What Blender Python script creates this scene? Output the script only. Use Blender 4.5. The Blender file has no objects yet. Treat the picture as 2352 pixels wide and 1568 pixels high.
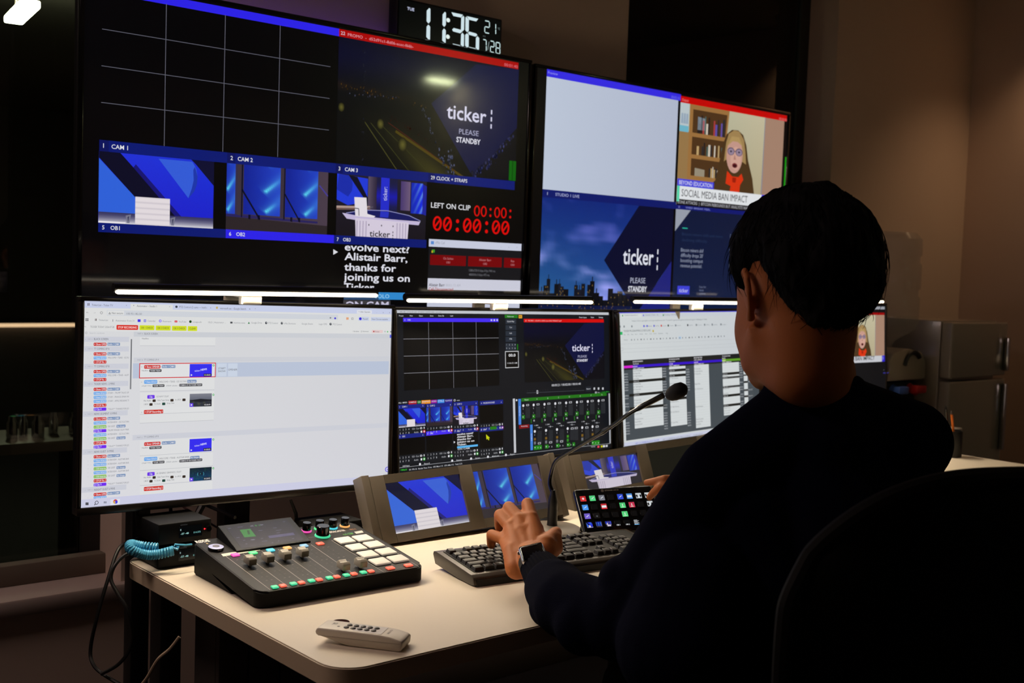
import bpy, bmesh, math, random
import numpy as np
from mathutils import Vector, Matrix, noise
random.seed(7)
SC = bpy.context.scene
COL = SC.collection
R = math.radians
PI = math.pi

# ------------------------------------------------------------------ camera, world, exposure
CAM = Vector((0.0, 0.0, 1.33))
FPX, CX, CY = 2651.0, 1176.0, 784.0
YAW, PITCH, ROLL = R(40.85), R(3.59), R(2.0)
FWD = Vector((math.sin(YAW) * math.cos(PITCH), math.cos(YAW) * math.cos(PITCH), -math.sin(PITCH)))
_r = FWD.cross(Vector((0, 0, 1))).normalized()
_u = _r.cross(FWD)
RGT = _r * math.cos(ROLL) + _u * math.sin(ROLL)
UPV = _u * math.cos(ROLL) - _r * math.sin(ROLL)
cd = bpy.data.cameras.new('camera')
cd.sensor_width = 36.0
cd.lens = FPX / 2352.0 * 36.0
cd.clip_start = 0.05
cd.dof.use_dof = True
cd.dof.focus_distance = 2.25
cd.dof.aperture_fstop = 6.3
cam = bpy.data.objects.new('camera', cd)
cam.matrix_world = Matrix(((RGT.x, UPV.x, -FWD.x, CAM.x), (RGT.y, UPV.y, -FWD.y, CAM.y), (RGT.z, UPV.z, -FWD.z, CAM.z), (0, 0, 0, 1)))
COL.objects.link(cam)
SC.camera = cam
SC.view_settings.view_transform = 'Standard'
SC.view_settings.look = 'None'
SC.view_settings.gamma = 1.0
SC.view_settings.exposure = 0.0
SC.view_settings.use_curve_mapping = False
SC.cycles.use_denoising = True
SC.cycles.max_bounces = 6
SC.cycles.caustics_reflective = False
SC.cycles.caustics_refractive = False
SC.cycles.sample_clamp_indirect = 4.0
wd = bpy.data.worlds.new('night')
SC.world = wd
wd.use_nodes = True
wd.node_tree.nodes['Background'].inputs[0].default_value = (0.5, 0.55, 0.8, 1)
wd.node_tree.nodes['Background'].inputs[1].default_value = 0.0012

BAR_W = 2.6          # watts of each monitor light bar
SCONCE_W = 13.0
STRIP_E = 7.0
TUBE_E = 85.0

def ray(px, py):
    return RGT * ((px - CX) / FPX) - UPV * ((py - CY) / FPX) + FWD

def at(px, py, depth):
    return CAM + ray(px, py) * depth

# ------------------------------------------------------------------ materials
def lin(c):
    c = c / 255.0
    return c / 12.92 if c <= 0.04045 else ((c + 0.055) / 1.055) ** 2.4

def S(r, g=None, b=None):
    if g is None:
        r, g, b = r
    return (lin(r), lin(g), lin(b))

def mat(name, rgb, rough=0.5, metal=0.0, spec=0.5, emit=None, est=1.0, bump=0.0, bscale=200.0, var=0.0, coat=0.0, sss=0.0, sheen=0.0):
    m = bpy.data.materials.new(name)
    m.use_nodes = True
    nt = m.node_tree
    p = nt.nodes['Principled BSDF']
    c = (*S(rgb), 1)
    p.inputs['Base Color'].default_value = c
    p.inputs['Roughness'].default_value = rough
    p.inputs['Metallic'].default_value = metal
    p.inputs['Specular IOR Level'].default_value = spec
    if coat: p.inputs['Coat Weight'].default_value = coat
    if sss:
        p.inputs['Subsurface Weight'].default_value = sss
        p.inputs['Subsurface Radius'].default_value = (0.012, 0.004, 0.002)
        p.inputs['Subsurface Scale'].default_value = 1.0
    if sheen: p.inputs['Sheen Weight'].default_value = sheen
    if emit is not None:
        p.inputs['Emission Color'].default_value = (*S(emit), 1)
        p.inputs['Emission Strength'].default_value = est
    if bump or var:
        tc = nt.nodes.new('ShaderNodeTexCoord')
        n = nt.nodes.new('ShaderNodeTexNoise')
        n.inputs['Scale'].default_value = bscale
        n.inputs['Detail'].default_value = 4
        nt.links.new(tc.outputs['Object'], n.inputs['Vector'])
        if bump:
            b = nt.nodes.new('ShaderNodeBump')
            b.inputs['Strength'].default_value = bump
            b.inputs['Distance'].default_value = 0.002
            nt.links.new(n.outputs['Fac'], b.inputs['Height'])
            nt.links.new(b.outputs['Normal'], p.inputs['Normal'])
        if var:
            mx = nt.nodes.new('ShaderNodeMix')
            mx.data_type = 'RGBA'
            mx.inputs['A'].default_value = tuple(x * (1 - var) for x in c[:3]) + (1,)
            mx.inputs['B'].default_value = tuple(min(1, x * (1 + var)) for x in c[:3]) + (1,)
            nt.links.new(n.outputs['Fac'], mx.inputs['Factor'])
            nt.links.new(mx.outputs['Result'], p.inputs['Base Color'])
    return m

def display_mat(name, rough, spec=0.5, gain=1.0):
    # a lit display: the picture it shows is carried by the mesh, glass in front of it reflects the room
    m = bpy.data.materials.new(name)
    m.use_nodes = True
    nt = m.node_tree
    p = nt.nodes['Principled BSDF']
    p.inputs['Base Color'].default_value = (0.004, 0.004, 0.005, 1)
    p.inputs['Roughness'].default_value = rough
    p.inputs['Specular IOR Level'].default_value = spec
    a = nt.nodes.new('ShaderNodeAttribute')
    a.attribute_name = 'picture'
    nt.links.new(a.outputs['Color'], p.inputs['Emission Color'])
    p.inputs['Emission Strength'].default_value = gain
    return m

def glass_mat(name, tint, rough=0.03, mixw=None):
    m = bpy.data.materials.new(name)
    m.use_nodes = True
    nt = m.node_tree
    nt.nodes.remove(nt.nodes['Principled BSDF'])
    out = nt.nodes['Material Output']
    tr = nt.nodes.new('ShaderNodeBsdfTransparent')
    tr.inputs[0].default_value = (*tint, 1)
    gl = nt.nodes.new('ShaderNodeBsdfGlossy')
    gl.inputs['Roughness'].default_value = rough
    fr = nt.nodes.new('ShaderNodeFresnel')
    fr.inputs['IOR'].default_value = 1.5
    mx = nt.nodes.new('ShaderNodeMixShader')
    nt.links.new(fr.outputs[0], mx.inputs[0])
    nt.links.new(tr.outputs[0], mx.inputs[1])
    nt.links.new(gl.outputs[0], mx.inputs[2])
    nt.links.new(mx.outputs[0], out.inputs['Surface'])
    return m

M = {}
M['wall'] = mat('painted_wall', (214, 192, 178), 0.8, bump=0.05, bscale=300, var=0.03)
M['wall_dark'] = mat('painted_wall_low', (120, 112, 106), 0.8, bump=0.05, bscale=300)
M['ceiling'] = mat('ceiling_paint', (170, 165, 155), 0.9, bump=0.03)
M['floor'] = mat('carpet', (38, 36, 36), 0.95, bump=0.4, bscale=900, var=0.2)
M['sill'] = mat('sill_paint', (196, 178, 172), 0.55)
M['frame_dark'] = mat('window_frame_dark', (34, 32, 30), 0.5)
M['frame_light'] = mat('window_reveal', (120, 110, 98), 0.7)
M['pane'] = glass_mat('night_glass', (0.62, 0.62, 0.64), 0.01)
M['black'] = mat('black_plastic', (12, 12, 13), 0.4, bump=0.03, bscale=600)
M['black_gloss'] = mat('black_gloss', (8, 8, 9), 0.18, coat=0.3)
M['black_soft'] = mat('black_rubber', (14, 14, 15), 0.7)
M['bezel'] = mat('monitor_bezel', (34, 30, 27), 0.28, spec=0.6)
M['tvscreen'] = display_mat('tv_display', 0.24, 0.4)
_p = M['tvscreen'].node_tree.nodes['Principled BSDF']
_p.inputs['Coat Weight'].default_value = 0.9
_p.inputs['Coat Roughness'].default_value = 0.06
M['screen'] = display_mat('monitor_display', 0.35, 0.4)
M['led'] = display_mat('led_display', 0.2, 0.3)
M['desk'] = mat('laminate_top', (226, 214, 194), 0.45, bump=0.03, bscale=500, var=0.015)
M['deskedge'] = mat('edge_band', (214, 196, 168), 0.5)
M['steel_black'] = mat('powder_coat_black', (10, 10, 11), 0.5)
M['panel'] = mat('grey_anodised', (98, 89, 78), 0.45, metal=0.0, bump=0.04, bscale=700)
M['panel_dark'] = mat('grey_anodised_dark', (70, 64, 57), 0.5)
M['mixer'] = mat('mixer_shell', (11, 10, 10), 0.6, spec=0.2, bump=0.06, bscale=1500)
M['pad'] = mat('silicone_pad', (214, 208, 196), 0.5, emit=(150, 142, 130), est=0.55)
M['fader'] = mat('fader_cap', (176, 172, 160), 0.4)
M['kb'] = mat('keyboard_case', (74, 69, 63), 0.40, metal=0.15, bump=0.03, bscale=900)
M['key'] = mat('keycap', (38, 36, 35), 0.42, bump=0.05, bscale=1200)
M['remote'] = mat('remote_plastic', (226, 218, 204), 0.42)
M['remote_face'] = mat('remote_label', (214, 210, 210), 0.5)
M['darkbtn'] = mat('rubber_button', (50, 42, 44), 0.45)
M['ink'] = mat('ink', (70, 62, 62), 0.6)
M['silver'] = mat('polished_steel', (200, 200, 205), 0.16, metal=1.0)
M['coil'] = mat('blue_coil_cable', (90, 186, 226), 0.3)
M['cable'] = mat('black_cable', (9, 9, 10), 0.45)
M['cable_white'] = mat('white_cable', (170, 150, 130), 0.5)
M['bar'] = mat('light_bar_housing', (26, 25, 25), 0.4)
M['clamp'] = mat('light_bar_clamp', (238, 230, 214), 0.45)
M['diffuser'] = mat('bar_diffuser', (255, 250, 240), 0.5, emit=(255, 238, 208), est=4.5)
M['tube'] = mat('ceiling_tube', (240, 250, 235), 0.5, emit=(240, 250, 196), est=TUBE_E)
M['sconce'] = mat('sconce_shade', (240, 200, 150), 0.5, emit=(255, 170, 80), est=6.0)
M['purple'] = mat('led_strip', (200, 180, 255), 0.5, emit=(120, 60, 255), est=STRIP_E)
M['fridge'] = mat('fridge_enamel', (150, 142, 132), 0.16, coat=0.6)
M['cooler'] = mat('cooler_plastic', (150, 140, 126), 0.4)
M['bottle'] = mat('bottle_plastic', (186, 178, 170), 0.15)
M['bottle'].node_tree.nodes['Principled BSDF'].inputs['Alpha'].default_value = 0.30
M['white_furn'] = mat('white_laminate', (178, 166, 158), 0.5)
M['cab'] = mat('grey_cabinet', (66, 61, 58), 0.55, bump=0.02)
M['brown_cab'] = mat('brown_cabinet', (74, 62, 50), 0.55, bump=0.02)
M['red_tap'] = mat('red_tap', (190, 30, 28), 0.4)
M['blue_tap'] = mat('blue_tap', (50, 80, 150), 0.4)
M['orange'] = mat('orange_pencil', (236, 120, 30), 0.5)
M['skin'] = mat('skin', (186, 112, 64), 0.55, spec=0.25, bump=0.10, bscale=320, var=0.06, sss=0.12)
M['nail'] = mat('nail', (214, 160, 130), 0.3)
M['hair'] = mat('black_hair', (7, 6, 6), 0.75, spec=0.12)
M['knit'] = mat('navy_knit', (11, 13, 30), 0.95, spec=0.04, bump=0.5, bscale=420)
M['rib'] = mat('navy_rib', (9, 10, 22), 0.95, spec=0.04)
M['trouser'] = mat('dark_trousers', (16, 16, 20), 0.9, bump=0.3, bscale=500)
M['mesh_fab'] = mat('chair_mesh', (13, 14, 13), 0.9, spec=0.1, bump=0.4, bscale=800)
M['chair_frame'] = mat('chair_frame', (13, 12, 11), 0.7, spec=0.15)
M['eye_white'] = mat('eye_white', (225, 220, 215), 0.25)
M['eye_dark'] = mat('eye_dark', (30, 18, 12), 0.2)
M['strip_white'] = mat('paper_tape', (226, 220, 204), 0.7)

# ------------------------------------------------------------------ mesh builder
def frame_of(d):
    d = d.normalized()
    a = Vector((0, 0, 1)) if abs(d.z) < 0.9 else Vector((1, 0, 0))
    x = d.cross(a).normalized()
    return x, x.cross(d).normalized() * -1

class MB:
    def __init__(s):
        s.V, s.F, s.I, s.C = [], [], [], []
    def add(s, vs, fs, mi=0, cols=None):
        o = len(s.V)
        s.V += [Vector(v) for v in vs]
        s.C += list(cols) if cols is not None else [(0, 0, 0)] * len(vs)
        for f in fs:
            s.F.append([i + o for i in f]); s.I.append(mi)
        return s
    def bm(s, b, mi=0, mx=None):
        b.verts.index_update()
        s.add([mx @ v.co if mx else v.co.copy() for v in b.verts], [[v.index for v in f.verts] for f in b.faces], mi)
        b.free()
        return s
    def box(s, x0, x1, y0, y1, z0, z1, r=0.0, seg=2, mi=0, mx=None):
        b = bmesh.new()
        bmesh.ops.create_cube(b, size=1.0)
        for v in b.verts:
            v.co = Vector(((x0 + x1) / 2 + v.co.x * (x1 - x0), (y0 + y1) / 2 + v.co.y * (y1 - y0), (z0 + z1) / 2 + v.co.z * (z1 - z0)))
        if r > 0:
            bmesh.ops.bevel(b, geom=list(b.edges), offset=r, segments=seg, affect='EDGES', profile=0.5)
        return s.bm(b, mi, mx)
    def prism(s, poly, y0, y1, mx=None, mi=0, r=0.0, seg=2):
        # poly in (x,z), extruded from y0 to y1
        b = bmesh.new()
        vs = [b.verts.new((p[0], y0, p[1])) for p in poly]
        f = b.faces.new(vs)
        g = bmesh.ops.extrude_face_region(b, geom=[f])
        for v in g['geom']:
            if isinstance(v, bmesh.types.BMVert): v.co.y = y1
        bmesh.ops.recalc_face_normals(b, faces=list(b.faces))
        if r > 0:
            bmesh.ops.bevel(b, geom=[e for e in b.edges], offset=r, segments=seg, affect='EDGES', profile=0.5)
        return s.bm(b, mi, mx)
    def tube(s, pts, rad, n=10, mi=0, cap=True, closed=False):
        pts = [Vector(p) for p in pts]
        m = len(pts)
        rr = rad if isinstance(rad, (list, tuple)) else [rad] * m
        x = None
        vs, fs = [], []
        for i, p in enumerate(pts):
            if closed: d = pts[(i + 1) % m] - pts[i - 1]
            else: d = pts[min(i + 1, m - 1)] - pts[max(i - 1, 0)]
            d.normalize()
            if x is None: x, _ = frame_of(d)
            else:
                x = x - d * x.dot(d)
                if x.length < 1e-6: x, _ = frame_of(d)
                x.normalize()
            y = d.cross(x)
            for k in range(n):
                a = 2 * PI * k / n
                vs.append(p + (x * math.cos(a) + y * math.sin(a)) * rr[i])
        for i in range(m if closed else m - 1):
            j = (i + 1) % m
            for k in range(n):
                fs.append([i * n + k, i * n + (k + 1) % n, j * n + (k + 1) % n, j * n + k])
        if cap and not closed:
            fs.append(list(range(n))[::-1]); fs.append([(m - 1) * n + k for k in range(n)])
        return s.add(vs, fs, mi)
    def cyl(s, a, b, r0, r1=None, n=24, mi=0):
        return s.tube([a, b], [r0, r0 if r1 is None else r1], n, mi)
    def lathe(s, prof, mx=None, n=32, mi=0):
        vs, fs = [], []
        for r, z in prof:
            for k in range(n):
                a = 2 * PI * k / n
                v = Vector((r * math.cos(a), r * math.sin(a), z))
                vs.append(mx @ v if mx else v)
        m = len(prof)
        for i in range(m - 1):
            for k in range(n):
                fs.append([i * n + k, i * n + (k + 1) % n, (i + 1) * n + (k + 1) % n, (i + 1) * n + k])
        if prof[0][0] > 1e-5: fs.append(list(range(n))[::-1])
        if prof[-1][0] > 1e-5: fs.append([(m - 1) * n + k for k in range(n)])
        return s.add(vs, fs, mi)
    def ell(s, c, r, mx=None, nu=24, nv=14, mi=0, fn=None):
        vs, fs = [], []
        c = Vector(c)
        for i in range(nv + 1):
            t = PI * i / nv
            for k in range(nu):
                a = 2 * PI * k / nu
                d = Vector((math.sin(t) * math.cos(a), math.sin(t) * math.sin(a), math.cos(t)))
                q = Vector((d.x * r[0], d.y * r[1], d.z * r[2]))
                if mx: q = mx @ q
                if fn: q = fn(d, q)
                vs.append(c + q)
        for i in range(nv):
            for k in range(nu):
                fs.append([i * nu + k, (i + 1) * nu + k, (i + 1) * nu + (k + 1) % nu, i * nu + (k + 1) % nu])
        return s.add(vs, fs, mi)
    def xf(s, mx):
        s.V = [mx @ v for v in s.V]
        return s

def smooth(me, ang=35):
    me.polygons.foreach_set('use_smooth', [True] * len(me.polygons))
    me.set_sharp_from_angle(angle=R(ang))

ROOTM = {}
def mkobj(name, mb, mats, parent=None, ang=35, world=False):
    """one mesh object; world=True: mb holds world coordinates and is brought into the parent's space"""
    if not isinstance(mats, (list, tuple)): mats = [mats]
    if parent is not None and world: mb.xf(ROOTM[parent].inverted())
    me = bpy.data.meshes.new(name)
    me.from_pydata([tuple(v) for v in mb.V], [], mb.F)
    for m in mats: me.materials.append(m)
    if len(mats) > 1: me.polygons.foreach_set('material_index', mb.I)
    if any(c != (0, 0, 0) for c in mb.C):
        a = me.color_attributes.new('picture', 'FLOAT_COLOR', 'POINT')
        a.data.foreach_set('color', [x for c in mb.C for x in (c[0], c[1], c[2], 1.0)])
    me.validate(); me.update()
    if ang: smooth(me, ang)
    o = bpy.data.objects.new(name, me)
    COL.objects.link(o)
    if parent is not None:
        o.parent = parent
        ROOTM[o] = ROOTM[parent].copy()
    else:
        ROOTM[o] = Matrix.Identity(4)
    return o

def tag(o, label, cat, group=None):
    o['label'] = label; o['category'] = cat
    if group: o['group'] = group
    return o

def thing(name, label, cat, mx, group=None):
    o = bpy.data.objects.new(name, None)
    o.empty_display_size = 0.05
    COL.objects.link(o)
    o.matrix_world = mx
    ROOTM[o] = mx.copy()
    return tag(o, label, cat, group)

def T(x, y, z, rz=0.0, rx=0.0, ry=0.0):
    return Matrix.Translation((x, y, z)) @ Matrix.Rotation(rz, 4, 'Z') @ Matrix.Rotation(rx, 4, 'X') @ Matrix.Rotation(ry, 4, 'Y')

def struct(name, mb, m, parent=None, **k):
    o = mkobj(name, mb, m, parent, **k)
    if parent is None: o['kind'] = 'structure'
    return o

# ------------------------------------------------------------------ lettering
_glyph = {}
def glyphs(s, bold=0.0):
    k = (s, bold)
    if k not in _glyph:
        cu = bpy.data.curves.new('lettering', 'FONT')
        cu.body = s
        cu.size = 1.0
        cu.resolution_u = 2
        cu.offset = bold
        cu.fill_mode = 'FRONT'
        ob = bpy.data.objects.new('lettering', cu)
        me = ob.to_mesh()
        vs = [(v.co.x, v.co.y) for v in me.vertices]
        fs = [list(p.vertices) for p in me.polygons]
        ob.to_mesh_clear()
        bpy.data.objects.remove(ob); bpy.data.curves.remove(cu)
        _glyph[k] = (vs, fs)
    return _glyph[k]
_hv = glyphs('H')[0]
CAPH = max(v[1] for v in _hv)

class Canvas:
    """flat picture on a plane: local x right, z up, viewer on the -y side; shapes may be given by photograph position (self.p) or in metres"""
    def __init__(s, mx, mb=None, mi=0):
        s.mx = mx; s.inv = mx.inverted(); s.mb = mb or MB(); s.mi = mi
        s.o = s.inv @ CAM
        s.view(0, 0, 1)
    def view(s, x0, y0, k):
        s.x0, s.y0, s.k = x0, y0, k
        return s
    def p(s, x, y):
        d = s.inv.to_3x3() @ ray(s.x0 + x / s.k, s.y0 + y / s.k)
        t = -s.o.y / d.y
        return (s.o.x + d.x * t, s.o.z + d.z * t)
    def _w(s, pts, lv):
        return [s.mx @ Vector((p[0], -0.00012 * lv, p[1])) for p in pts]
    def lpoly(s, pts, col, lv=1):
        cols = [S(c) for c in col] if isinstance(col[0], (tuple, list)) else [S(col)] * len(pts)
        s.mb.add(s._w(pts, lv), [list(range(len(pts)))], s.mi, cols)
    def lrect(s, x0, z0, x1, z1, col, lv=1, tb=None):
        c = [col, col, tb or col, tb or col]
        s.lpoly([(x0, z1), (x1, z1), (x1, z0), (x0, z0)], c, lv)
    def poly(s, pts, col, lv=1):
        s.lpoly([s.p(*q) for q in pts], col, lv)
    def rect(s, x0, y0, x1, y1, col, lv=1, tb=None):
        a = s.p(x0, y0); b = s.p(x1, y1)
        s.lrect(a[0], b[1], b[0], a[1], col, lv, tb)
        return (a[0], b[1], b[0], a[1])
    def lline(s, a, b, w, col, lv=1):
        d = Vector((b[0] - a[0], b[1] - a[1]))
        n = Vector((-d.y, d.x)).normalized() * (w / 2)
        s.lpoly([(a[0] + n.x, a[1] + n.y), (b[0] + n.x, b[1] + n.y), (b[0] - n.x, b[1] - n.y), (a[0] - n.x, a[1] - n.y)], col, lv)
    def line(s, x0, y0, x1, y1, w, col, lv=1):
        s.lline(s.p(x0, y0), s.p(x1, y1), w, col, lv)
    def lell(s, cx, cz, rx, rz, col, lv=1, n=24, a0=0, a1=360):
        s.lpoly([(cx + rx * math.cos(R(a0 + (a1 - a0) * i / n)), cz + rz * math.sin(R(a0 + (a1 - a0) * i / n))) for i in range(n)], col, lv)
    def ell(s, x, y, rx, ry, col, lv=1, n=24):
        c = s.p(x, y); a = s.p(x + rx, y); b = s.p(x, y - ry)
        s.lell(c[0], c[1], abs(a[0] - c[0]), abs(b[1] - c[1]), col, lv, n)
    def lgrid(s, x0, z0, x1, z1, nu, nv, fn, lv=1):
        """fn(u, v) with v downwards -> sRGB colour of the picture there"""
        pts, cols, fs = [], [], []
        for j in range(nv + 1):
            for i in range(nu + 1):
                u, v = i / nu, j / nv
                pts.append((x0 + (x1 - x0) * u, z1 + (z0 - z1) * v))
                c = fn(u, v)
                cols.append(S(*[max(0, min(255, q)) for q in c]))
        for j in range(nv):
            for i in range(nu):
                a = j * (nu + 1) + i
                fs.append([a, a + 1, a + nu + 2, a + nu + 1])
        s.mb.add(s._w(pts, lv), fs, s.mi, cols)
    def lglow(s, cx, cz, rx, rz, col, edge, lv=1, n=18):
        pts = [(cx, cz)] + [(cx + rx * math.cos(2 * PI * i / n), cz + rz * math.sin(2 * PI * i / n)) for i in range(n)]
        s.mb.add(s._w(pts, lv), [[0, 1 + i, 1 + (i + 1) % n] for i in range(n)], s.mi, [S(col)] + [S(edge)] * n)
    def ltext(s, t, x, z, col, h, w=None, lv=2, bold=0.0, align='l', rot=0.0):
        vs, fs = glyphs(t, bold)
        if not vs: return
        xs = [v[0] for v in vs]
        k = h / CAPH
        x0, x1 = min(xs), max(xs)
        kx = k if w is None else w / max(1e-6, x1 - x0)
        off = 0 if align == 'l' else (-(x1 - x0) * kx / 2 if align == 'c' else -(x1 - x0) * kx)
        c, sn = math.cos(rot), math.sin(rot)
        pts = []
        for v in vs:
            a = (v[0] - x0) * kx + off; b = v[1] * k
            pts.append((x + a * c - b * sn, z + a * sn + b * c))
        s.mb.add(s._w(pts, lv), fs, s.mi, [S(col)] * len(pts))
    def text(s, t, x, y, col, h, x1=None, lv=2, bold=0.0, align='l'):
        a = s.p(x, y); b = s.p(x, y - h)
        w = None
        if x1 is not None:
            w = s.p(x1, y)[0] - a[0]
        s.ltext(t, a[0], a[1], col, b[1] - a[1], w, lv, bold, align)
    def done(s, name, mats, parent, ang=0):
        return mkobj(name, s.mb, mats, parent, ang=ang, world=True)

# ------------------------------------------------------------------ the room, and the dark room beyond its windows
YF = 11.6
XL, XR, YB, YW, ZC = -2.2, 5.25, -3.0, 2.8, 2.7
struct('floor', MB().box(XL, XR, YB, YF, -0.1, 0.0), M['floor'], ang=0)
struct('ceiling', MB().box(XL, XR, YB, YF, ZC, ZC + 0.1), M['ceiling'], ang=0)
struct('wall_left', MB().box(XL - 0.1, XL, YB, YF, 0, ZC), M['wall'], ang=0)
struct('wall_right', MB().box(XR, XR + 0.1, YB, YF, 0, ZC), M['wall'], ang=0)
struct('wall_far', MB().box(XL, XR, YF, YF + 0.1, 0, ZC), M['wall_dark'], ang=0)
struct('wall_front', MB().box(XL, XR, YB - 0.1, YB, 0, ZC), M['wall'], ang=0)
W1 = (-1.2, 1.145, 0.487, 2.45)          # left window opening: x0, x1, z0, z1
W2 = (2.897, 4.135, 0.45, 2.56)
w = MB()
w.box(XL, W1[0], YW, YW + 0.2, 0, ZC).box(W1[0], W1[1], YW, YW + 0.2, 0, W1[2]).box(W1[0], W1[1], YW, YW + 0.2, W1[3], ZC)
w.box(W1[1], W2[0], YW, YW + 0.2, 0, ZC).box(W2[0], W2[1], YW, YW + 0.2, 0, W2[2]).box(W2[0], W2[1], YW, YW + 0.2, W2[3], ZC)
w.box(W2[1], XR, YW, YW + 0.2, 0, ZC)
struct('wall_back', w, M['wall'], ang=0)
def window(name, W, fx):
    root = mkobj(name, MB().box(W[0], W[1], YW + 0.14, YW + 0.19, W[2], W[2] + fx).box(W[0], W[1], YW + 0.14, YW + 0.19, W[3] - fx, W[3])
                 .box(W[0], W[0] + fx, YW + 0.14, YW + 0.19, W[2] + fx, W[3] - fx).box(W[1] - fx, W[1], YW + 0.14, YW + 0.19, W[2] + fx, W[3] - fx), M['frame_dark'])
    root['kind'] = 'structure'
    mkobj('pane', MB().box(W[0] + fx, W[1] - fx, YW + 0.15, YW + 0.156, W[2] + fx, W[3] - fx), M['pane'], root, ang=0)
    return root
w1 = window('window_1', W1, 0.05)
mkobj('window_sill', MB().box(W1[0] - 0.05, W1[1] + 0.04, YW - 0.02, YW + 0.14, W1[2] - 0.02, W1[2] + 0.022, 0.006), M['sill'], w1)
mkobj('lower_rail', MB().box(W1[0], W1[1], YW + 0.10, YW + 0.14, W1[2] + 0.022, W1[2] + 0.075, 0.004), M['frame_light'], w1)
w2 = window('window_2', W2, 0.06)
mkobj('window_sill', MB().box(W2[0] - 0.05, W2[1] + 0.04, YW - 0.02, YW + 0.14, W2[2] - 0.02, W2[2] + 0.022, 0.006), M['sill'], w2)
struct('baseboard_back', MB().box(XL, XR, YW - 0.0155, YW - 0.0005, 0, 0.1, 0.003), M['frame_light'])

# ------------------------------------------------------------------ pictures that the screens show
NAVY, BLUE, RED, BLACK, WHITE = (12, 26, 112), (45, 35, 232), (168, 4, 6), (3, 3, 5), (222, 222, 228)

def pic_cam1(cv, box, lv=2, wash=0.0):
    x0, z0, x1, z1 = box
    W, H = x1 - x0, z1 - z0
    f = lambda c: tuple(q * (1 - wash) + 150 * wash for q in c)
    P = lambda *ps: [(x0 + u * W, z1 - v * H) for u, v in ps]
    cv.lgrid(x0, z0, x1, z1, 6, 6, lambda u, v: f((36 - 8 * u, 50 - 18 * v, 214 - 14 * v)), lv)
    arc = [(0.80 + 0.055 * math.cos(R(t)) - 0.0, 0.30 + 0.33 * math.sin(R(t))) for t in range(-70, 66, 9)]
    cv.lpoly(P((0.50, 0.03), (0.80, 0.03), (0.835, 0.12), (0.85, 0.24), (0.845, 0.36), (0.82, 0.47), (0.77, 0.57)), f((52, 92, 216)), lv + 1)
    cv.lpoly(P((0.825, 0.10), (0.85, 0.24), (0.845, 0.36), (0.82, 0.47), (0.77, 0.57), (0.80, 0.42), (0.815, 0.3), (0.81, 0.15)), f((30, 55, 170)), lv + 2)
    cv.lpoly(P((0.79, 0.0), (1, 0.0), (1, 0.36), (0.83, 0.06)), f((14, 14, 48)), lv + 3)
    cv.lpoly(P((0, 0.10), (0.31, 0.62), (0.31, 0.88), (0, 0.86)), f((48, 98, 218)), lv + 3)
    cv.lpoly(P((0, 0), (0.175, 0), (0.68, 0.86), (0.45, 0.86), (0, 0.09)), f((12, 12, 36)), lv + 4)
    cv.lpoly(P((0.285, 0.19), (0.305, 0.14), (0.715, 0.86), (0.66, 0.86)), f((24, 22, 112)), lv + 5)
    cv.lgrid(x0, z0, x1, z0 + 0.155 * H, 2, 4, lambda u, v: f((52 + 165 * v ** 1.6, 50 + 165 * v ** 1.6, 92 + 130 * v ** 1.6)), lv + 6)
    # white chair back
    cv.lgrid(x0 + 0.305 * W, z0, x0 + 0.605 * W, z1 - 0.60 * H, 1, 20, lambda u, v: f((228, 220, 224)) if int(v * 20) % 4 else f((206, 198, 206)), lv + 7)
    for a, b in ((0.225, 0.27), (0.61, 0.655)):
        cv.lpoly(P((a, 0.88), (b, 0.86), (b - 0.012, 0.985), (a + 0.01, 0.985)), f((120, 120, 140)), lv + 7)
        cv.lpoly(P((a + .015, 0.9), (b - .015, 0.885), (b - 0.022, 0.96), (a + 0.02, 0.96)), f((60, 60, 90)), lv + 8)
    if True:
        cv.lline(*P((0.0, 0.985), (0.225, 0.985)), H * 0.02, f((235, 230, 235)), lv + 7)

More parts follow.
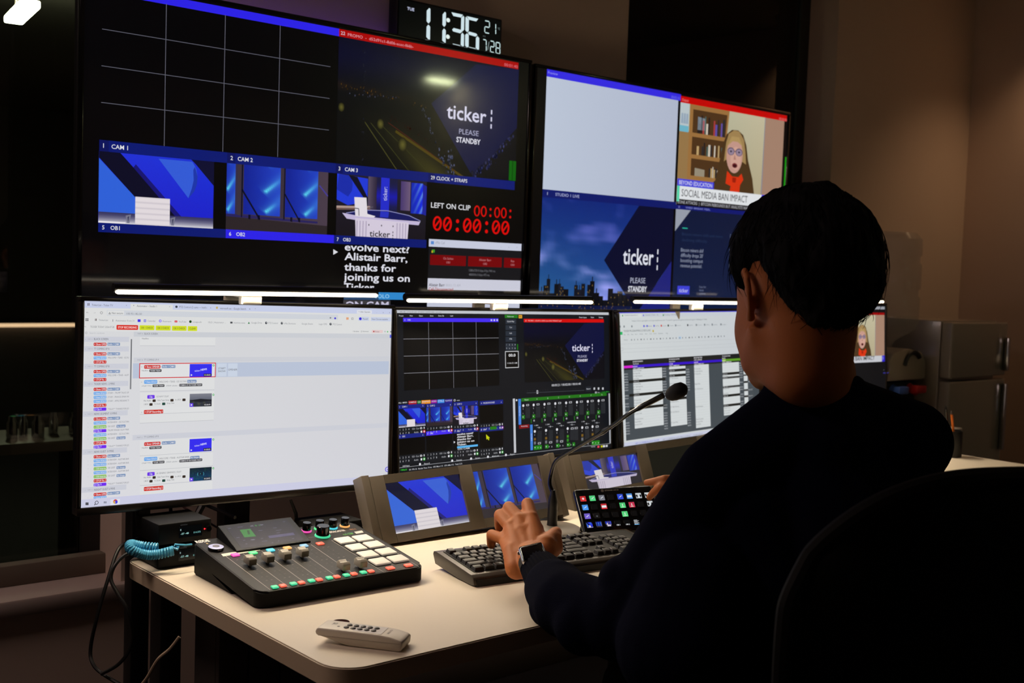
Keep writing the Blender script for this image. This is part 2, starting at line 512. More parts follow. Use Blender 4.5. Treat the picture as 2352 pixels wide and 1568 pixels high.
def pic_cam2(cv, box, lv=2, wash=0.0):
    x0, z0, x1, z1 = box
    W, H = x1 - x0, z1 - z0
    f = lambda c: tuple(q * (1 - wash) + 120 * wash for q in c)
    P = lambda *ps: [(x0 + u * W, z1 - v * H) for u, v in ps]
    cv.lgrid(x0, z0, x1, z1, 8, 8, lambda u, v: f((50 + 24 * u, 44 + 16 * u, 70 + 4 * u)), lv)
    def led(off):
        def fn(u, v):
            r = 0
            for c0, ue, ln in ((-0.06, 0.62, 0.42), (0.52, 0.60, 0.52), (0.93, 0.62, 0.36)):
                # streak rising to the right, starting at (ue, c0)
                du, dv = u - ue, (v - c0) * 1.5
                s_ = (du - dv) * 0.7071
                q_ = (du + dv) * 0.7071
                if s_ > -0.03:
                    r += math.exp(-(q_ / 0.045) ** 2) * min(1, (s_ + 0.03) * 22) * max(0, 1 - s_ / (ln * 1.2))
                r += 0.25 * math.exp(-(q_ / 0.16) ** 2) * (1 if s_ > -0.05 else 0)
            b = 0.35 + 0.65 * max(0, u - 0.1)
            return f((8 + 28 * b + 60 * r, 18 + 50 * b + 150 * r, 120 + 80 * b + 60 * r))
        return fn
    for a, b, q in ((0.0, 0.082, 0.76), (0.145, 0.515, 0.755), (0.56, 0.895, 0.76)):
        aa = a if a > 0 else -0.25
        g = led(0)
        cv.lgrid(x0 + a * W, z1 - q * H, x0 + b * W, z1, 22 if a else 8, 34, (lambda u, v, g=g: g(u, v)) if a else (lambda u, v, g=g: g(0.55 + 0.45 * u, v)), lv + 1)
    cv.lpoly(P((0, 0.80), (1, 0.86), (1, 1), (0, 1)), f((44, 36, 40)), lv + 1)
    cv.lpoly(P((0, 0.76), (0.9, 0.80), (0.9, 0.83), (0, 0.80)), f((40, 34, 92)), lv + 1)
    for a, b in ((0.10, 0.16), (0.52, 0.565)):
        cv.lpoly(P((a, 0), (b, 0), (b, 0.78), (a, 0.77)), f((58, 48, 60)), lv + 2)
    for a, b, w_ in (((0.145, 0.38), (0.32, 0.82), 0.016), ((0.56, 0.40), (0.71, 0.8), 0.014), ((0.145, 0), (0.145, 0.8), 0.012), ((0.556, 0.0), (0.556, 0.8), 0.012)):
        cv.lline(*P(a, b), w_ * W, f((12, 12, 34)), lv + 3)
    for a in (0.21, 0.30, 0.62, 0.70):
        cv.lpoly(P((a, 0.755), (a + 0.02, 0.755), (a + 0.02, 0.83), (a, 0.82)), f((14, 12, 30)), lv + 3)
    cv.lline(*P((0.91, 0.22), (1.0, 0.38)), 0.012 * W, f((70, 60, 150)), lv + 3)

def ticker_logo(cv, x, z, h, w, col, lv, dash=True, bold=0.012):
    cv.ltext('ticker', x, z, col, h, w, lv, bold)
    if dash:
        for k in range(3):
            cv.lrect(x + w * 1.115, z + h * (0.72 - 0.52 * k), x + w * 1.15, z + h * (1.04 - 0.52 * k), col, lv)

def pic_cam3(cv, box, lv=2, wash=0.0, front=True):
    x0, z0, x1, z1 = box
    W, H = x1 - x0, z1 - z0
    f = lambda c: tuple(q * (1 - wash) + 130 * wash for q in c)
    P = lambda *ps: [(x0 + u * W, z1 - v * H) for u, v in ps]
    cv.lgrid(x0, z0, x1, z1, 6, 6, lambda u, v: f((34 - 10 * v, 30 - 10 * v, 46 - 18 * v)), lv)
    cv.lpoly(P((0, 0), (0.33, 0.04), (0.33, 0.42), (0.12, 0.50), (0, 0.42)), f((34, 58, 214)), lv + 1)
    cv.lpoly(P((0.02, 0), (0.14, 0.02), (0.165, 0.14), (0.16, 0.26), (0.12, 0.36), (0, 0.26)), f((26, 44, 168)), lv + 2)
    cv.lpoly(P((0.12, 0.01), (0.215, 0.03), (0.335, 0.36), (0.335, 0.46)), f((16, 16, 36)), lv + 3)
    cv.lgrid(x0 + 0.335 * W, z1 - 0.62 * H, x0 + 0.43 * W, z1, 6, 1, lambda u, v: f((92 - 50 * u, 80 - 46 * u, 98 - 40 * u)), lv + 2)
    cv.lgrid(x0 + 0.43 * W, z1 - 0.62 * H, x0 + 0.66 * W, z1, 10, 8, lambda u, v: f((26, 26, 60 + 110 * math.exp(-((v - 0.5) / 0.2) ** 2))), lv + 2)
    cv.lrect(x0 + 0.475 * W, z1 - 0.62 * H, x0 + 0.57 * W, z1, f((36, 44, 200)), lv + 3)
    cv.ltext('ticker:', x0 + 0.545 * W, z1 - 0.38 * H, f((205, 205, 235)), 0.045 * W, 0.23 * H, lv + 4, rot=PI / 2)
    cv.lgrid(x0 + 0.70 * W, z1 - 0.52 * H, x0 + 0.81 * W, z1 - 0.03 * H, 6, 1, lambda u, v: f((70 + 40 * u, 54 + 36 * u, 110 + 10 * u)), lv + 2)
    cv.lgrid(x0 + 0.82 * W, z1 - 0.56 * H, x0 + 0.955 * W, z1 - 0.04 * H, 14, 20, lambda u, v: f((20 + 60 * math.exp(-((((u - 0.2) + (v - 0.4) * 1.1) % 0.5 - 0.25) / 0.08) ** 2) * u * 1.6, 40 + 130 * math.exp(-((((u - 0.2) + (v - 0.4) * 1.1) % 0.5 - 0.25) / 0.08) ** 2) * u, 170 + 60 * u)), lv + 3)
    cv.lpoly(P((0.955, 0.05), (1, 0.08), (1, 0.58), (0.955, 0.56)), f((30, 34, 150)), lv + 3)
    cv.lpoly(P((0.0, 0.52), (0.36, 0.49), (0.36, 0.55), (0.0, 0.585)), f((176, 150, 140)), lv + 4)
    cv.lpoly(P((0.0, 0.555), (0.36, 0.525), (0.36, 0.55), (0.0, 0.585)), f((110, 84, 78)), lv + 5)
    # glass desk
    cv.lpoly(P((0.10, 0.63), (0.30, 0.56), (0.55, 0.545), (0.80, 0.60), (0.935, 0.68), (0.60, 0.685), (0.22, 0.675)), f((24, 26, 92)), lv + 6)
    cv.lpoly(P((0.475, 0.56), (0.57, 0.56), (0.565, 0.66), (0.47, 0.66)), f((40, 50, 190)), lv + 7)
    for a, b in (((0.10, 0.63), (0.30, 0.56)), ((0.30, 0.56), (0.55, 0.545)), ((0.55, 0.545), (0.80, 0.60)), ((0.80, 0.60), (0.935, 0.68))):
        cv.lline(*P(a, b), 0.006 * W, f((150, 150, 205)), lv + 8)
    cv.lpoly(P((0.06, 0.63), (0.22, 0.66), (0.60, 0.685), (0.935, 0.69), (0.915, 0.755), (0.60, 0.74), (0.25, 0.74), (0.11, 0.72)), f((196, 184, 218)), lv + 8)
    cv.lpoly(P((0.20, 0.70), (0.80, 0.72), (0.79, 1.0), (0.21, 1.0)), f((214, 204, 222)), lv + 9)
    for k in range(4):
        for b in (0.215, 0.66):
            cv.lrect(x0 + (b + 0.033 * k) * W, z0, x0 + (b + 0.012 + 0.033 * k) * W, z1 - 0.74 * H, f((178, 166, 190)), lv + 10)
    if front:
        ticker_logo(cv, x0 + 0.36 * W, z0 + 0.01 * H, 0.10 * H, 0.23 * W, f((28, 26, 34)), lv + 11)
        for u in (0.35, 0.49, 0.62):
            cv.lell(x0 + u * W, z1 - 0.80 * H, 0.006 * W, 0.009 * W, f((50, 44, 60)), lv + 11, 8)
    # white swivel chair
    cv.lpoly(P((0.185, 0.36), (0.315, 0.355), (0.33, 0.62), (0.42, 0.65), (0.40, 0.675), (0.20, 0.67)), f((228, 222, 228)), lv + 12)
    for a, b in (((0.19, 0.54), (0.235, 0.545)), ((0.235, 0.545), (0.24, 0.66)), ((0.33, 0.52), (0.39, 0.50))):
        cv.lline(*P(a, b), 0.008 * W, f((90, 86, 100)), lv + 13)

def pic_promo(cv, box, lv=2, dim=1.0):
    """night motorway with the navy diamond and the standby wording"""
    x0, z0, x1, z1 = box
    W, H = x1 - x0, z1 - z0
    P = lambda *ps: [(x0 + u * W, z1 - v * H) for u, v in ps]
    def bg(u, v):
        r = math.exp(-((u - 0.02 - (v - 0.62) * 1.05) / 0.10) ** 2) * max(0, v - 0.55) * 2.0 if v > 0.5 else 0
        road = math.exp(-(((u - 0.36) - (v - 0.75) * 0.75) / 0.11) ** 2) * max(0, min(1, (v - 0.52) * 2.4))
        band = math.exp(-((v - 0.36 - 0.08 * u) / 0.03) ** 2) * max(0, 0.6 - u)
        blue = math.exp(-((v - 0.12) / 0.2) ** 2)
        n = 0.6 + 0.8 * noise.noise(Vector((u * 14, v * 4, 3)))
        return (8 + 46 * road + 50 * band * n, 9 + 42 * road + 26 * band * n, 12 + 10 * road + 26 * blue * (1 - u * 0.3))
    cv.lgrid(x0, z0, x1, z1, 40, 34, bg, lv)
    cv.lpoly(P((0.49, 0.40), (0.74, 0.02), (1, 0.0), (1, 0.62), (0.745, 0.97)), (13, 17, 58), lv + 1)
    cv.lpoly(P((1, 0.50), (1, 1), (0.80, 1), (0.745, 0.97)), (10, 10, 18), lv + 2)
    rnd = random.Random(5)
    def streak(a, b, n, col, s0, s1, j):
        for k in range(n):
            t = rnd.random()
            u = a[0] + (b[0] - a[0]) * t + rnd.gauss(0, j); v = a[1] + (b[1] - a[1]) * t + rnd.gauss(0, j)
            if not (0.01 < u < 0.99 and 0.01 < v < 0.98): continue
            q = rnd.uniform(s0, s1)
            g = rnd.uniform(0.35, 1.0)
            cv.lglow(x0 + u * W, z1 - v * H, q * W * .95, q * W * 1.4, tuple(c * g * .85 for c in col), tuple(c * g * .12 for c in col), lv + 3, 8)
    streak((0.45, 0.45), (0.60, 0.98), 46, (120, 130, 170), 0.002, 0.006, 0.008)
    streak((0.60, 0.75), (0.62, 0.98), 22, (130, 140, 185), 0.003, 0.009, 0.010)
    streak((0.745, 0.96), (0.97, 0.60), 70, (80, 84, 150), 0.003, 0.010, 0.014)
    streak((0.13, 0.02), (0.13, 0.95), 40, (70, 74, 100), 0.001, 0.0035, 0.004)
    streak((0.0, 0.36), (0.45, 0.42), 60, (150, 104, 40), 0.001, 0.004, 0.02)
    streak((0.05, 0.43), (0.30, 0.40), 26, (120, 124, 160), 0.001, 0.004, 0.008)
    streak((0.28, 0.55), (0.60, 0.80), 40, (110, 24, 18), 0.001, 0.0035, 0.015)
    for (a, b, w_, c) in (((0.14, 0.62), (0.33, 1.0), 0.004, (70, 68, 30)), ((0.30, 0.66), (0.72, 1.0), 0.012, (74, 62, 16)), ((0.22, 0.62), (0.52, 1.0), 0.003, (52, 54, 24)),
                          ((0.26, 0.60), (0.64, 0.93), 0.002, (90, 26, 18)), ((0.17, 0.62), (0.40, 1.0), 0.003, (60, 60, 26))):
        cv.lline(*P(a, b), w_ * W, c, lv + 2)
    for u, v, q in ((0.02, 0.53, 0.010), (0.22, 0.62, 0.012), (0.34, 0.76, 0.016)):
        cv.lglow(x0 + u * W, z1 - v * H, q * W * 1.6, q * W * 2.0, (96, 92, 40), (16, 16, 12), lv + 3)
    ticker_logo(cv, x0 + 0.578 * W, z1 - 0.50 * H, 0.115 * H, 0.232 * W, (214, 212, 236), lv + 4)
    cv.ltext('PLEASE', x0 + 0.652 * W, z1 - 0.615 * H, (170, 170, 200), 0.042 * H, 0.115 * W, lv + 4)
    cv.ltext('STANDBY', x0 + 0.638 * W, z1 - 0.685 * H, (226, 226, 238), 0.042 * H, 0.142 * W, lv + 4, 0.02)

def pic_city(cv, box, lv=2):
    x0, z0, x1, z1 = box
    W, H = x1 - x0, z1 - z0
    P = lambda *ps: [(x0 + u * W, z1 - v * H) for u, v in ps]
    def sky(u, v):
        n = noise.noise(Vector((u * 3.2, v * 5.0, 1.0))) + 0.5 * noise.noise(Vector((u * 8, v * 12, 4.0)))
        c = max(0, n - 0.05) * 150
        low = max(0, 1 - abs(v - 0.62) / 0.28) * max(0, n + 0.1) * 120
        return (16 + 26 * v + 0.8 * c + low * 1.1, 40 + 60 * v * (1 - 0.4 * u) + 0.55 * c + low * 0.8, 120 + 30 * v + 0.75 * c * 1.0 + low * 0.75)
    cv.lgrid(x0, z0, x1, z1, 36, 30, sky, lv)
    rnd = random.Random(11)
    u = 0.0
    while u < 1.0:
        w_ = rnd.uniform(0.02, 0.05)
        t = rnd.uniform(0.70, 0.90)
        c = rnd.uniform(8, 24)
        cv.lpoly(P((u, t), (min(1, u + w_), t), (min(1, u + w_), 1), (u, 1)), (c, c * 1.1, c * 1.6), lv + 1)
        if rnd.random() < 0.5:
            cv.lpoly(P((u + w_ * .4, t - .04), (min(1, u + w_ * .6), t - .04), (min(1, u + w_ * .6), t), (u + w_ * .4, t)), (c, c, c * 1.4), lv + 1)
        for k in range(3):
            a = u + rnd.random() * w_ * .8; b = t + rnd.random() * (0.97 - t)
            cv.lpoly(P((a, b), (a + .005, b), (a + .005, b + .012), (a, b + .012)), (120, 96, 50), lv + 2)
        u += w_ * 0.9
    cv.lpoly(P((0, 0.93), (1, 0.94), (1, 1), (0, 1)), (16, 24, 62), lv + 2)
    cv.lpoly(P((0.46, 0.52), (0.715, 0.0), (1, 0.0), (1, 0.50), (0.73, 1.0)), (8, 12, 44), lv + 3)
    cv.lpoly(P((1, 0.50), (1, 1), (0.735, 1)), (30, 34, 120), lv + 3)
    ticker_logo(cv, x0 + 0.605 * W, z1 - 0.545 * H, 0.145 * H, 0.245 * W, (224, 226, 238), lv + 4)
    cv.ltext('PLEASE', x0 + 0.67 * W, z1 - 0.72 * H, (180, 184, 206), 0.05 * H, 0.12 * W, lv + 4)
    cv.ltext('STANDBY', x0 + 0.655 * W, z1 - 0.80 * H, (226, 228, 238), 0.05 * H, 0.15 * W, lv + 4, 0.02)

def pic_guest(cv, box, lv=2, strap=True):
    """a video guest in front of a bookcase, with the caption straps"""
    x0, z0, x1, z1 = box
    W, H = x1 - x0, z1 - z0
    P = lambda *ps: [(x0 + u * W, z1 - v * H) for u, v in ps]
    def wall(u, v):
        return (176 + 24 * u - 20 * v, 180 + 8 * u - 24 * v, 156 - 26 * v)
    cv.lgrid(x0, z0, x1, z1, 10, 8, wall, lv)
    cv.lpoly(P((0.80, 0), (1, 0), (1, 0.86), (0.79, 0.86)), (164, 130, 110), lv + 1)
    cv.lpoly(P((0.80, 0), (0.805, 0), (0.80, 0.86), (0.793, 0.86)), (120, 140, 160), lv + 2)
    cv.lpoly(P((0, 0), (0.08, 0), (0.08, 0.27), (0, 0.27)), (186, 198, 202), lv + 1)
    cv.lpoly(P((0, 0.22), (0.08, 0.22), (0.08, 0.28), (0, 0.28)), (110, 180, 200), lv + 2)
    for k in range(3):
        cv.lpoly(P((0.012 + .022 * k, 0.10), (0.028 + .022 * k, 0.10), (0.030 + .022 * k, 0.2), (0.010 + .022 * k, 0.2)), (150, 168, 186), lv + 2)
    cv.lpoly(P((0, 0.27), (0.085, 0.27), (0.085, 0.86), (0, 0.86)), (150, 118, 74), lv + 1)
    cv.lpoly(P((0.085, 0), (0.45, 0.0), (0.40, 0.86), (0.085, 0.86)), (156, 112, 62), lv + 1)
    rnd = random.Random(3)
    for (a, b) in ((0.045, 0.275), (0.315, 0.49), (0.53, 0.70), (0.745, 0.86)):
        cv.lpoly(P((0.115, a), (0.43, a), (0.42, b), (0.115, b)), (78, 52, 28), lv + 2)
        u = 0.16 if b < 0.6 else 0.28
        while u < 0.41:
            w_ = rnd.uniform(0.008, 0.02)
            if rnd.random() < 0.75:
                h_ = (b - a) * rnd.uniform(0.45, 0.8)
                c = rnd.choice([(206, 196, 180), (60, 70, 120), (170, 60, 60), (96, 78, 160), (40, 40, 44), (190, 160, 110), (70, 96, 90), (30, 28, 30)])
                cv.lpoly(P((u, b - h_), (u + w_, b - h_), (u + w_, b), (u, b)), c, lv + 3)
            u += w_ + 0.003
    cv.lpoly(P((0.15, 0.62), (0.24, 0.63), (0.24, 0.70), (0.15, 0.70)), (150, 140, 120), lv + 3)
    cv.lpoly(P((0.16, 0.11), (0.23, 0.12), (0.23, 0.24), (0.16, 0.24)), (120, 130, 140), lv + 3)
    # jacket, long hair, face, glasses, scarf
    cv.lpoly(P((0.24, 1.0), (0.26, 0.82), (0.36, 0.70), (0.60, 0.70), (0.72, 0.82), (0.75, 1.0)), (42, 40, 50), lv + 4)
    cv.lpoly(P((0.40, 0.34), (0.43, 0.24), (0.48, 0.185), (0.54, 0.18), (0.59, 0.22), (0.625, 0.32), (0.65, 0.48), (0.70, 0.66), (0.73, 0.86), (0.60, 0.90), (0.40, 0.90), (0.32, 0.84), (0.36, 0.62)), (74, 52, 28), lv + 5)
    cv.lpoly(P((0.43, 0.32), (0.45, 0.23), (0.50, 0.185), (0.55, 0.19), (0.60, 0.27), (0.62, 0.40), (0.63, 0.52), (0.60, 0.5), (0.43, 0.5), (0.415, 0.52)), (160, 130, 82), lv + 6)
    fx, fv = 0.515, 0.44
    cv.lell(x0 + fx * W, z1 - fv * H, 0.078 * W, 0.185 * H, (196, 150, 136), lv + 7, 28)
    cv.lell(x0 + (fx + 0.012) * W, z1 - (fv + 0.03) * H, 0.05 * W, 0.12 * H, (208, 162, 146), lv + 8, 20)
    cv.lpoly(P((0.44, 0.36), (0.48, 0.25), (0.55, 0.25), (0.59, 0.34), (0.54, 0.30), (0.49, 0.30)), (176, 146, 92), lv + 8)
    for u in (0.478, 0.556):
        cv.lell(x0 + u * W, z1 - 0.405 * H, 0.034 * W, 0.040 * H, (56, 52, 86), lv + 9, 18)
        cv.lell(x0 + u * W, z1 - 0.407 * H, 0.029 * W, 0.034 * H, (150, 130, 150), lv + 10, 18)
        cv.lell(x0 + u * W, z1 - 0.405 * H, 0.010 * W, 0.010 * H, (40, 40, 60), lv + 11, 10)
    cv.lline(*P((0.51, 0.40), (0.525, 0.40)), 0.008 * H, (50, 46, 70), lv + 11)
    cv.lell(x0 + 0.52 * W, z1 - 0.545 * H, 0.026 * W, 0.026 * H, (120, 44, 48), lv + 9, 16)
    cv.lell(x0 + 0.52 * W, z1 - 0.548 * H, 0.018 * W, 0.016 * H, (56, 18, 22), lv + 10, 16)
    cv.lpoly(P((0.515, 0.43), (0.53, 0.485), (0.505, 0.485)), (176, 126, 114), lv + 9)
    cv.lpoly(P((0.45, 0.61), (0.50, 0.66), (0.56, 0.66), (0.59, 0.62), (0.61, 0.68), (0.58, 0.74), (0.57, 0.90), (0.47, 0.90), (0.49, 0.76), (0.44, 0.74)), (216, 52, 18), lv + 9)
    cv.lpoly(P((0.50, 0.67), (0.54, 0.67), (0.535, 0.72), (0.505, 0.72)), (160, 30, 10), lv + 10)
    if strap:
        cv.lrect(x0, z0 + 0.185 * H, x0 + 0.33 * W, z0 + 0.255 * H, (62, 62, 218), lv + 11)
        cv.ltext('BEYOND EDUCATION', x0 + 0.015 * W, z0 + 0.20 * H, (214, 214, 240), 0.04 * H, 0.30 * W, lv + 12, 0.01)
        cv.lrect(x0, z0 + 0.055 * H, x0 + 0.80 * W, z0 + 0.185 * H, (226, 229, 232), lv + 11)
        cv.lrect(x0, z0 + 0.03 * H, x0 + 0.022 * W, z0 + 0.185 * H, (84, 214, 172), lv + 12)
        cv.ltext('SOCIAL MEDIA BAN IMPACT', x0 + 0.04 * W, z0 + 0.085 * H, (30, 34, 44), 0.07 * H, 0.62 * W, lv + 12, 0.0)
        cv.lrect(x0 + 0.80 * W, z0 + 0.055 * H, x0 + W, z0 + 0.185 * H, (52, 40, 224), lv + 11)
        cv.ltext('ticker', x0 + 0.83 * W, z0 + 0.09 * H, (220, 220, 245), 0.06 * H, 0.12 * W, lv + 12)
        cv.lrect(x0, z0 - 0.005 * H, x0 + W, z0 + 0.055 * H, (14, 14, 18), lv + 11)
        cv.ltext('ZONE ATTACKS  |  BITCOIN REBOUNDS BUT ANALYSTS WARN THE CRYPTO RECOVERY', x0 + 0.01 * W, z0 + 0.012 * H, (190, 190, 196), 0.03 * H, 0.96 * W, lv + 12)

# ------------------------------------------------------------------ the two wall televisions
def television(x0, x1, z0, z1, y, label):
    t = thing('television', label, 'television', T((x0 + x1) / 2, y + 0.03, z0), 'televisions on the back wall')
    a, b, h = x0 - (x0 + x1) / 2, x1 - (x0 + x1) / 2, z1 - z0
    f = MB()
    e = 0.011
    f.box(a, b, -0.034, -0.02, 0, e, 0.003).box(a, b, -0.034, -0.02, h - e, h, 0.003).box(a, a + e, -0.034, -0.02, e, h - e, 0.003).box(b - e, b, -0.034, -0.02, e, h - e, 0.003)
    mkobj('bezel', f, M['black_gloss'], t)
    mkobj('housing', MB().box(a, b, -0.02, 0.005, 0, h, 0.004).box(a + 0.1, b - 0.1, 0.005, 0.035, 0.06, h - 0.06, 0.01), M['black'], t)
    mkobj('wall_mount', MB().box(-0.2, 0.2, 0.035, 0.068, h / 2 - 0.15, h / 2 + 0.15, 0.004), M['steel_black'], t)
    cv = Canvas(T((x0 + x1) / 2, y, z0))
    cv.lrect(a + e, e, b - e, h - e, BLACK, 0)
    return t, cv
TVY = 2.7
t, cv = television(0.989, 2.376, 1.17, 1.972, TVY, 'left wall television showing a many-window feed with CAM 1, CAM 2 and CAM 3')
L0 = cv.p(231, 60)[0]; L1 = cv.p(1190.5, 160)[0]
zt, zb = cv.p(779, 66)[1], cv.p(779, 83.5)[1]
xm = cv.p(779, 66)[0]
cv.lrect(L0, zb, xm, zt, BLUE); cv.lrect(xm, zb, L1, zt, RED)
cv.view(700, 0, 2.936)
cv.text('22', 243, 232, (214, 190, 200), 22, 272, bold=0.01); cv.text('PROMO  -  d52d91c1-8d06-ecec-f66b-', 290, 243, (226, 150, 160), 20, 735)
cv.text('00:01:40', 1345, 444, (220, 110, 120), 20, 1436)
cv.view(0, 0, 2.936)
for a in ((1122, 25, 1107, 985), (1520, 100, 1502, 1022), (1890, 172, 1872, 1058)): cv.line(*a, 0.0016, (96, 96, 108), 2)
for a in ((688, 195, 2228, 450), (684, 443, 2222, 664), (682, 690, 2218, 877)): cv.line(*a, 0.0016, (90, 90, 102), 2)
# promo window
pb = cv.p(2288, 243)
cv.view(740, 340, 4.126)
q = cv.p(150, 150)
pic_promo(cv, (xm, cv.p(1420, 318)[1], cv.p(1830, 200)[0], zb), 2)
a0, a1 = cv.p(1772, 118), cv.p(1830, 312)
cv.lrect(a0[0], a1[1], a1[0], a0[1], (8, 96, 12), 9)
cv.lline(((a0[0] + a1[0]) / 2, a0[1]), ((a0[0] + a1[0]) / 2, a1[1]), 0.003, (4, 60, 8), 10)
# first label row and the camera windows
cv.view(180, 300, 3.92)
r1t, r1b = cv.p(203, 82)[1], cv.p(200, 184)[1]
r2t, r2b = cv.p(200, 828)[1], cv.p(195, 912)[1]
xs = [L0, cv.p(1337, 300)[0], cv.p(2313, 400)[0]]
cv.view(740, 340, 4.126)
xs += [cv.p(1000, 400)[0], cv.p(1820, 400)[0]]
cv.lrect(xs[0], r1b, xs[4], r1t, NAVY, 10)
cv.lrect(xs[0], r2b, xs[1], r2t, NAVY, 10); cv.lrect(xs[1], r2b, xs[2], r2t, BLUE, 10); cv.lrect(xs[2], r2b, xs[3], r2t, NAVY, 10)
for k, (n, s_) in enumerate((('1', 'CAM 1'), ('2', 'CAM 2'), ('3', 'CAM 3'), ('29', 'CLOCK + STRAPS'))):
    cv.lrect(xs[k], r1b, xs[k] + 0.0225, r1t, (12, 20, 92), 11)
    hh = (r1t - r1b)
    cv.ltext(n, xs[k] + 0.009, r1b + hh * 0.32, WHITE, hh * 0.38, None, 12, 0.01)
    cv.ltext(s_, xs[k] + 0.029, r1b + hh * 0.31, WHITE, hh * 0.38, None, 12, 0.01)
for k, (n, s_) in enumerate((('5', 'OB1'), ('6', 'OB2'), ('7', 'OB3'))):
    hh = (r2t - r2b)
    cv.ltext(n, xs[k] + 0.009, r2b + hh * 0.30, WHITE, hh * 0.42, None, 12, 0.01)
    cv.ltext(s_, xs[k] + 0.029, r2b + hh * 0.30, WHITE, hh * 0.42, None, 12, 0.01)
g = 0.012
pic_cam1(cv, (xs[0], r2t, xs[1] - 0.035, r1b), 3)
pic_cam2(cv, (xs[1], r2t, xs[2] - 0.022, r1b), 3)
pic_cam3(cv, (xs[2] + 0.006, r2t, xs[3] - 0.004, r1b), 3)
# clock window
cv.text('LEFT ON CLIP', 1030, 562, (220, 220, 224), 48, 1405, 3, 0.012)
def seven(cv, s_, x, y, x1, h, col, lv, slash=False):
    """red LED style digits of a countdown"""
    a = cv.p(x, y); b = cv.p(x1, y); c = cv.p(x, y - h)
    W_, H_ = b[0] - a[0], c[1] - a[1]
    n = len(s_); wch = W_ / n
    for k, ch in enumerate(s_):
        cx = a[0] + wch * (k + 0.5)
        if ch == '0':
            ro, ri = (wch * 0.44, H_ * 0.5), (wch * 0.25, H_ * 0.37)
            N = 28
            for i in range(N):
                t0, t1 = 2 * PI * i / N, 2 * PI * (i + 1) / N
                cv.lpoly([(cx + ro[0] * math.cos(t0), a[1] + H_ / 2 + ro[1] * math.sin(t0)), (cx + ro[0] * math.cos(t1), a[1] + H_ / 2 + ro[1] * math.sin(t1)),
                          (cx + ri[0] * math.cos(t1), a[1] + H_ / 2 + ri[1] * math.sin(t1)), (cx + ri[0] * math.cos(t0), a[1] + H_ / 2 + ri[1] * math.sin(t0))], col, lv)
            if slash: cv.lline((cx - wch * 0.26, a[1] + H_ * 0.24), (cx + wch * 0.26, a[1] + H_ * 0.76), wch * 0.15, col, lv)
        elif ch == ':':
            for q_ in (0.12, 0.7): cv.lell(cx, a[1] + H_ * q_ + wch * 0.05, wch * 0.16, wch * 0.16, col, lv, 12)
seven(cv, '00:00:', 1432, 645, 1812, 105, (205, 8, 6), 3)
seven(cv, '00:00:00', 1040, 780, 1778, 140, (214, 6, 6), 3, True)
# call window
x_, z_ = cv.p(1012, 860); x2, z2 = cv.p(1888, 935)[0], cv.p(1012, 932)[1]
cv.lrect(x_, z2, x2, z_, (200, 205, 224), 2)
cv.text('vMix Call', 1070, 906, (150, 155, 170), 24, 1160, 3)
cv.rect(1030, 880, 1058, 912, (90, 140, 210), 3)
for q_ in (1690, 1765, 1840): cv.text('–' if q_ == 1690 else ('o' if q_ == 1765 else 'x'), q_, 945, (150, 155, 170), 16, None, 3)
zc = cv.p(1005, 1232)[1]
cv.lrect(x_, zc, x2, z2, (22, 22, 26), 1)
cv.rect(1040, 960, 1066, 990, (60, 150, 40), 3); cv.rect(1036, 970, 1048, 992, (200, 170, 30), 4)
zA, zB = cv.p(1022, 1008)[1], cv.p(1022, 1106)[1]
for a, b, s1, s2 in ((1022, 1362, 'Oz Sultan', 'OB1'), (1382, 1702, 'Alistair Barr', 'OB2'), (1722, 1886, 'Rea', 'OB3')):
    xa, xb = cv.p(a, 1060)[0], cv.p(b, 1060)[0]
    cv.lrect(xa, zB, xb, zA, (116, 4, 10), 3)
    cv.ltext(s1, (xa + xb) / 2, zA - (zA - zB) * 0.42, (190, 120, 126), (zA - zB) * 0.22, None, 4, 0, 'c')
    cv.ltext(s2, (xa + xb) / 2, zA - (zA - zB) * 0.80, (190, 120, 126), (zA - zB) * 0.2, None, 4, 0, 'c')
cv.text('1280x720 0 kbps 0 fps 940 ms', 1390, 1168, (110, 110, 116), 22, 1640, 3)
cv.text('48000Hz 0 kbps 475 ms', 1390, 1208, (110, 110, 116), 22, 1585, 3)
zd, ze = cv.p(1005, 1340)[1], cv.p(1000, 1497)[1]
cv.lrect(x_, zd, cv.p(1878, 1300)[0], zc, (204, 205, 220), 2)
cv.text('Alistair Barr', 1010, 1308, (70, 66, 76), 28, 1160, 3, 0.01); cv.text('00:01:13 AM', 1170, 1310, (170, 172, 186), 24, 1310, 3)
cv.text('Call Disconnected', 1008, 1346, (160, 20, 30), 26, 1240, 3, 0.01)
cv.lrect(x_, ze - 0.04, cv.p(1870, 1470)[0], cv.p(1000, 1430)[1], (196, 200, 218), 2)
# prompter window
for s_, x, y, x1 in (('evolve next?', 212, 968, 826), ('Alistair Barr,', 210, 1058, 808), ('thanks for', 208, 1158, 700), ('joining us on', 203, 1252, 830), ('Ticker.', 205, 1348, 510)):
    cv.text(s_, x, y, (222, 222, 232), 68, x1, 2, 0.018)
cv.lrect(xs[2], r2b - 0.001, xs[3], r2b + 0.018, NAVY, 3)
cv.rect(190, 1324, 640, 1366, BLACK, 3)
cv.poly([(105, 958), (150, 985), (105, 1010)], (220, 220, 226), 2)
cv.rect(205, 1405, 642, 1440, (46, 74, 110), 2); cv.rect(535, 1366, 782, 1437, (48, 136, 206), 3)
cv.text('SOLO', 500, 1420, (150, 206, 240), 36, 635, 4, 0.01)
cv.rect(200, 1440, 645, 1500, (62, 60, 64), 2); cv.text('ON CAM', 218, 1512, (200, 196, 220), 58, 628, 4, 0.03)
cv.done('screen', M['tvscreen'], t)

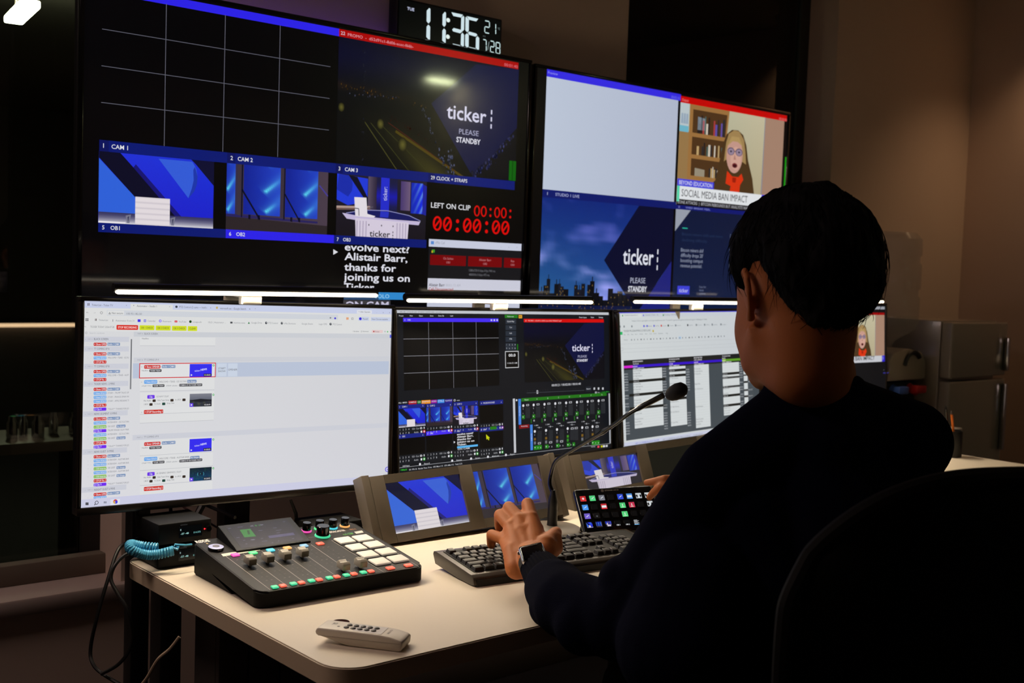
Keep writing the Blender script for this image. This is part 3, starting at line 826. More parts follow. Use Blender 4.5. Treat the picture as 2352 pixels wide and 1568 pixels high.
t, cv = television(2.388, 3.70, 1.175, 1.965, TVY, 'right wall television showing a white preview window and a guest call')
cv.view(1200, 100, 2.936)
a = cv.p(163, 170); xL = cv.p(150, 600)[0]; xM = cv.p(1066, 400)[0]; xR = cv.p(1783, 500)[0]
zB0, zB1 = a[1], cv.p(163, 221)[1]
zR0, zR1 = cv.p(1068, 352)[1], cv.p(1068, 396)[1]
cv.lrect(xL, zB1, xM, zB0, (54, 44, 226)); cv.lrect(xM, zR1, xR, zR0, (196, 4, 4))
cv.text('Preview', 172, 203, (150, 150, 240), 18, 238); cv.text('00:02:10', 1003, 368, (120, 120, 240), 18, 1060)
cv.text('Output', 1076, 386, (232, 130, 130), 18, 1120); cv.text('00:00:00', 1730, 516, (232, 120, 120), 18, 1782)
zW = cv.p(128, 980)[1]
cv.lgrid(xL, zW, xM - 0.012, zB1, 6, 4, lambda u, v: (190 - 12 * u, 200 - 14 * u, 218 - 12 * u), 1)
zG = cv.p(1036, 1083)[1]
pic_guest(cv, (xM, zG, cv.p(1762, 600)[0], zR1), 2)
a0 = cv.p(1768, 765); a1 = cv.p(1753, 1010)
cv.lrect(a1[0] + 0.005, a1[1], a1[0] + 0.017, a0[1], (20, 150, 16), 8)
zl = cv.p(125, 1033)[1]
cv.lrect(xL, zl, xM, zW, (15, 27, 104), 2)
cv.ltext('1', xL + 0.02, zl + (zW - zl) * 0.3, (200, 205, 235), (zW - zl) * 0.38, None, 3, 0.01)
cv.ltext('STUDIO 1 LIVE', xL + 0.055, zl + (zW - zl) * 0.3, (180, 186, 225), (zW - zl) * 0.38, 0.105, 3, 0.0)
zk = cv.p(1027, 1114)[1]
cv.lrect(xM, zk, xR, zG, (14, 24, 112), 2)
cv.ltext('35', xM + 0.012, zk + (zG - zk) * 0.3, (150, 156, 220), (zG - zk) * 0.38, None, 3); cv.ltext('WED BREAK FEEL', xM + 0.05, zk + (zG - zk) * 0.3, (140, 148, 215), (zG - zk) * 0.38, 0.135, 3)
zbot = 0.02
pic_city(cv, (xL, zbot, xM - 0.012, zl), 2)
cv.lgrid(xM, zbot, xR, zk, 4, 4, lambda u, v: (13 + 4 * v, 24 + 6 * v, 56 + 8 * v), 1)
a, b, c = cv.p(1030, 1112), cv.p(1135, 1122), cv.p(1026, 1264)
cv.lpoly([(xM, zk), (b[0], zk), (xM, c[1])], (152, 158, 172), 2)
cv.rect(1078, 1240, 1113, 1249, (40, 190, 160), 2)
cv.text('Bitcoin miners shift and more', 1075, 1292, (34, 50, 84), 20, 1350, 2); cv.text('declining difficulty', 1075, 1332, (34, 50, 84), 20, 1245, 2)
for k, (s_, x1) in enumerate((('Bitcoin miners shif', 1220), ("difficulty drops 20'", 1218), ('boosting comput', 1216), ('revenue potential.', 1210))):
    cv.text(s_, 1068 - k, 1402 + 35 * k, (150, 158, 180), 24, x1, 2)
for k in range(5):
    cv.text(('LOW', 'costs', 'M', 'high', 'M')[k], 1400 - k * 2, 1310 + 50 * k, (110, 120, 146), 26, None, 2)
cv.view(0, 0, 1)
cv.rect(1556, 656, 1583, 676, (62, 66, 214), 3); cv.text('ticker', 1559, 671, (210, 212, 245), 9, 1580, 4)
for k, s_ in enumerate(('Scan for', 'latest', 'updates')): cv.text(s_, 1606, 661 + 7.5 * k, (110, 120, 150), 5, None, 3)
cv.done('screen', M['tvscreen'], t)

# purple strip stuck behind the left television, glowing onto the wall above it
o = mkobj('led_strip', MB().box(1.25, 2.0, 2.752, 2.756, 1.905, 1.917), M['purple'], ang=0)
tag(o, 'purple light strip hidden behind the top of the left wall television', 'light strip')

# ------------------------------------------------------------------ digital wall clock above the left television
cm = T(2.103, 2.775, 1.972)
t = thing('wall_clock', 'wide black digital clock reading 11:36 above the left television', 'clock', cm)
mkobj('housing', MB().box(-0.195, 0.195, -0.02, 0.024, 0.0, 0.118, 0.004), M['black'], t)
cv = Canvas(T(2.103, 2.7545, 1.972))
cv.lrect(-0.189, 0.006, 0.189, 0.112, (3, 4, 5), 0)
cv.view(880, 0, 7.35)
CW = (206, 226, 232)
cv.text('TUE', 405, 165, (190, 196, 225), 50, 525, 2, 0.02)
def seg(cv, pts, lv=2): cv.poly(pts, CW, lv)
seg(cv, [(735, 180), (778, 135), (797, 150), (796, 360), (765, 398), (733, 358)]); seg(cv, [(733, 450), (762, 415), (794, 450), (790, 670), (760, 662), (728, 622)])
seg(cv, [(1003, 245), (1040, 200), (1060, 215), (1058, 420), (1030, 455), (1000, 418)]); seg(cv, [(999, 515), (1028, 480), (1057, 512), (1055, 722), (1030, 715), (996, 682)])
cv.ell(1097, 340, 32, 36, (226, 240, 236), 2); cv.ell(1092, 620, 32, 36, (226, 240, 236), 2)
for g_ in ([(1152, 206), (1345, 248), (1318, 298), (1185, 270)], [(1352, 265), (1370, 290), (1366, 500), (1340, 530), (1312, 505), (1318, 305)],
           [(1165, 500), (1190, 472), (1318, 505), (1335, 535), (1300, 562), (1180, 530)], [(1315, 580), (1340, 552), (1366, 590), (1363, 780), (1335, 782), (1308, 755)],
           [(1172, 735), (1300, 765), (1300, 775), (1180, 748)],
           [(1412, 272), (1605, 318), (1570, 362), (1445, 332)], [(1390, 300), (1402, 280), (1447, 335), (1444, 520), (1418, 545), (1388, 510)],
           [(1430, 552), (1450, 532), (1570, 566), (1590, 592), (1560, 618), (1445, 585)], [(1385, 590), (1415, 560), (1444, 595), (1442, 790), (1412, 800), (1384, 770)],
           [(1566, 640), (1592, 610), (1622, 645), (1618, 838), (1590, 836), (1562, 808)], [(1445, 790), (1560, 815), (1560, 826), (1448, 800)]):
    seg(cv, g_)
def smallseg(cv, x, y, w_, h, on, th=16, sl=0.22):
    P_ = {'a': ((0, 0), (1, 0)), 'b': ((1, 0), (1, .5)), 'c': ((1, .5), (1, 1)), 'd': ((0, 1), (1, 1)), 'e': ((0, .5), (0, 1)), 'f': ((0, 0), (0, .5)), 'g': ((0, .5), (1, .5))}
    for s_ in on:
        (a, b), (c, d) = P_[s_]
        k = 0.08
        a_, b_, c_, d_ = a + (c - a) * k, b + (d - b) * k, c - (c - a) * k, d - (d - b) * k
        p0 = cv.p(x + a_ * w_, y + b_ * h + a_ * w_ * sl); p1 = cv.p(x + c_ * w_, y + d_ * h + c_ * w_ * sl)
        cv.lline(p0, p1, 0.0032, (196, 222, 222), 2)
smallseg(cv, 1715, 348, 80, 200, 'abged'); smallseg(cv, 1840, 388, 60, 180, 'bc')
smallseg(cv, 1685, 665, 55, 185, 'abc'); smallseg(cv, 1810, 690, 62, 185, 'abged'); smallseg(cv, 1905, 712, 66, 185, 'abcdefg')
cv.line(1765, 845, 1788, 705, 0.0016, (150, 170, 170), 2)
cv.text('°C', 1935, 500, (130, 150, 150), 34, 1968, 2); cv.text('M D', 1686, 620, (90, 104, 104), 24, 1728, 2)
cv.done('display', M['led'], t)

# ------------------------------------------------------------------ four desk monitors in a row
GRP_M = 'desk monitors in a row'
def monitor(cx, cy, cz, yaw, tilt, roll, W, H, label, back=0.045):
    mx = Matrix.Translation((cx, cy, cz)) @ Matrix.Rotation(yaw, 4, 'Z') @ Matrix.Rotation(-tilt, 4, 'X') @ Matrix.Rotation(-roll, 4, 'Y')
    t = thing('monitor', label, 'monitor', T(cx, cy, cz - H / 2), GRP_M)
    e, e2 = 0.009, 0.016
    w, h = W / 2, H / 2
    f = MB()
    f.box(-w - e, w + e, -0.004, 0.012, h, h + e, 0.003).box(-w - e, w + e, -0.004, 0.012, -h - e2, -h, 0.003)
    f.box(-w - e, -w, -0.004, 0.012, -h, h, 0.003).box(w, w + e, -0.004, 0.012, -h, h, 0.003)
    mkobj('bezel', f.xf(mx), M['bezel'], t, world=True)
    mkobj('housing', MB().box(-w - e + .001, w + e - .001, 0.012, 0.03, -h - e2, h + e, 0.003).box(-w * .6, w * .6, 0.03, 0.03 + back, -h * .6, h * .6, 0.015).xf(mx), M['black'], t, world=True)
    bp_ = mx @ Vector((0, 0.03 + back, 0))
    mkobj('mount_arm', MB().box(bp_.x - 0.04, bp_.x + 0.04, bp_.y - 0.004, 2.4515, 1.01, 1.08, 0.002), M['steel_black'], t, world=True)
    cv = Canvas(mx)
    cv.lrect(-w, -h, w, h, BLACK, 0)
    return t, cv, (-w, -h, w, h)

# --- left: browser with the show rundown
t, cv, (mx0, mz0, mx1, mz1) = monitor(1.1572, 2.168, 1.039, -0.0307, 0.0308, -0.0163, 0.691, 0.3937, 'leftmost desk monitor, a white web rundown with coloured tags on screen')
LG, TX = (214, 215, 218), (96, 98, 106)
cv.lgrid(mx0, mz0, mx1, mz1, 8, 4, lambda u, v: (214 + 4 * v - 8 * u, 215 + 3 * v - 8 * u, 217 + 6 * v - 6 * u), 1)
cv.view(180, 660, 5.8075)
zt1 = cv.p(65, 268)[1]
cv.lrect(mx0, zt1, mx1, mz1, (197, 204, 230), 2)
zt2 = cv.p(65, 580)[1]
cv.lrect(mx0, zt2, mx1, zt1, (219, 220, 220), 2)
a = cv.p(697, 218); b = cv.p(1258, 300)
cv.lrect(a[0], zt1 - 0.001, b[0], a[1], (219, 220, 220), 3)
cv.text('TinkerList - Ticker TV', 178, 245, TX, 26, 460, 4); cv.text('x', 634, 245, TX, 18, None, 4)
cv.text('Automator - Studio 1', 778, 258, TX, 26, 1045, 4); cv.text('x', 1210, 262, TX, 18, None, 4)
cv.text('PTZ Control (2 cams — hold c', 1345, 272, TX, 26, 1715, 4); cv.text('x', 1757, 278, TX, 18, None, 4)
cv.text('microsoft sec - Google Search', 1888, 290, TX, 26, 2235, 4); cv.text('x', 2280, 294, TX, 18, None, 4)
for x in (122, 138): cv.rect(x, 208, x + 7, 243, (60, 30, 30), 4)
cv.ell(1307, 257, 16, 16, (60, 66, 76), 4); cv.ell(1847, 270, 13, 16, (200, 170, 90), 4); cv.ell(737, 240, 6, 7, (140, 140, 150), 4)
cv.text('<-', 105, 344, (60, 62, 68), 22, 135, 4); cv.text('->', 200, 347, (150, 150, 156), 18, 230, 4)
cv.ell(307, 337, 17, 17, (80, 82, 88), 4); cv.ell(307, 337, 13, 13, (219, 220, 220), 5)
A0 = cv.p(380, 300); A1 = cv.p(380, 374)
cv.view(560, 660, 5.8075)
xe = cv.p(1255, 420)[0]
cv.lrect(A0[0], A1[1], xe, A0[1], (205, 209, 216), 3)
cv.view(180, 660, 5.8075)
q0 = cv.p(388, 300); q1 = cv.p(608, 376)
cv.lrect(q0[0], q1[1] + .001, q1[0], q0[1] - .001, (220, 221, 221), 4)
cv.poly([(400, 355), (433, 356), (417, 327)], (90, 92, 98), 5); cv.poly([(409, 350), (425, 351), (417, 336)], (220, 221, 221), 6)
cv.text('Not secure', 446, 353, (80, 82, 90), 25, 594, 5); cv.text('100.93.182.50', 640, 361, (120, 124, 132), 25, 845, 5)
for i in range(2):
    for j in range(2): cv.rect(95 + 22 * i, 412 + 20 * j, 110 + 22 * i, 427 + 20 * j, (70, 72, 78), 4)
for x, y, c in ((222, 415, (60, 30, 30)), (236, 415, (60, 30, 30)), (455, 425, (120, 120, 126))): cv.rect(x, y, x + 7, y + 30, c, 4)
for s_, x, y, x1 in (('TinkerList', 270, 445, 395), ('Automator from 31', 495, 451, 745), ('Calendar', 920, 456, 1030), ('Restream', 1125, 461, 1238), ('YouTube', 1335, 466, 1437), ('Livepush', 1525, 470, 1642), ('OLD | Automator ...', 1730, 474, 1965), ('Intertivo.news', 2070, 480, 2222)):
    cv.text(s_, x, y, (134, 136, 144), 22, x1, 4)
cv.rect(790, 424, 828, 460, (64, 44, 226), 4); cv.rect(872, 427, 902, 460, (92, 92, 220), 4); cv.rect(880, 436, 894, 452, (219, 220, 230), 5)
cv.ell(1091, 446, 18, 18, (120, 100, 240), 4); cv.ell(1091, 446, 9, 9, (225, 225, 240), 5)
cv.rect(1283, 440, 1318, 466, (216, 36, 50), 4); cv.poly([(1296, 446), (1296, 460), (1308, 453)], WHITE, 5)
cv.ell(1493, 455, 17, 18, (30, 70, 26), 4); cv.rect(2025, 456, 2055, 480, (70, 72, 78), 4)
cv.text('<-', 80, 530, TX, 18, 105, 4); cv.text('TICKER TODAY 2026-07-28', 158, 536, (126, 128, 134), 25, 476, 4)
def pill(x0, y0, x1, y1, col, s_=None, tc=WHITE, th=24, lv=4, pad=20, bold=0.012, tx1=None):
    a, b = cv.p(x0, y0), cv.p(x1, y1)
    zc = cv.p(x0, y1)[1]
    b = (b[0], zc)
    r = min(0.0016, (a[1] - b[1]) * 0.25)
    pts = []
    for cx_, cz_, a0 in ((b[0] - r, a[1] - r, 0), (a[0] + r, a[1] - r, 90), (a[0] + r, b[1] + r, 180), (b[0] - r, b[1] + r, 270)):
        for k in range(4):
            q = R(a0 + 30 * k); pts.append((cx_ + r * math.cos(q), cz_ + r * math.sin(q)))
    cv.lpoly(pts, col, lv)
    if s_:
        hh = cv.p(x0, y1 - th)[1] - zc
        w_ = (b[0] - a[0]) * (1 - 2 * pad / (x1 - x0))
        cv.ltext(s_, a[0] + (b[0] - a[0]) * pad / (x1 - x0), (a[1] + b[1]) / 2 - hh / 2, tc, hh, w_, lv + 1, bold)
pill(508, 498, 795, 563, (214, 52, 42), 'STOP RECORDING', (248, 222, 220), 27)
for x0, x1, s_ in ((815, 1013, 'OB 1 CHECK'), (1031, 1229, 'OB 2 CHECK'), (1247, 1442, 'OB 3 CHECK'), (1458, 1583, 'CLEAR')):
    pill(x0, 503 + (x0 - 815) * 0.018, x1, 568 + (x0 - 815) * 0.018, (208, 220, 42), s_, (96, 104, 40), 25, bold=0.006)
# grey header across the main pane and its rows
HD = (200, 202, 210)
def band(y0, y1, x0, col, lv=2, xr=None):
    z0_, z1_ = cv.p(x0, y1)[1], cv.p(x0, y0)[1]
    cv.lrect(cv.p(x0, y0)[0], z0_, mx1 - 0.004 if xr is None else xr, z1_, col, lv)
band(590, 655, 738, (201, 204, 210), 3)
cv.text('PART A', 790, 624, (140, 142, 150), 18, 860, 5); cv.text('BLACK SCREEN', 880, 628, (110, 112, 120), 24, 1057, 5)
xcard = cv.p(1822, 900)[0]
CARD = (220, 221, 222)
def card(y0, y1, lv=3, x=822):
    cv.lrect(cv.p(x, y0)[0], cv.p(x, y1)[1], xcard, cv.p(x, y0)[1], CARD, lv)
    cv.lrect(cv.p(x, y0)[0], cv.p(x, y1)[1] - 0.0006, xcard, cv.p(x, y1)[1] + 0.0002, (186, 188, 194), lv + 1)
card(662, 775); cv.text('Headline', 848, 690, TX, 20, 935, 5)
band(935, 1000, 738, (203, 205, 212), 2)
cv.text('PART B', 785, 975, (150, 152, 160), 18, 858, 5); cv.text('TT COMING UP A', 876, 977, (124, 126, 134), 25, 1072, 5)
band(1010, 1212, 728, (184, 194, 214), 3)
def playcard(y0, pre, dark=False):
    pass
card(1212, 1385); 
# highlighted card with red outline
a = cv.p(812, 1010); b = cv.p(1828, 1212); zb_ = cv.p(812, 1212)[1]
cv.lrect(a[0], zb_, b[0], a[1], (206, 24, 34), 5); cv.lrect(a[0] + 0.0016, zb_ + 0.0016, b[0] - 0.0016, a[1] - 0.0016, (221, 222, 224), 6)
NSB = (116, 142, 182)
def opener(y, t_y, lv=7, slope=0.0):
    pill(876, y, 1092, y + 48, (204, 40, 34), '> Show OPENER', WHITE, 25, lv, 10); pill(1110, y - 2 - slope, 1293, y + 40 - slope, NSB, 'Studio 1 CAM 3', WHITE, 24, lv, 6)
    cv.text('Headline', 845, y + 82, TX, 18, 930, lv); pill(946, y + 56, 1106, y + 92, (44, 44, 48), 'TICKER TODAY', WHITE, 20, lv, 10)
opener(1035, 1100)
cv.text('B1', 836, 1066, (160, 162, 170), 14, None, 7)
def thumb(x0, y0, x1, y1, news, s_, lv=7, yr=0):
    a = cv.p(x0, y0); zb_ = cv.p(x0, y1)[1]; x1_ = cv.p(x1, y0)[0]
    W_, H_ = x1_ - a[0], a[1] - zb_
    if news == 1:
        cv.lrect(a[0], zb_, x1_, a[1], (52, 44, 236), lv)
        cv.ltext('ticker:', a[0] + W_ * 0.22, zb_ + H_ * 0.40, (200, 200, 245), H_ * 0.13, W_ * 0.26, lv + 1, 0.01, rot=0.08); cv.ltext('NEWS', a[0] + W_ * 0.50, zb_ + H_ * 0.47, (214, 214, 248), H_ * 0.14, W_ * 0.28, lv + 1, 0.03, rot=0.12)
    elif news == 2:
        cv.lgrid(a[0], zb_, x1_, a[1], 12, 12, lambda u, v: ((126 - 60 * v, 128 - 56 * v, 140 - 50 * v) if v < 0.42 else (44 + 60 * max(0, noise.noise(Vector((u * 8, v * 9, 1)))), 48 + 60 * max(0, noise.noise(Vector((u * 8, v * 9, 1)))), 62)), lv)
        cv.lpoly([(a[0], zb_ + H_ * .5), (a[0] + W_ * .5, zb_ + H_ * .6), (x1_, zb_ + H_ * .5), (x1_, zb_ + H_ * .42), (a[0] + W_ * .5, zb_ + H_ * .36), (a[0], zb_ + H_ * .44)], (30, 32, 40), lv + 1)
    else:
        cv.lgrid(a[0], zb_, x1_, a[1], 20, 14, lambda u, v: (12 + 30 * max(0, noise.noise(Vector((u * 18, v * 16, 2)))), 26 + 34 * v + 60 * max(0, noise.noise(Vector((u * 18, v * 16, 2)))), 44 + 60 * v), lv)
        cv.ltext('(     )', a[0] + W_ * 0.35, zb_ + H_ * 0.44, (90, 190, 200), H_ * 0.2, W_ * 0.3, lv + 1); cv.lrect(a[0] + W_ * .42, zb_ + H_ * .46, a[0] + W_ * .58, zb_ + H_ * .6, (20, 24, 30), lv + 1)
        cv.ltext('AI', a[0] + W_ * 0.46, zb_ + H_ * 0.5, (80, 190, 200), H_ * 0.07, None, lv + 2)
    cv.lrect(a[0], zb_, a[0] + W_ * 0.16, zb_ + H_ * 0.28, (96, 60, 226) if news > 1 else (52, 44, 236), lv + 2)
    cv.lpoly([(a[0] + W_ * .05, zb_ + H_ * .07), (a[0] + W_ * .05, zb_ + H_ * .23), (a[0] + W_ * .13, zb_ + H_ * .15)], WHITE, lv + 3)
    cv.lrect(a[0] + W_ * 0.63, zb_ + H_ * 0.03, x1_ - W_ * 0.02, zb_ + H_ * 0.24, (26, 26, 34), lv + 2)
    cv.ltext(s_, a[0] + W_ * 0.66, zb_ + H_ * 0.08, WHITE, H_ * 0.11, W_ * 0.28, lv + 3, 0.01)
    cv.lell(x1_ + 0.0035, a[1] - H_ * 0.12, 0.0022, 0.0022, (60, 170, 90), lv, 14); cv.lell(x1_ + 0.0035, a[1] - H_ * 0.12, 0.0012, 0.0012, (200, 225, 206), lv + 1, 10)
thumb(1484, 1021, 1780, 1193, 1, '01:00:03')
for x0, x1, s1, s2 in ((1850, 1978, 'START', 'SHOW'), (1996, 2122, 'OPENER', None)):
    a = cv.p(x0, 1012); zb_ = cv.p(x0, 1186)[1]; x1_ = cv.p(x1, 1012)[0]
    cv.lrect(a[0], zb_, x1_, a[1], (200, 210, 226), 5)
    h_ = a[1] - zb_
    if s2:
        cv.ltext(s1, (a[0] + x1_) / 2, zb_ + h_ * .55, TX, h_ * .14, None, 6, 0, 'c'); cv.ltext(s2, (a[0] + x1_) / 2, zb_ + h_ * .33, TX, h_ * .14, None, 6, 0, 'c')
    else: cv.ltext(s1, (a[0] + x1_) / 2, zb_ + h_ * .45, TX, h_ * .14, None, 6, 0, 'c')
def solo(y, s_, x1, lv=5, sl=0.0):
    pill(876, y, 1050, y + 50, (104, 166, 232), '^ Host SOLO', WHITE, 25, lv, 10); cv.text(s_, 1075, y + 34 - sl, (120, 122, 130), 22, x1, lv)
    pill(x1 + 14, y - 3 - sl * 2, x1 + 138, y + 36 - sl * 2, NSB, 'No Stinger', WHITE, 22, lv, 8)
    cv.text('STRAP TITLE', 845, y + 88, (130, 132, 140), 18, 972, lv); pill(988, y + 58 - sl, 1146, y + 93 - sl, (44, 44, 48), 'TICKER TODAY', WHITE, 19, lv, 8)
    cv.text('STRAP subtitle 1', 1168, y + 84 - sl * 2, (130, 132, 140), 18, 1330, lv); pill(1346, y + 50 - sl * 3, 1650, y + 86 - sl * 3, (44, 44, 48), 'COMING UP ON TICKER TODAY', WHITE, 19, lv, 8)
solo(1235, 'WELCOME + TEASE - OZ SULTAN', 1436)
cv.text('B2', 834, 1268, (160, 162, 170), 14, None, 5)
card(1405, 1690)
def clip(y, s_, x1, lv=5, sl=0.0):
    pill(918, y, 1016, y + 48, (108, 56, 226), 'Clip', WHITE, 25, lv, 30); cv.text(s_, 1040, y + 30 - sl, (120, 122, 130), 22, x1, lv)
    for s2, xx, xx1, yy in (('Has Audio', 870, 968, 84), ('Hide Topic Strap', 1052, 1208, 78), ('In a BOX', 1290, 1368, 70), ('2 BOX', 872, 930, 132), ('To Studio', 1010, 1096, 126), ('Strap Title', 1180, 1276, 118)):
        cv.text(s2, xx, y + yy - sl, TX, 19, xx1, lv)
    for xx, yy, g_ in ((988, 58, 0), (1226, 52, 0), (1386, 46, 0), (946, 108, 0), (1116, 100, 1)):
        pill(xx, y + yy - sl, xx + 42, y + yy + 34 - sl, (30, 70, 60) if g_ else (56, 46, 40), None, lv=lv)
clip(1435, 'US NAVY OLAY', 1205)
thumb(1484, 1418, 1778, 1592, 2, '02:26:01')
cv.view(180, 920, 5.8075)
pill(873, 124, 1130, 177, (206, 52, 40), '> STOP Recording 1', WHITE, 27, 5, 10); cv.text('B4', 834, 162, (160, 162, 170), 14, None, 5)
card(95, 298)
band(458, 528, 722, (203, 205, 214), 3)
cv.text('PART C', 780, 500, (150, 152, 160), 18, 856, 5); cv.text('TT COMING UP B', 874, 496, (124, 126, 134), 25, 1068, 5)
card(530, 735); opener(555, 640, 7, 10); thumb(1482, 512, 1776, 686, 1, '01:00:03')
card(735, 930); solo(755, 'WELCOME + TEASE - ALISTAIR BARR', 1476, 5, 6)
card(930, 1130); clip(955, 'AI GENERIC GRAPHICS | OLAY', 1372, 5, 6); thumb(1483, 900, 1776, 1076, 3, '01:24:01')
card(1140, 1260); pill(873, 1150, 1130, 1206, (206, 52, 40), '> STOP Recording 2', WHITE, 27, 5, 10)
# side rundown list
cv.view(180, 660, 5.8075)
xs0, xs1 = cv.p(75, 900)[0], cv.p(672, 900)[0]
cv.text('Search rundown', 150, 616, (176, 178, 184), 20, 348, 4); cv.ell(103, 605, 14, 14, (150, 152, 158), 4); cv.ell(103, 605, 10, 10, (219, 220, 220), 5)
cv.lrect(cv.p(698, 690)[0], cv.p(698, 1356)[1], cv.p(716, 690)[0], cv.p(698, 688)[1], (120, 122, 126), 4)
def head(y, s_, x1, n='PART A'):
    z1_, z0_ = cv.p(75, y - 36)[1], cv.p(75, y + 34)[1]
    cv.lrect(xs0, z0_, xs1, z1_, (202, 204, 214), 3)
    cv.text('v', 88, y + 6, TX, 12, None, 4); cv.text(n, 124, y + 6, (160, 162, 170), 15, 188, 4); cv.text(s_, 207, y + 10, (92, 94, 102), 26, x1, 4)
KIND = {'o': ((204, 40, 34), '> Show OPEI', 'Studio 1 CAM 1'), 'h': ((112, 170, 232), '^ Host SOLO', None), 's': ((204, 40, 34), '> STOP Rc 1', None), 'c': ((112, 44, 236), 'Clip 4', None), 'g': ((132, 188, 86), '~ OB Intervie', None)}
def row(y, k, s_=None, tag_=None, num='', dy=0):
    col, tx, t2 = KIND[k]
    pill(203, y - 20, 372, y + 22, col, tx if k != 'c' else '[] Clip ' + num, WHITE, 24, 4, 9 if k != 'c' else 8, tx1=None) if k != 'c' else (pill(203, y - 20, 372, y + 22, col, None, lv=4), cv.text('[] Clip ' + num, 212, y + 11, WHITE, 24, 305, 5, 0.01))
    cv.text('--', 152, y + 6, (168, 180, 190), 10, 174, 4)
    if k in 'hg': cv.text('>', 124, y + 6, TX, 10, None, 4)
    if t2: pill(385, y - 20 + dy, 556, y + 19 + dy, NSB, s_ or t2, WHITE, 24, 4, 5)
    elif s_: cv.text(s_, 390, y + 8 + dy, (124, 126, 134), 22, 672 if len(s_) > 10 else 490, 4)
    if tag_: pill(506, y - 23 + dy, 628, y + 13 + dy, NSB, 'No Stinger', WHITE, 20, 4, 6)
head(690, 'BLACK SCREEN', 398); row(756, 'o')
head(820, 'TT COMING UP A', 413, 'PART B'); row(885, 'o', 'Studio 1 CAM 3'); row(939, 'h', 'WELCOME + TEASE - OZ SU'); row(993, 's')
head(1055, 'TT COMING UP B', 411, 'PART C'); row(1121, 'o', 'Studio 1 CAM 3'); row(1174, 'h', 'WELCOME + TEASE - ALIST'); row(1229, 's')
head(1290, 'TICKER NEWS - 2 MINS', 482, 'PART D'); row(1357, 'o'); row(1410, 'h', 'STORY - TRUMP TALKS UP'); row(1464, 'h', 'STORY - FRANCE SPAIN WI'); row(1517, 'h', 'STORY - APPLE REGAINS TI')
cv.view(180, 920, 5.8075)
row(62, 's'); row(115, 'c', '**OLAY** THANKS FOR JO', None, '4')
head(180, 'NEWS SEGMENT 10 MINS', 512, 'PART E'); row(244, 'o', None, None, '', -7); row(297, 'h', 'INTERVIEW - OZ SULTAN', None, '', -5); row(351, 'g', 'OB GUEST', 1, '', -6); row(404, 'c', 'TRUMP IMAGES OLAY MAR', None, '5', -6)
row(457, 'h', 'INTERVIEW - OZ SULTAN', None, '', -6); row(511, 'g', 'OB GUEST', 1, '', -8); row(564, 's'); row(618, 'c', '**OLAY** THANKS FOR JO', None, '7', -8)
head(686, 'NEWS GUEST 10 MINS', 470, 'PART F'); row(748, 'o', None, None, '', -10); row(801, 'h', 'INTERVIEW - ALISTAIR BAR', None, '', -8); row(854, 'h', 'INTERVIEW - ALISTAIR BAR', None, '', -8); row(908, 'g', 'OB GUEST', 1, '', -10)
row(961, 'h', 'INTERVIEW - ALISTAIR BAR', None, '', -10); row(1014, 'g', 'OB GUEST', 1, '', -10); row(1068, 's'); row(1122, 'c', '**OLAY** THANKS FOR JO', None, '9', -10)
head(1192, 'INSIGHT GUEST 6 MINS', 486, 'PART G'); row(1252, 'o', None, None, '', -14); row(1296, 'h')
# task bar
zk = cv.p(55, 1318)[1]
cv.lrect(mx0, mz0, mx1, zk, (202, 203, 226), 6)
for i in range(2):
    for j in range(2): cv.rect(95 + 20 * i, 1356 + 18 * j, 112 + 20 * i, 1372 + 18 * j, (14, 14, 18), 7)
cv.ell(242, 1358, 24, 25, (30, 30, 36), 7); cv.ell(242, 1358, 17, 18, (202, 203, 226), 8); cv.line(226, 1374, 210, 1391, 0.0012, (30, 30, 36), 8)
for x in (338, 358): cv.rect(x, 1342, x + 14, 1366, (120, 122, 140), 7)
cv.rect(428, 1318, 550, 1400, (222, 223, 236), 7); cv.ell(491, 1343, 29, 29, (210, 60, 50), 8); cv.ell(499, 1350, 22, 22, (60, 60, 220), 9); cv.ell(480, 1352, 14, 20, (220, 180, 50), 9)
# right end of the toolbar
cv.view(560, 660, 5.8075)
for s_, x, y, x1 in (('Google Drive', 98, 480, 240), ('PTZ Control', 325, 484, 452), ('vMix Shortcuts', 536, 490, 690), ('Google Sheets', 770, 494, 920), ('Logo CMS', 1000, 498, 1108), ('PTZ Control', 1185, 502, 1305)):
    cv.text(s_, x, y, (134, 136, 144), 22, x1, 4)
for x, y in ((297, 472), (506, 476), (1156, 488)): cv.ell(x, y, 15, 17, (66, 70, 76), 4); cv.ell(x + 3, y - 4, 6, 7, (170, 172, 180), 5)
cv.poly([(52, 484), (80, 484), (66, 456)], (60, 130, 80), 4)
cv.text('x', 70, 292, TX, 18, None, 4); cv.text('+', 146, 292, TX, 18, None, 4)
cv.rect(1508, 300, 1706, 352, (220, 222, 230), 4); cv.text('+ Ask Gemini', 1530, 334, TX, 22, 1684, 5)
for s_, x in (('-', 1770), ('o', 1852), ('x', 1936)): cv.text(s_, x, 342, TX, 20, None, 4)
cv.ell(1217, 411, 13, 13, (70, 60, 210), 4); cv.ell(1154, 405, 11, 11, (130, 132, 140), 4); cv.rect(1366, 398, 1394, 430, (226, 140, 70), 4); cv.rect(1376, 398, 1380, 430, (219, 220, 220), 5)
cv.rect(1436, 402, 1460, 430, (100, 102, 108), 4); cv.rect(1440, 406, 1456, 426, (219, 220, 220), 5)
cv.rect(1526, 390, 1668, 445, (198, 206, 228), 4); cv.ell(1553, 417, 18, 19, (60, 44, 210), 5); cv.text('Paused', 1585, 428, TX, 22, 1652, 5)
cv.rect(1694, 394, 1960, 452, (198, 206, 228), 4); cv.text('New Chrome available', 1706, 432, TX, 22, 1920, 5)
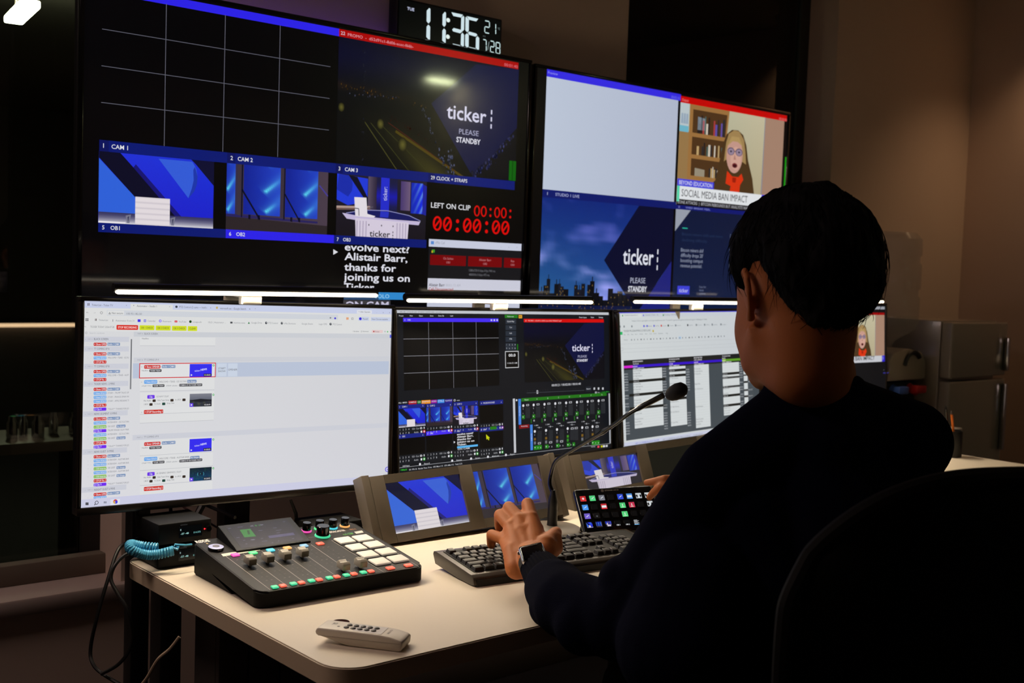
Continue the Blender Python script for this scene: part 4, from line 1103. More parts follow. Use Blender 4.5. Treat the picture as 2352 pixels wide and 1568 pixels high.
cv.rect(1706, 566, 1852, 606, (226, 200, 200), 4); cv.ell(1732, 587, 9, 10, (170, 50, 50), 5); cv.text('Preview', 1748, 596, TX, 18, 1806, 5); cv.text('+ Rundown', 1448, 592, TX, 16, 1535, 5); cv.text('[] General', 1560, 592, TX, 16, 1660, 5)
cv.ell(1916, 590, 9, 10, (100, 190, 110), 5); cv.ell(1882, 588, 8, 9, (170, 172, 178), 5); cv.ell(1960, 590, 9, 10, (110, 112, 120), 5)
cv.rect(1946, 630, 1978, 672, (84, 92, 222), 5); cv.rect(1962, 680, 1973, 785, (80, 82, 88), 5)
cv.view(800, 1020, 4.704)
cv.ell(420, 270, 25, 28, (104, 92, 218), 4); cv.ell(420, 270, 16, 18, (226, 226, 240), 5); cv.rect(412, 262, 430, 280, (150, 144, 226), 6)
cv.done('screen', M['screen'], t)

# --- second: video switcher
t, cv, (mx0, mz0, mx1, mz1) = monitor(1.9387, 2.230, 1.0316, 0.0874, 0.08, -0.010, 0.7753, 0.3804, 'second desk monitor from the left, dark video switcher with a black grid and audio faders')
DK, PANE = (17, 20, 26), (34, 38, 46)
cv.lgrid(mx0, mz0, mx1, mz1, 2, 2, lambda u, v: DK, 1)
cv.view(890, 690, 3.921)
def tx(s_, x, y, x1=None, h=13, col=(206, 208, 214), lv=4, b=0.006): cv.text(s_, x, y, col, h, x1, lv, b)
zh = cv.p(78, 112)[1]
cv.lrect(mx0, zh, mx1, mz1, (190, 194, 200), 2); tx('vMix 4K - 27.0.0.49 x64 - STUDIO 1 SWITCHER - sec.vmix', 108, 107, 485, 11, (130, 134, 140))
for s_, x, x1 in (('Preset', 103, 143), ('New', 200, 227), ('Open', 282, 316), ('Save', 382, 412), ('Save As', 456, 508), ('Last', 565, 590)):
    tx(s_, x, 143, x1)
for s_, x, x1 in (('Power Inputs', 1726, 1792), ('News', 1832, 1858), ('Settings', 1902, 1940)): tx(s_, x, 157, x1, 12)
# preview
zb0, zb1 = cv.p(142, 156)[1], cv.p(142, 192)[1]
gx0, gx1 = cv.p(142, 300)[0], cv.p(1000, 300)[0]
zg = cv.p(150, 810)[1]
cv.lrect(gx0, zg, gx1, zb1, (4, 4, 6), 2); cv.lrect(gx0, zb1, gx1, zb0, (70, 44, 238), 3)
tx('6', 152, 181, None, 14); tx('OB2', 178, 181, 208, 14)
for x in (928, 954, 980): cv.rect(x, 169, x + 14, 184, (200, 200, 235), 4)
for k in (1, 2, 3):
    cv.lline((gx0 + (gx1 - gx0) * k / 4, zb1), (gx0 + (gx1 - gx0) * k / 4, zg), 0.0012, (120, 120, 128), 3)
    zz = zb1 + (zg - zb1) * k / 4
    cv.lline((gx0, zz), (gx1, zz), 0.0012, (132, 132, 140), 3)
# output
ox0, ox1 = cv.p(1230, 400)[0], cv.p(1950, 400)[0]
zo0, zo1, zo2 = cv.p(1950, 168)[1], cv.p(1230, 196)[1], cv.p(1240, 780)[1]
cv.lrect(ox0, zo1, ox1, zo0, (206, 10, 10), 3); tx('22   PROMO - d52d91c1-8d06-ecec-f66b-7fd0b4b7.mp4', 1238, 187, 1565, 12, (240, 170, 170))
pic_promo(cv, (ox0, zo2 + 0.012, ox1, zo1), 3)
tx('00:00:21 / 00:02:00 / 00:01:40', 1478, 773, 1740, 20)
cv.line(1252, 832, 1770, 808, 0.0008, (80, 84, 92), 3)
for k in range(22): cv.line(1260 + k * 23, 812 - k * 1.1, 1260 + k * 23, 816 - k * 1.1, 0.0008, (90, 94, 100), 3)
cv.rect(1342, 808, 1356, 838, (200, 202, 208), 3); cv.rect(1346, 813, 1352, 833, DK, 4)
cv.rect(1785, 776, 1836, 815, PANE, 2); tx('Restart', 1792, 801, 1828, 11)
for x in (1855, 1893, 1932): cv.rect(x, 783, x + 14, 802, (200, 202, 208), 3)
tx('Cut', 1890, 832, 1910, 9); cv.rect(1868, 820, 1884, 836, (160, 162, 168), 3); tx('x  Audio Mixer', 1918, 830, 1998, 11, (30, 170, 40))
# centre column
cv.rect(1055, 128, 1172, 158, (30, 120, 24), 3); tx('Fullscreen', 1078, 149, 1136, 11); cv.rect(1180, 130, 1212, 160, (220, 160, 40), 3); tx('MC', 1186, 150, 1206, 11, (110, 70, 10))
for k, s_ in enumerate(('Quick Play', 'Cut', 'Fade', 'FTB')):
    cv.rect(1062, 168 + 53 * k, 1158, 212 + 53 * k, (40, 47, 58), 3); tx(s_, 1077 if k == 0 else 1098, 194 + 53 * k, 1140 if k == 0 else 1120, 13)
cv.rect(1062, 384, 1158, 445, (40, 47, 58), 3)
for k in range(8): tx(str(k + 1), 1070 + 25 * (k % 4), 404 + 32 * (k // 4), None, 12)
cv.rect(1165, 392, 1176, 445, (24, 110, 20), 3)
cv.rect(1058, 456, 1182, 604, (206, 208, 212), 3); cv.rect(1063, 462, 1177, 598, (3, 3, 4), 4)
tx('00.0', 1090, 505, 1152, 24, (224, 224, 228), 5, 0.02); tx('11:06:52 AM', 1078, 571, 1166, 14, (190, 192, 196), 5)
# input tabs
for s_, x0, x1, c in (('ALL / MAIN', 95, 178, DK), ('CAMERAS', 188, 262, (164, 14, 24)), ('O.B', 268, 300, (30, 120, 24)), ('GRAPHICS', 305, 388, (226, 140, 20)), ('AUDIO', 392, 444, (150, 20, 160)), ('CTRL.S', 449, 512, (60, 140, 226)), ('PLAYOUT', 517, 584, (50, 30, 140))):
    y0 = 910 - (x0 - 95) * 0.045
    cv.rect(x0, y0 - 2, x1, y0 + 26, c, 3); tx(s_, x0 + 3, y0 + 18, x1 - 3, 13)
cv.ell(604, 898, 9, 10, (200, 202, 208), 3); cv.ell(604, 898, 5, 6, DK, 4); tx('vmix', 622, 904, 650, 11)
# eight input tiles
def tile(c, r, n, s_, hot=False):
    X0 = (95, 347, 592, 830)[c]; X1 = (337, 583, 815, 1040)[c]
    yt = ((940, 930, 916, 906), (1208, 1180, 1160, 1146))[r][c]
    a = cv.p(X0, yt); xr = cv.p(X1, yt)[0]
    zt_, zb_ = a[1], cv.p(X0, yt + 38)[1]
    cv.lrect(a[0], zb_, xr, zt_, (70, 44, 238) if hot else (22, 34, 128), 3)
    h_ = zt_ - zb_
    cv.ltext(n, a[0] + 0.004, zb_ + h_ * .3, WHITE, h_ * .38, None, 4); cv.ltext(s_, a[0] + 0.012, zb_ + h_ * .3, WHITE, h_ * .38, None, 4); cv.ltext('x', xr - 0.008, zb_ + h_ * .3, WHITE, h_ * .36, None, 4)
    zp = cv.p(X0, yt + (205 if r == 0 else 190))[1]
    cv.lrect(a[0], zp, xr, zb_, (3, 3, 4), 2)
    zi = zp - 0.022
    cv.lrect(a[0], zi, xr, zp, (22, 25, 31), 2)
    for k in range(8):
        cv.ltext(str(k + 1), a[0] + 0.004 + (xr - a[0]) * 0.105 * (k % 4), zp - 0.0075 - 0.0085 * (k // 4), (200, 202, 208), 0.0042, None, 3)
    for s2, u, q in (('GO', .50, 0), ('Cut', .65, 0), ('Audio', .57, 1)): cv.ltext(s2, a[0] + (xr - a[0]) * u, zp - 0.0075 - 0.0085 * q, (180, 182, 188), 0.004, None, 3)
    cv.lell(a[0] + (xr - a[0]) * .84, zp - 0.0055, 0.0036, 0.0024, WHITE, 3, 12); cv.lell(a[0] + (xr - a[0]) * .84, zp - 0.0055, 0.002, 0.0012, DK, 4, 10)
    cv.lrect(a[0] + (xr - a[0]) * .94, zp - 0.0075, a[0] + (xr - a[0]) * .97, zp - 0.003, WHITE, 3)
    cv.lrect(a[0] + (xr - a[0]) * .82, zp - 0.0165, a[0] + (xr - a[0]) * .88, zp - 0.0115, WHITE, 3)
    col = ((190, 20, 30), (190, 20, 30), (190, 20, 30), (150, 40, 170), (40, 150, 40), (40, 150, 40), (40, 150, 40), (40, 150, 40))[r * 4 + c]
    cv.lell(a[0] + (xr - a[0]) * .955, zp - 0.014, 0.0042, 0.0042, col, 3, 14); cv.lell(a[0] + (xr - a[0]) * .955, zp - 0.014, 0.0022, 0.0022, WHITE, 4, 10)
    if (r, c) == (0, 3): cv.lrect(a[0] + (xr - a[0]) * .42, zp - 0.017, a[0] + (xr - a[0]) * .70, zp - 0.0095, (36, 120, 20), 4)
    return (a[0], zp, xr, zb_)
b = tile(0, 0, '1', 'CAM 1'); pic_cam1(cv, b, 3)
b = tile(1, 0, '2', 'CAM 2'); pic_cam2(cv, b, 3)
b = tile(2, 0, '3', 'CAM 3'); pic_cam3(cv, b, 3)
tile(3, 0, '4', 'MICROPHONES'); tile(0, 1, '5', 'OB1'); tile(1, 1, '6', 'OB2', True); b = tile(2, 1, '7', 'OB3'); tile(3, 1, '8', 'OB4')
for k, (s_, w_) in enumerate((('evolve next?', .66), ('Alistair Barr,', .66), ('thanks for', .58), ('joining us on', .70), ('Ticker.', .38))):
    cv.ltext(s_, b[0] + (b[2] - b[0]) * .14, b[3] - (b[3] - b[1]) * (.12 + .155 * k), (222, 222, 228), (b[3] - b[1]) * .105, (b[2] - b[0]) * w_, 3, 0.03)
cv.lrect(b[0] + (b[2] - b[0]) * .14, b[1] + (b[3] - b[1]) * .10, b[0] + (b[2] - b[0]) * .98, b[1] + (b[3] - b[1]) * .22, (90, 178, 236), 3)
cv.ltext('ON CAM', b[0] + (b[2] - b[0]) * .16, b[1], (210, 210, 216), (b[3] - b[1]) * .09, (b[2] - b[0]) * .48, 3, 0.02)
cv.lpoly([(b[0] + .001, b[3] - .018), (b[0] + .001, b[3] - .024), (b[0] + .006, b[3] - .021)], WHITE, 3)
cv.poly([(886, 1204), (922, 1238), (908, 1240), (916, 1254), (908, 1257), (900, 1243), (890, 1252)], (196, 206, 20), 6)
cv.rect(1128, 884, 1148, 1370, (196, 198, 204), 3) if False else cv.poly([(1128, 884), (1147, 882), (1158, 1368), (1139, 1371)], (196, 198, 204), 3)
cv.ell(1162, 897, 7, 9, (214, 216, 220), 3)
# audio mixer
zq = cv.p(1205, 908)[1]
cv.lrect(cv.p(1178, 1000)[0], cv.p(1182, 1118)[1], cv.p(1202, 1000)[0], cv.p(1178, 886)[1], (66, 126, 214), 3)
cv.ltext('OUTPUTS', cv.p(1195, 1040)[0], cv.p(1190, 1040)[1], (210, 220, 240), 0.004, None, 4, rot=PI / 2)
cv.lrect(cv.p(1285, 1200)[0], cv.p(1288, 1348)[1], cv.p(1307, 1200)[0], cv.p(1284, 1118)[1], (66, 126, 214), 3)
cv.ltext('INPUTS', cv.p(1302, 1262)[0], cv.p(1300, 1262)[1], (210, 220, 240), 0.004, None, 4, rot=PI / 2)
cv.rect(1184, 1122, 1276, 1146, (130, 10, 20), 3); tx('Recording', 1203, 1138, 1260, 11)
gz0, gz1 = cv.p(1205, 906)[1], cv.p(1205, 880)[1]
cv.lrect(cv.p(1205, 900)[0], gz0 - 0.001, cv.p(1972, 860)[0], gz1, (34, 112, 24), 3)
for k in range(8):
    x = 1222 + 97.5 * k - (4 if k else 0)
    y = 946 - 6.2 * k
    cv.ltext('Master' if k == 0 else 'ABCDEFG'[k - 1], cv.p(x + 30, 900)[0], gz0 + 0.001, (190, 210, 190), 0.004, None, 4, 0, 'c')
    cv.ell(x, y, 9, 12, WHITE, 3); cv.rect(x + 27, y - 12, x + 52, y + 2, (200, 202, 208), 3); cv.rect(x + 31, y - 9, x + 48, y - 1, DK, 4)
    for j in range(10):
        for q in (24, 34, 44, 54): cv.rect(x + q, y + 16 + 10 * j, x + q + 4, y + 19 + 10 * j, (92, 96, 102), 3)
    tx('S', x - 4, y + 36, None, 12); tx('L', x - 3, y + 74, None, 10)
    cv.rect(x - 12, y + 86, x + 14, y + 120, (36, 118, 26), 3); tx('M', x - 6, y + 108, None, 11)
    cv.rect(x - 2, y + 134, x + 10, y + 148, (160, 162, 168), 3) if k else None
    if k: cv.rect(x - 26, y + 126, x - 18, y + 164, (30, 110, 22), 3)
for k in range(6):
    x = 1326 + (100, 100, 100, 118, 110, 100)[k] * 0 + (0, 101, 200, 296, 427, 520)[k]
    y = 1178 - 8.6 * k
    tx(str(k + 1) + '  ' + ('CAM 1', 'CAM 2', 'CAM 3', 'MICROPHONES', 'OB1', 'OB2')[k], x - 5, y - 48, None, 10)
    cv.line(x + 20, y - 34, x + 64, y - 36, 0.0008, (150, 152, 158), 3); cv.rect(x + 36, y - 42, x + 42, y - 28, (170, 172, 178), 3)
    cv.ell(x, y, 9, 12, WHITE, 3); tx('S', x - 4, y + 38, None, 12)
    cv.rect(x - 8, y + 60, x + 10, y + 80, (60, 140, 30) if k == 3 else (120, 90, 30), 3); cv.rect(x - 8, y + 92, x + 10, y + 116, (40, 130, 30) if k == 3 else (110, 112, 118), 3)
    for j in range(11):
        for q in (26, 36, 46, 56) + ((68, 78, 88) if k == 3 else ()): cv.rect(x + q, y - 2 + 10 * j, x + q + 4, y + 1 + 10 * j, (86, 90, 96), 3)
    yy = y + 100 if k < 3 else y - 8
    cv.rect(x + 28, yy, x + 54, yy + 14, (200, 202, 208), 4); cv.rect(x + 32, yy + 3, x + 50, yy + 11, DK, 5)
    if k == 3: cv.rect(x + 64, yy - 4, x + 90, yy + 10, (200, 202, 208), 4); cv.rect(x + 68, yy - 1, x + 86, yy + 7, DK, 5)
    cv.rect(x - 8, y + 130, x + (64 if k in (0, 5) else 22), y + 160, (30, 130, 22), 3)
    for j in range(3): tx('MAB'[j], x + 26 * j - 2, y + 152, None, 12)
    if k == 3: cv.rect(x + 44, y + 126, x + 66, y + 156, (30, 130, 22), 3)
cv.poly([(1990, 836), (2004, 836), (2013, 1280), (1999, 1284)], (176, 178, 184), 3)
for x, c in ((1890, (226, 70, 90)), (1920, (190, 190, 20)), (1940, (214, 214, 218)), (1964, (200, 200, 206))): cv.rect(x, 1308 - (x - 1890) * .1, x + 18, 1324 - (x - 1890) * .1, c, 3)
tx('Overlay', 1832, 1322, 1870, 10)
for s_, x, x1 in (('Add Input', 135, 198), ('Record', 330, 378), ('External', 620, 668), ('Stream', 790, 832), ('MultiCorder', 942, 1008), ('PlayList', 1104, 1146)):
    y = 1497 - (x - 135) * 0.108
    tx(s_, x, y, x1, 13)
    if x > 200: cv.ell(x - 38, y - 3, 9, 11, WHITE, 3)
zs = cv.p(105, 1506)[1]
cv.lline((mx0, zs), (mx1, zs), 0.0009, (170, 172, 178), 3)
tx('1080p25', 118, 1533, 174, 13, (60, 210, 50)); tx('EX  FPS: 25   Render Time: 10 ms   GPU Mem: 2 %   CPU vMix: 4 %   Total: 12 %', 195, 1530, 672, 13)
cv.done('screen', M['screen'], t)

# --- third: spreadsheet
t, cv, (mx0, mz0, mx1, mz1) = monitor(2.7081, 2.2780, 1.0325, 0.1041, 0.0911, 0.0038, 0.7264, 0.3766, 'third desk monitor from the left, spreadsheet schedule with black, white and purple cells')
cv.lgrid(mx0, mz0, mx1, mz1, 4, 4, lambda u, v: (206 - 10 * u, 211 - 10 * u, 212 - 6 * u), 1)
cv.view(1380, 690, 4.48)
z_ = cv.p(170, 172)[1]
cv.lrect(mx0, z_, mx1, mz1, (196, 202, 210), 2); cv.lrect(mx0, mz1 - 0.002, mx1, mz1, (66, 58, 214), 3)
GY = (120, 128, 134)
tx2 = lambda s_, x, y, x1=None, h=14, c=GY, lv=4, b=0.0: cv.text(s_, x, y, c, h, x1, lv, b)
cv.rect(205, 140, 420, 172, (212, 216, 216), 3)
tx2('TICKER PROGRAMMING SC', 238, 160, 382); tx2('Calendar | Ticker - Go', 455, 155, 592); tx2('Trending | TNT Page', 650, 153, 782)
for x, y, c in ((217, 148, (70, 160, 90)), (432, 144, (110, 110, 210)), (636, 142, (70, 150, 80))): cv.rect(x, y, x + 12, y + 16, c, 4)
tx2('https://docs.google.com/spreadsheets/d/1TickerProgrammingSchedule/edit?gid=1480#gid=1480', 318, 216, 1092, 14)
for k, (x, c) in enumerate(((190, GY), (232, GY), (312, GY), (436, (50, 40, 210)), (468, (90, 90, 220)), (540, (90, 90, 200)), (614, (200, 70, 60)), (686, (30, 60, 40)), (762, GY), (886, (60, 60, 70)), (975, GY), (1060, GY), (1138, GY), (1228, GY))):
    cv.rect(x, 258 - (x - 190) * .022, x + 13, 278 - (x - 190) * .022, c, 4)
    if k > 1: tx2(('TinkerList', 'Automator', '', 'Calendar', 'Restream', 'YouTube', 'Livepush', 'OLD | Automator', 'Intertivo', 'Google Drive', 'PTZ Control', 'vMix', 'Google Sheets', 'Logo')[k], x + 16, 274 - (x - 190) * .022, x + 60, 11)
cv.rect(196, 322, 222, 352, (40, 180, 100), 4); tx2('TICKER PROGRAMMING SCHEDULING', 234, 324, 512, 20, (100, 106, 110)); cv.rect(530, 302, 544, 324, (190, 170, 40), 4)
for k, s_ in enumerate(('File', 'Edit', 'View', 'Insert', 'Format', 'Data', 'Tools', 'Gemini', 'Extensions', 'Help')): tx2(s_, (236, 273, 310, 350, 398, 455, 498, 540, 592, 668)[k], 357 - k * 1.6, None, 13)
for k in range(30): cv.rect(308 + 33 * k, 397 - k * 1.3, 308 + 33 * k + (8 if k % 3 else 14), 411 - k * 1.3, (120, 126, 132) if k % 5 else (150, 156, 160), 4)
cv.rect(800, 372, 825, 394, (160, 196, 230), 3)
tx2('Menus', 238, 411, 276, 13)
z_ = cv.p(190, 450)[1]
for zz in (0, -0.014, -0.024): cv.lline((mx0, z_ + zz), (mx1, z_ + zz), 0.0006, (176, 180, 184), 3)
cv.rect(188, 487, 228, 517, (150, 154, 160), 3); cv.rect(190, 489, 226, 515, (206, 211, 212), 4)
# the table
tz = cv.p(232, 617)[1]
bx0 = cv.p(232, 617)[0]
SL, NK = (66, 74, 80), (28, 30, 30)
zend = cv.p(262, 1442)[1]
cv.lrect(bx0, zend, mx1, tz, SL, 3)
Hh = tz - cv.p(240, 715)[1]
cv.lrect(bx0, tz - Hh, mx1, tz, NK, 4)
pz1, pz0 = cv.p(236, 672)[1], cv.p(236, 698)[1]
xc = [cv.p(x, 900)[0] for x in (236, 334, 634, 708, 876, 965, 1116, 1256, 1428, 1512)]
xc += [mx1 - 0.09, mx1 - 0.06]
cv.lrect(bx0, pz0, xc[1], pz1, (210, 30, 206), 5); cv.lrect(xc[1], pz0, xc[7], pz1, (52, 14, 196), 5); cv.lrect(xc[7], pz0, mx1, pz1, (96, 156, 40), 5); cv.lrect(xc[7], pz0, xc[7] + .02, pz1, (150, 200, 20), 6)
for i, s1, s2, s3 in ((1, 'BUSINESS BUSINESS', 'Tim Ahmed', 'BUSINESS'), (3, 'FUTURE EDUCATION', 'Dayna Devlin', 'FUTURE'), (5, 'MONEY MATTERS', 'HOST: J SPENCER', 'BUSINESS'), (7, 'The Greatest Attack', 'Monthly', 'WEEKLY')):
    cv.ltext(s1, xc[i] + .001, tz - Hh * .26, WHITE, 0.0038, None, 6, .01); cv.ltext(s2, xc[i] + .001, tz - Hh * .50, WHITE, 0.0038, None, 6, .01); cv.ltext(s3, xc[i] + .001, pz0 + .0015, (230, 200, 250), 0.0036, None, 6, .01)
    cv.ltext('WEEK COMMENCING', xc[i] + .001, tz - Hh * .97, WHITE, 0.0036, None, 6, .01)
CW_ = (208, 213, 214)
def zrow(i): return tz - Hh - (tz - Hh - zend) * i / 26.0
rnd = random.Random(9)
NAMES = ('EP 1 Mark Robertson', 'EP 2 Jenny White', 'EP 3 Aaron Daly', 'EP 4 Joanne Denver', 'Anthony Crocker', 'Robert Prendergast', 'Natalie Wilson', 'Sarah Wilson')
for col, rows in ((1, ((0, 4), (5, 9), (10, 14), (15, 22))), (3, ((0, 1), (2, 3), (4, 12), (13, 23))), (5, ((0, 25),)), (7, ((0, 4), (5, 5.7), (6.5, 9.5), (10.3, 13), (14, 17), (18, 21.5))), (9, ((0, 3.3), (4, 5.4), (6, 8.2), (9, 11.6), (12.4, 14.2), (15, 18), (19, 21)))):
    xr = xc[col + 1]
    for r0, r1 in rows:
        cv.lrect(xc[col], zrow(r1), xr, zrow(r0), CW_, 5)
        for k in range(int(r0), int(math.ceil(r1))):
            cv.lline((xc[col], zrow(k)), (xr, zrow(k)), 0.0003, (180, 184, 188), 6)
            if rnd.random() < (0.9 if col in (1, 9) else 0.25): cv.ltext(rnd.choice(NAMES), xc[col] + .001, zrow(k + .75), (90, 94, 98), 0.0034, None, 6)
    for a_, b_ in zip(rows[:-1], rows[1:]):
        if col != 5: cv.lrect(xc[col] - (.02 if col == 1 else 0), zrow(b_[0]), xr + (.0 if col != 1 else .015), zrow(a_[1]), (24, 26, 24), 5)
        if b_[0] - a_[1] >= 0.6: cv.ltext('WEEK 27.05', xc[col] + .001, zrow(b_[0] - .2), (200, 202, 204), 0.0034, None, 6)
for col in (0, 2, 4, 8):
    for k in range(24):
        if rnd.random() < 0.72: cv.ltext(rnd.choice(('10.05.26', '07.05.26', '01.08.26', '28.05.26', '24.08.26')), xc[col] + .002, zrow(k + .75), (186, 190, 194), 0.0036, None, 6, .008)
for k in range(34): cv.ltext(str(k + 1), bx0 - .009, tz - .006 - k * 0.0071, (150, 154, 158), 0.0026, None, 4)
tx2('NEXT 12 COMMERCIAL SHOW TRACKER', 355, 1478, 600, 15, (70, 80, 200)); tx2('NEXT 12 COMMERCIAL SHOW WEEKLY SCHEDULE', 635, 1438, 920, 15); tx2('TICKER INSIGHT', 950, 1392, 1050, 14)
zt_ = cv.p(1140, 1390)[1]
cv.lrect(mx0, mz0, mx1, mz0 + 0.010, (196, 200, 220), 3)
cv.poly([(1140, 1385), (1320, 1354), (1320, 1361), (1142, 1393)], (50, 40, 190), 5)
cv.done('screen', M['screen'], t)

# --- fourth: mostly behind the operator's head
t, cv, (mx0, mz0, mx1, mz1) = monitor(3.545, 2.36, 1.042, 0.0, 0.06, 0.0, 0.71, 0.40, 'rightmost desk monitor, half hidden behind the operator, showing the guest call')
cv.lrect(mx0, mz0, mx1, mz1, (14, 15, 18), 1)
cv.view(1900, 560, 2.9027)
z0_, z1_ = cv.p(380, 418)[1], cv.p(380, 436)[1]
cv.lrect(mx0, z1_, mx1 - .004, z0_, (150, 152, 160), 2)
zr0, zr1 = cv.p(395, 458)[1], cv.p(395, 474)[1]
zg0, zg1 = cv.p(410, 742)[1], cv.p(410, 782)[1]
gx1 = mx1 - 0.006
_b = cv.p(0, 0)
cv.view(0, 0, 1); gx0 = cv.p(1922, 780)[0]; cv.view(1900, 560, 2.9027)
cv.lrect(mx0 + .12, zr1, gx1, zr0, (150, 8, 10), 2)
def wall4(u, v): return (150 + 14 * u - 20 * v, 152 + 6 * u - 20 * v, 150 - 14 * v)
W_, H_ = gx1 - gx0, zr1 - zg0
pic_guest(cv, (gx0, zg0 - H_ * .30, gx1, zr1), 2, False)
cv.lrect(mx0, mz0, mx1, zg1, (14, 15, 18), 14)
cv.lrect(gx0, zg1, gx1, zg0, (196, 198, 204), 13)
a = cv.p(362, 760)
cv.lrect(a[0], zg1, gx1, zg0, (46, 38, 200), 15); cv.ltext('ticker', a[0] + .006, zg1 + .008, (190, 190, 235), 0.014, (gx1 - a[0]) - .014, 16, .01)
cv.ltext('SOCIAL MEDIA BAN IMPACT', a[0] - .33, zg1 + .008, (34, 36, 42), 0.014, .28, 16, .01)
for k in range(3):
    cv.text('o', 372 + 20 * k, 842, (120, 122, 130), 10, None, 16)
cv.text('ticker', 370, 864, (70, 66, 190), 10, 410, 16)
cv.done('screen', M['screen'], t)

# ------------------------------------------------------------------ light bars clamped on the monitors
def light_bar(x0, x1, y, z, clampx, label, drop=0.0, yaw=0.0):
    L = x1 - x0
    t = thing('light_bar', label, 'light bar', T((x0 + x1) / 2, y, z, yaw), 'light bars clamped on the monitors')
    mkobj('housing', MB().tube([(-L / 2, 0.004, 0.004), (L / 2, 0.004, 0.004)], 0.0085, 20), M['bar'], t)
    d = MB()
    pts = []
    d.tube([(-L / 2 + .002, -0.0035, -0.0035), (-L / 2 + .006, -0.0035, -0.0035), (L / 2 - .006, -0.0035, -0.0035), (L / 2 - .002, -0.0035, -0.0035)], [0.0025, 0.0044, 0.0044, 0.0025], 16)
    mkobj('diffuser', d, M['diffuser'], t)
    cx = clampx - (x0 + x1) / 2
    c = MB().box(cx - 0.022, cx + 0.022, -0.004, 0.016, -0.026, 0.0, 0.003).box(cx - 0.02, cx + 0.02, 0.010, 0.092, -0.012, 0.002, 0.004).box(cx - 0.018, cx + 0.018, 0.080, 0.092, -0.06, -0.01, 0.004)
    mkobj('clamp', c, M['clamp'], t)
    mkobj('clamp_slot', MB().box(cx - 0.008, cx + 0.010, -0.0052, -0.0038, -0.0075, -0.0045, 0.0004), M['bar'], t)
    ld = bpy.data.lights.new('bar_light', 'AREA')
    ld.shape = 'RECTANGLE'; ld.size = L - 0.02; ld.size_y = 0.010
    ld.energy = BAR_W; ld.color = (1.0, 0.83, 0.61)
    ld.spread = R(118)
    lo = bpy.data.objects.new('bar_light', ld)
    COL.objects.link(lo)
    lo.parent = t
    lo.location = (0, -0.004, -0.0105)
    lo.rotation_euler = (R(-22), 0, 0)
    return t
def bar_ends(pa, pb, y):
    ra, rb = ray(*pa), ray(*pb)
    a = CAM + ra * (y / ra.y); b = CAM + rb * (y / rb.y)
    return a, b
for (pa, pb, y, pc, lab) in (((262, 658), (866, 681), 2.13, 578, 'light bar clamped on the leftmost desk monitor'), ((932, 685), (1360, 692), 2.175, 1150, 'light bar clamped on the second desk monitor from the left, the switcher screen'),
                             ((1453, 693), (1760, 691), 2.205, 1603, 'light bar clamped on the third desk monitor, the spreadsheet screen'), ((1800, 690), (2028, 688), 2.315, 1935, 'light bar on the rightmost desk monitor, only its end showing past the head')):
    a, b = bar_ends(pa, pb, y)
    rc = ray(pc, 690)
    light_bar(a.x, b.x, y, (a.z + b.z) / 2, rc.x * y / rc.y, lab)

# ------------------------------------------------------------------ the desk
DZ = 0.73
DX0, DX1, DY0, DY1 = 0.905, 3.87, 1.41, 2.215
desk = thing('desk', 'long white laminate desk with black legs carrying the whole control position', 'desk', T(DX0, DY0, 0))
def rounded(x0, x1, y0, y1, r, n=8):
    p = []
    for cx, cy, a in ((x1 - r, y1 - r, 0), (x0 + r, y1 - r, 90), (x0 + r, y0 + r, 180), (x1 - r, y0 + r, 270)):
        for k in range(n + 1):
            q = R(a + 90 * k / n); p.append((cx + r * math.cos(q), cy + r * math.sin(q)))
    return p
pts = rounded(DX0, DX1, DY0, DY1, 0.055)
b = bmesh.new()
vs = [b.verts.new((x, y, DZ - 0.032)) for x, y in pts]
f = b.faces.new(vs)
g = bmesh.ops.extrude_face_region(b, geom=[f])
for v in g['geom']:
    if isinstance(v, bmesh.types.BMVert): v.co.z = DZ
bmesh.ops.recalc_face_normals(b, faces=list(b.faces))
top_edges = [e for e in b.edges if all(abs(v.co.z - DZ) < 1e-6 for v in e.verts)]
bmesh.ops.bevel(b, geom=top_edges, offset=0.0022, segments=2, affect='EDGES')
mb = MB().bm(b)
mb.I = []
for fc in mb.F:
    zs_ = [mb.V[i].z for i in fc]
    mb.I.append(0 if min(zs_) > DZ - 0.003 else 1)
mkobj('tabletop', mb, [M['desk'], M['deskedge']], desk, world=True)
for x, y in ((0.952, 2.13), (3.78, 2.13), (2.36, 2.13), (2.36, 1.62), (3.78, 1.62)):
    mkobj('leg', MB().box(x, x + 0.045, y, y + 0.05, 0, DZ - 0.032, 0.003), M['steel_black'], desk, world=True)
mkobj('rail', MB().box(0.99, 3.79, 2.14, 2.17, 0.64, 0.698, 0.002), M['steel_black'], desk, world=True)
gp = CAM + ray(783, 1429) * ((DZ - CAM.z) / ray(783, 1429).z)
gm = MB()
gm.lathe([(0.0145, 0.0004), (0.0145, 0.0012), (0.0115, 0.0014), (0.0001, 0.0012)], T(gp.x, gp.y, DZ), 28)
o = mkobj('grommet', gm, mat('dark_red_grommet', (44, 14, 10), 0.95, spec=0.05), desk, world=True)
o['label'] = 'small dark oval cap in the desk'

# upright posts behind the desk that carry the row of monitors
st = thing('monitor_stand', 'black frame with two uprights behind the desk holding the monitors', 'stand', T(2.2, 2.45, 0))
for x0, x1 in ((1.026, 1.068), (1.248, 1.314), (2.60, 2.65), (3.50, 3.55)):
    mkobj('upright', MB().box(x0, x1, 2.45, 2.49, 0.0, 1.10, 0.002), M['steel_black'], st, world=True)
mkobj('crossbar', MB().box(1.026, 3.55, 2.452, 2.488, 1.02, 1.07, 0.002), M['steel_black'], st, world=True)

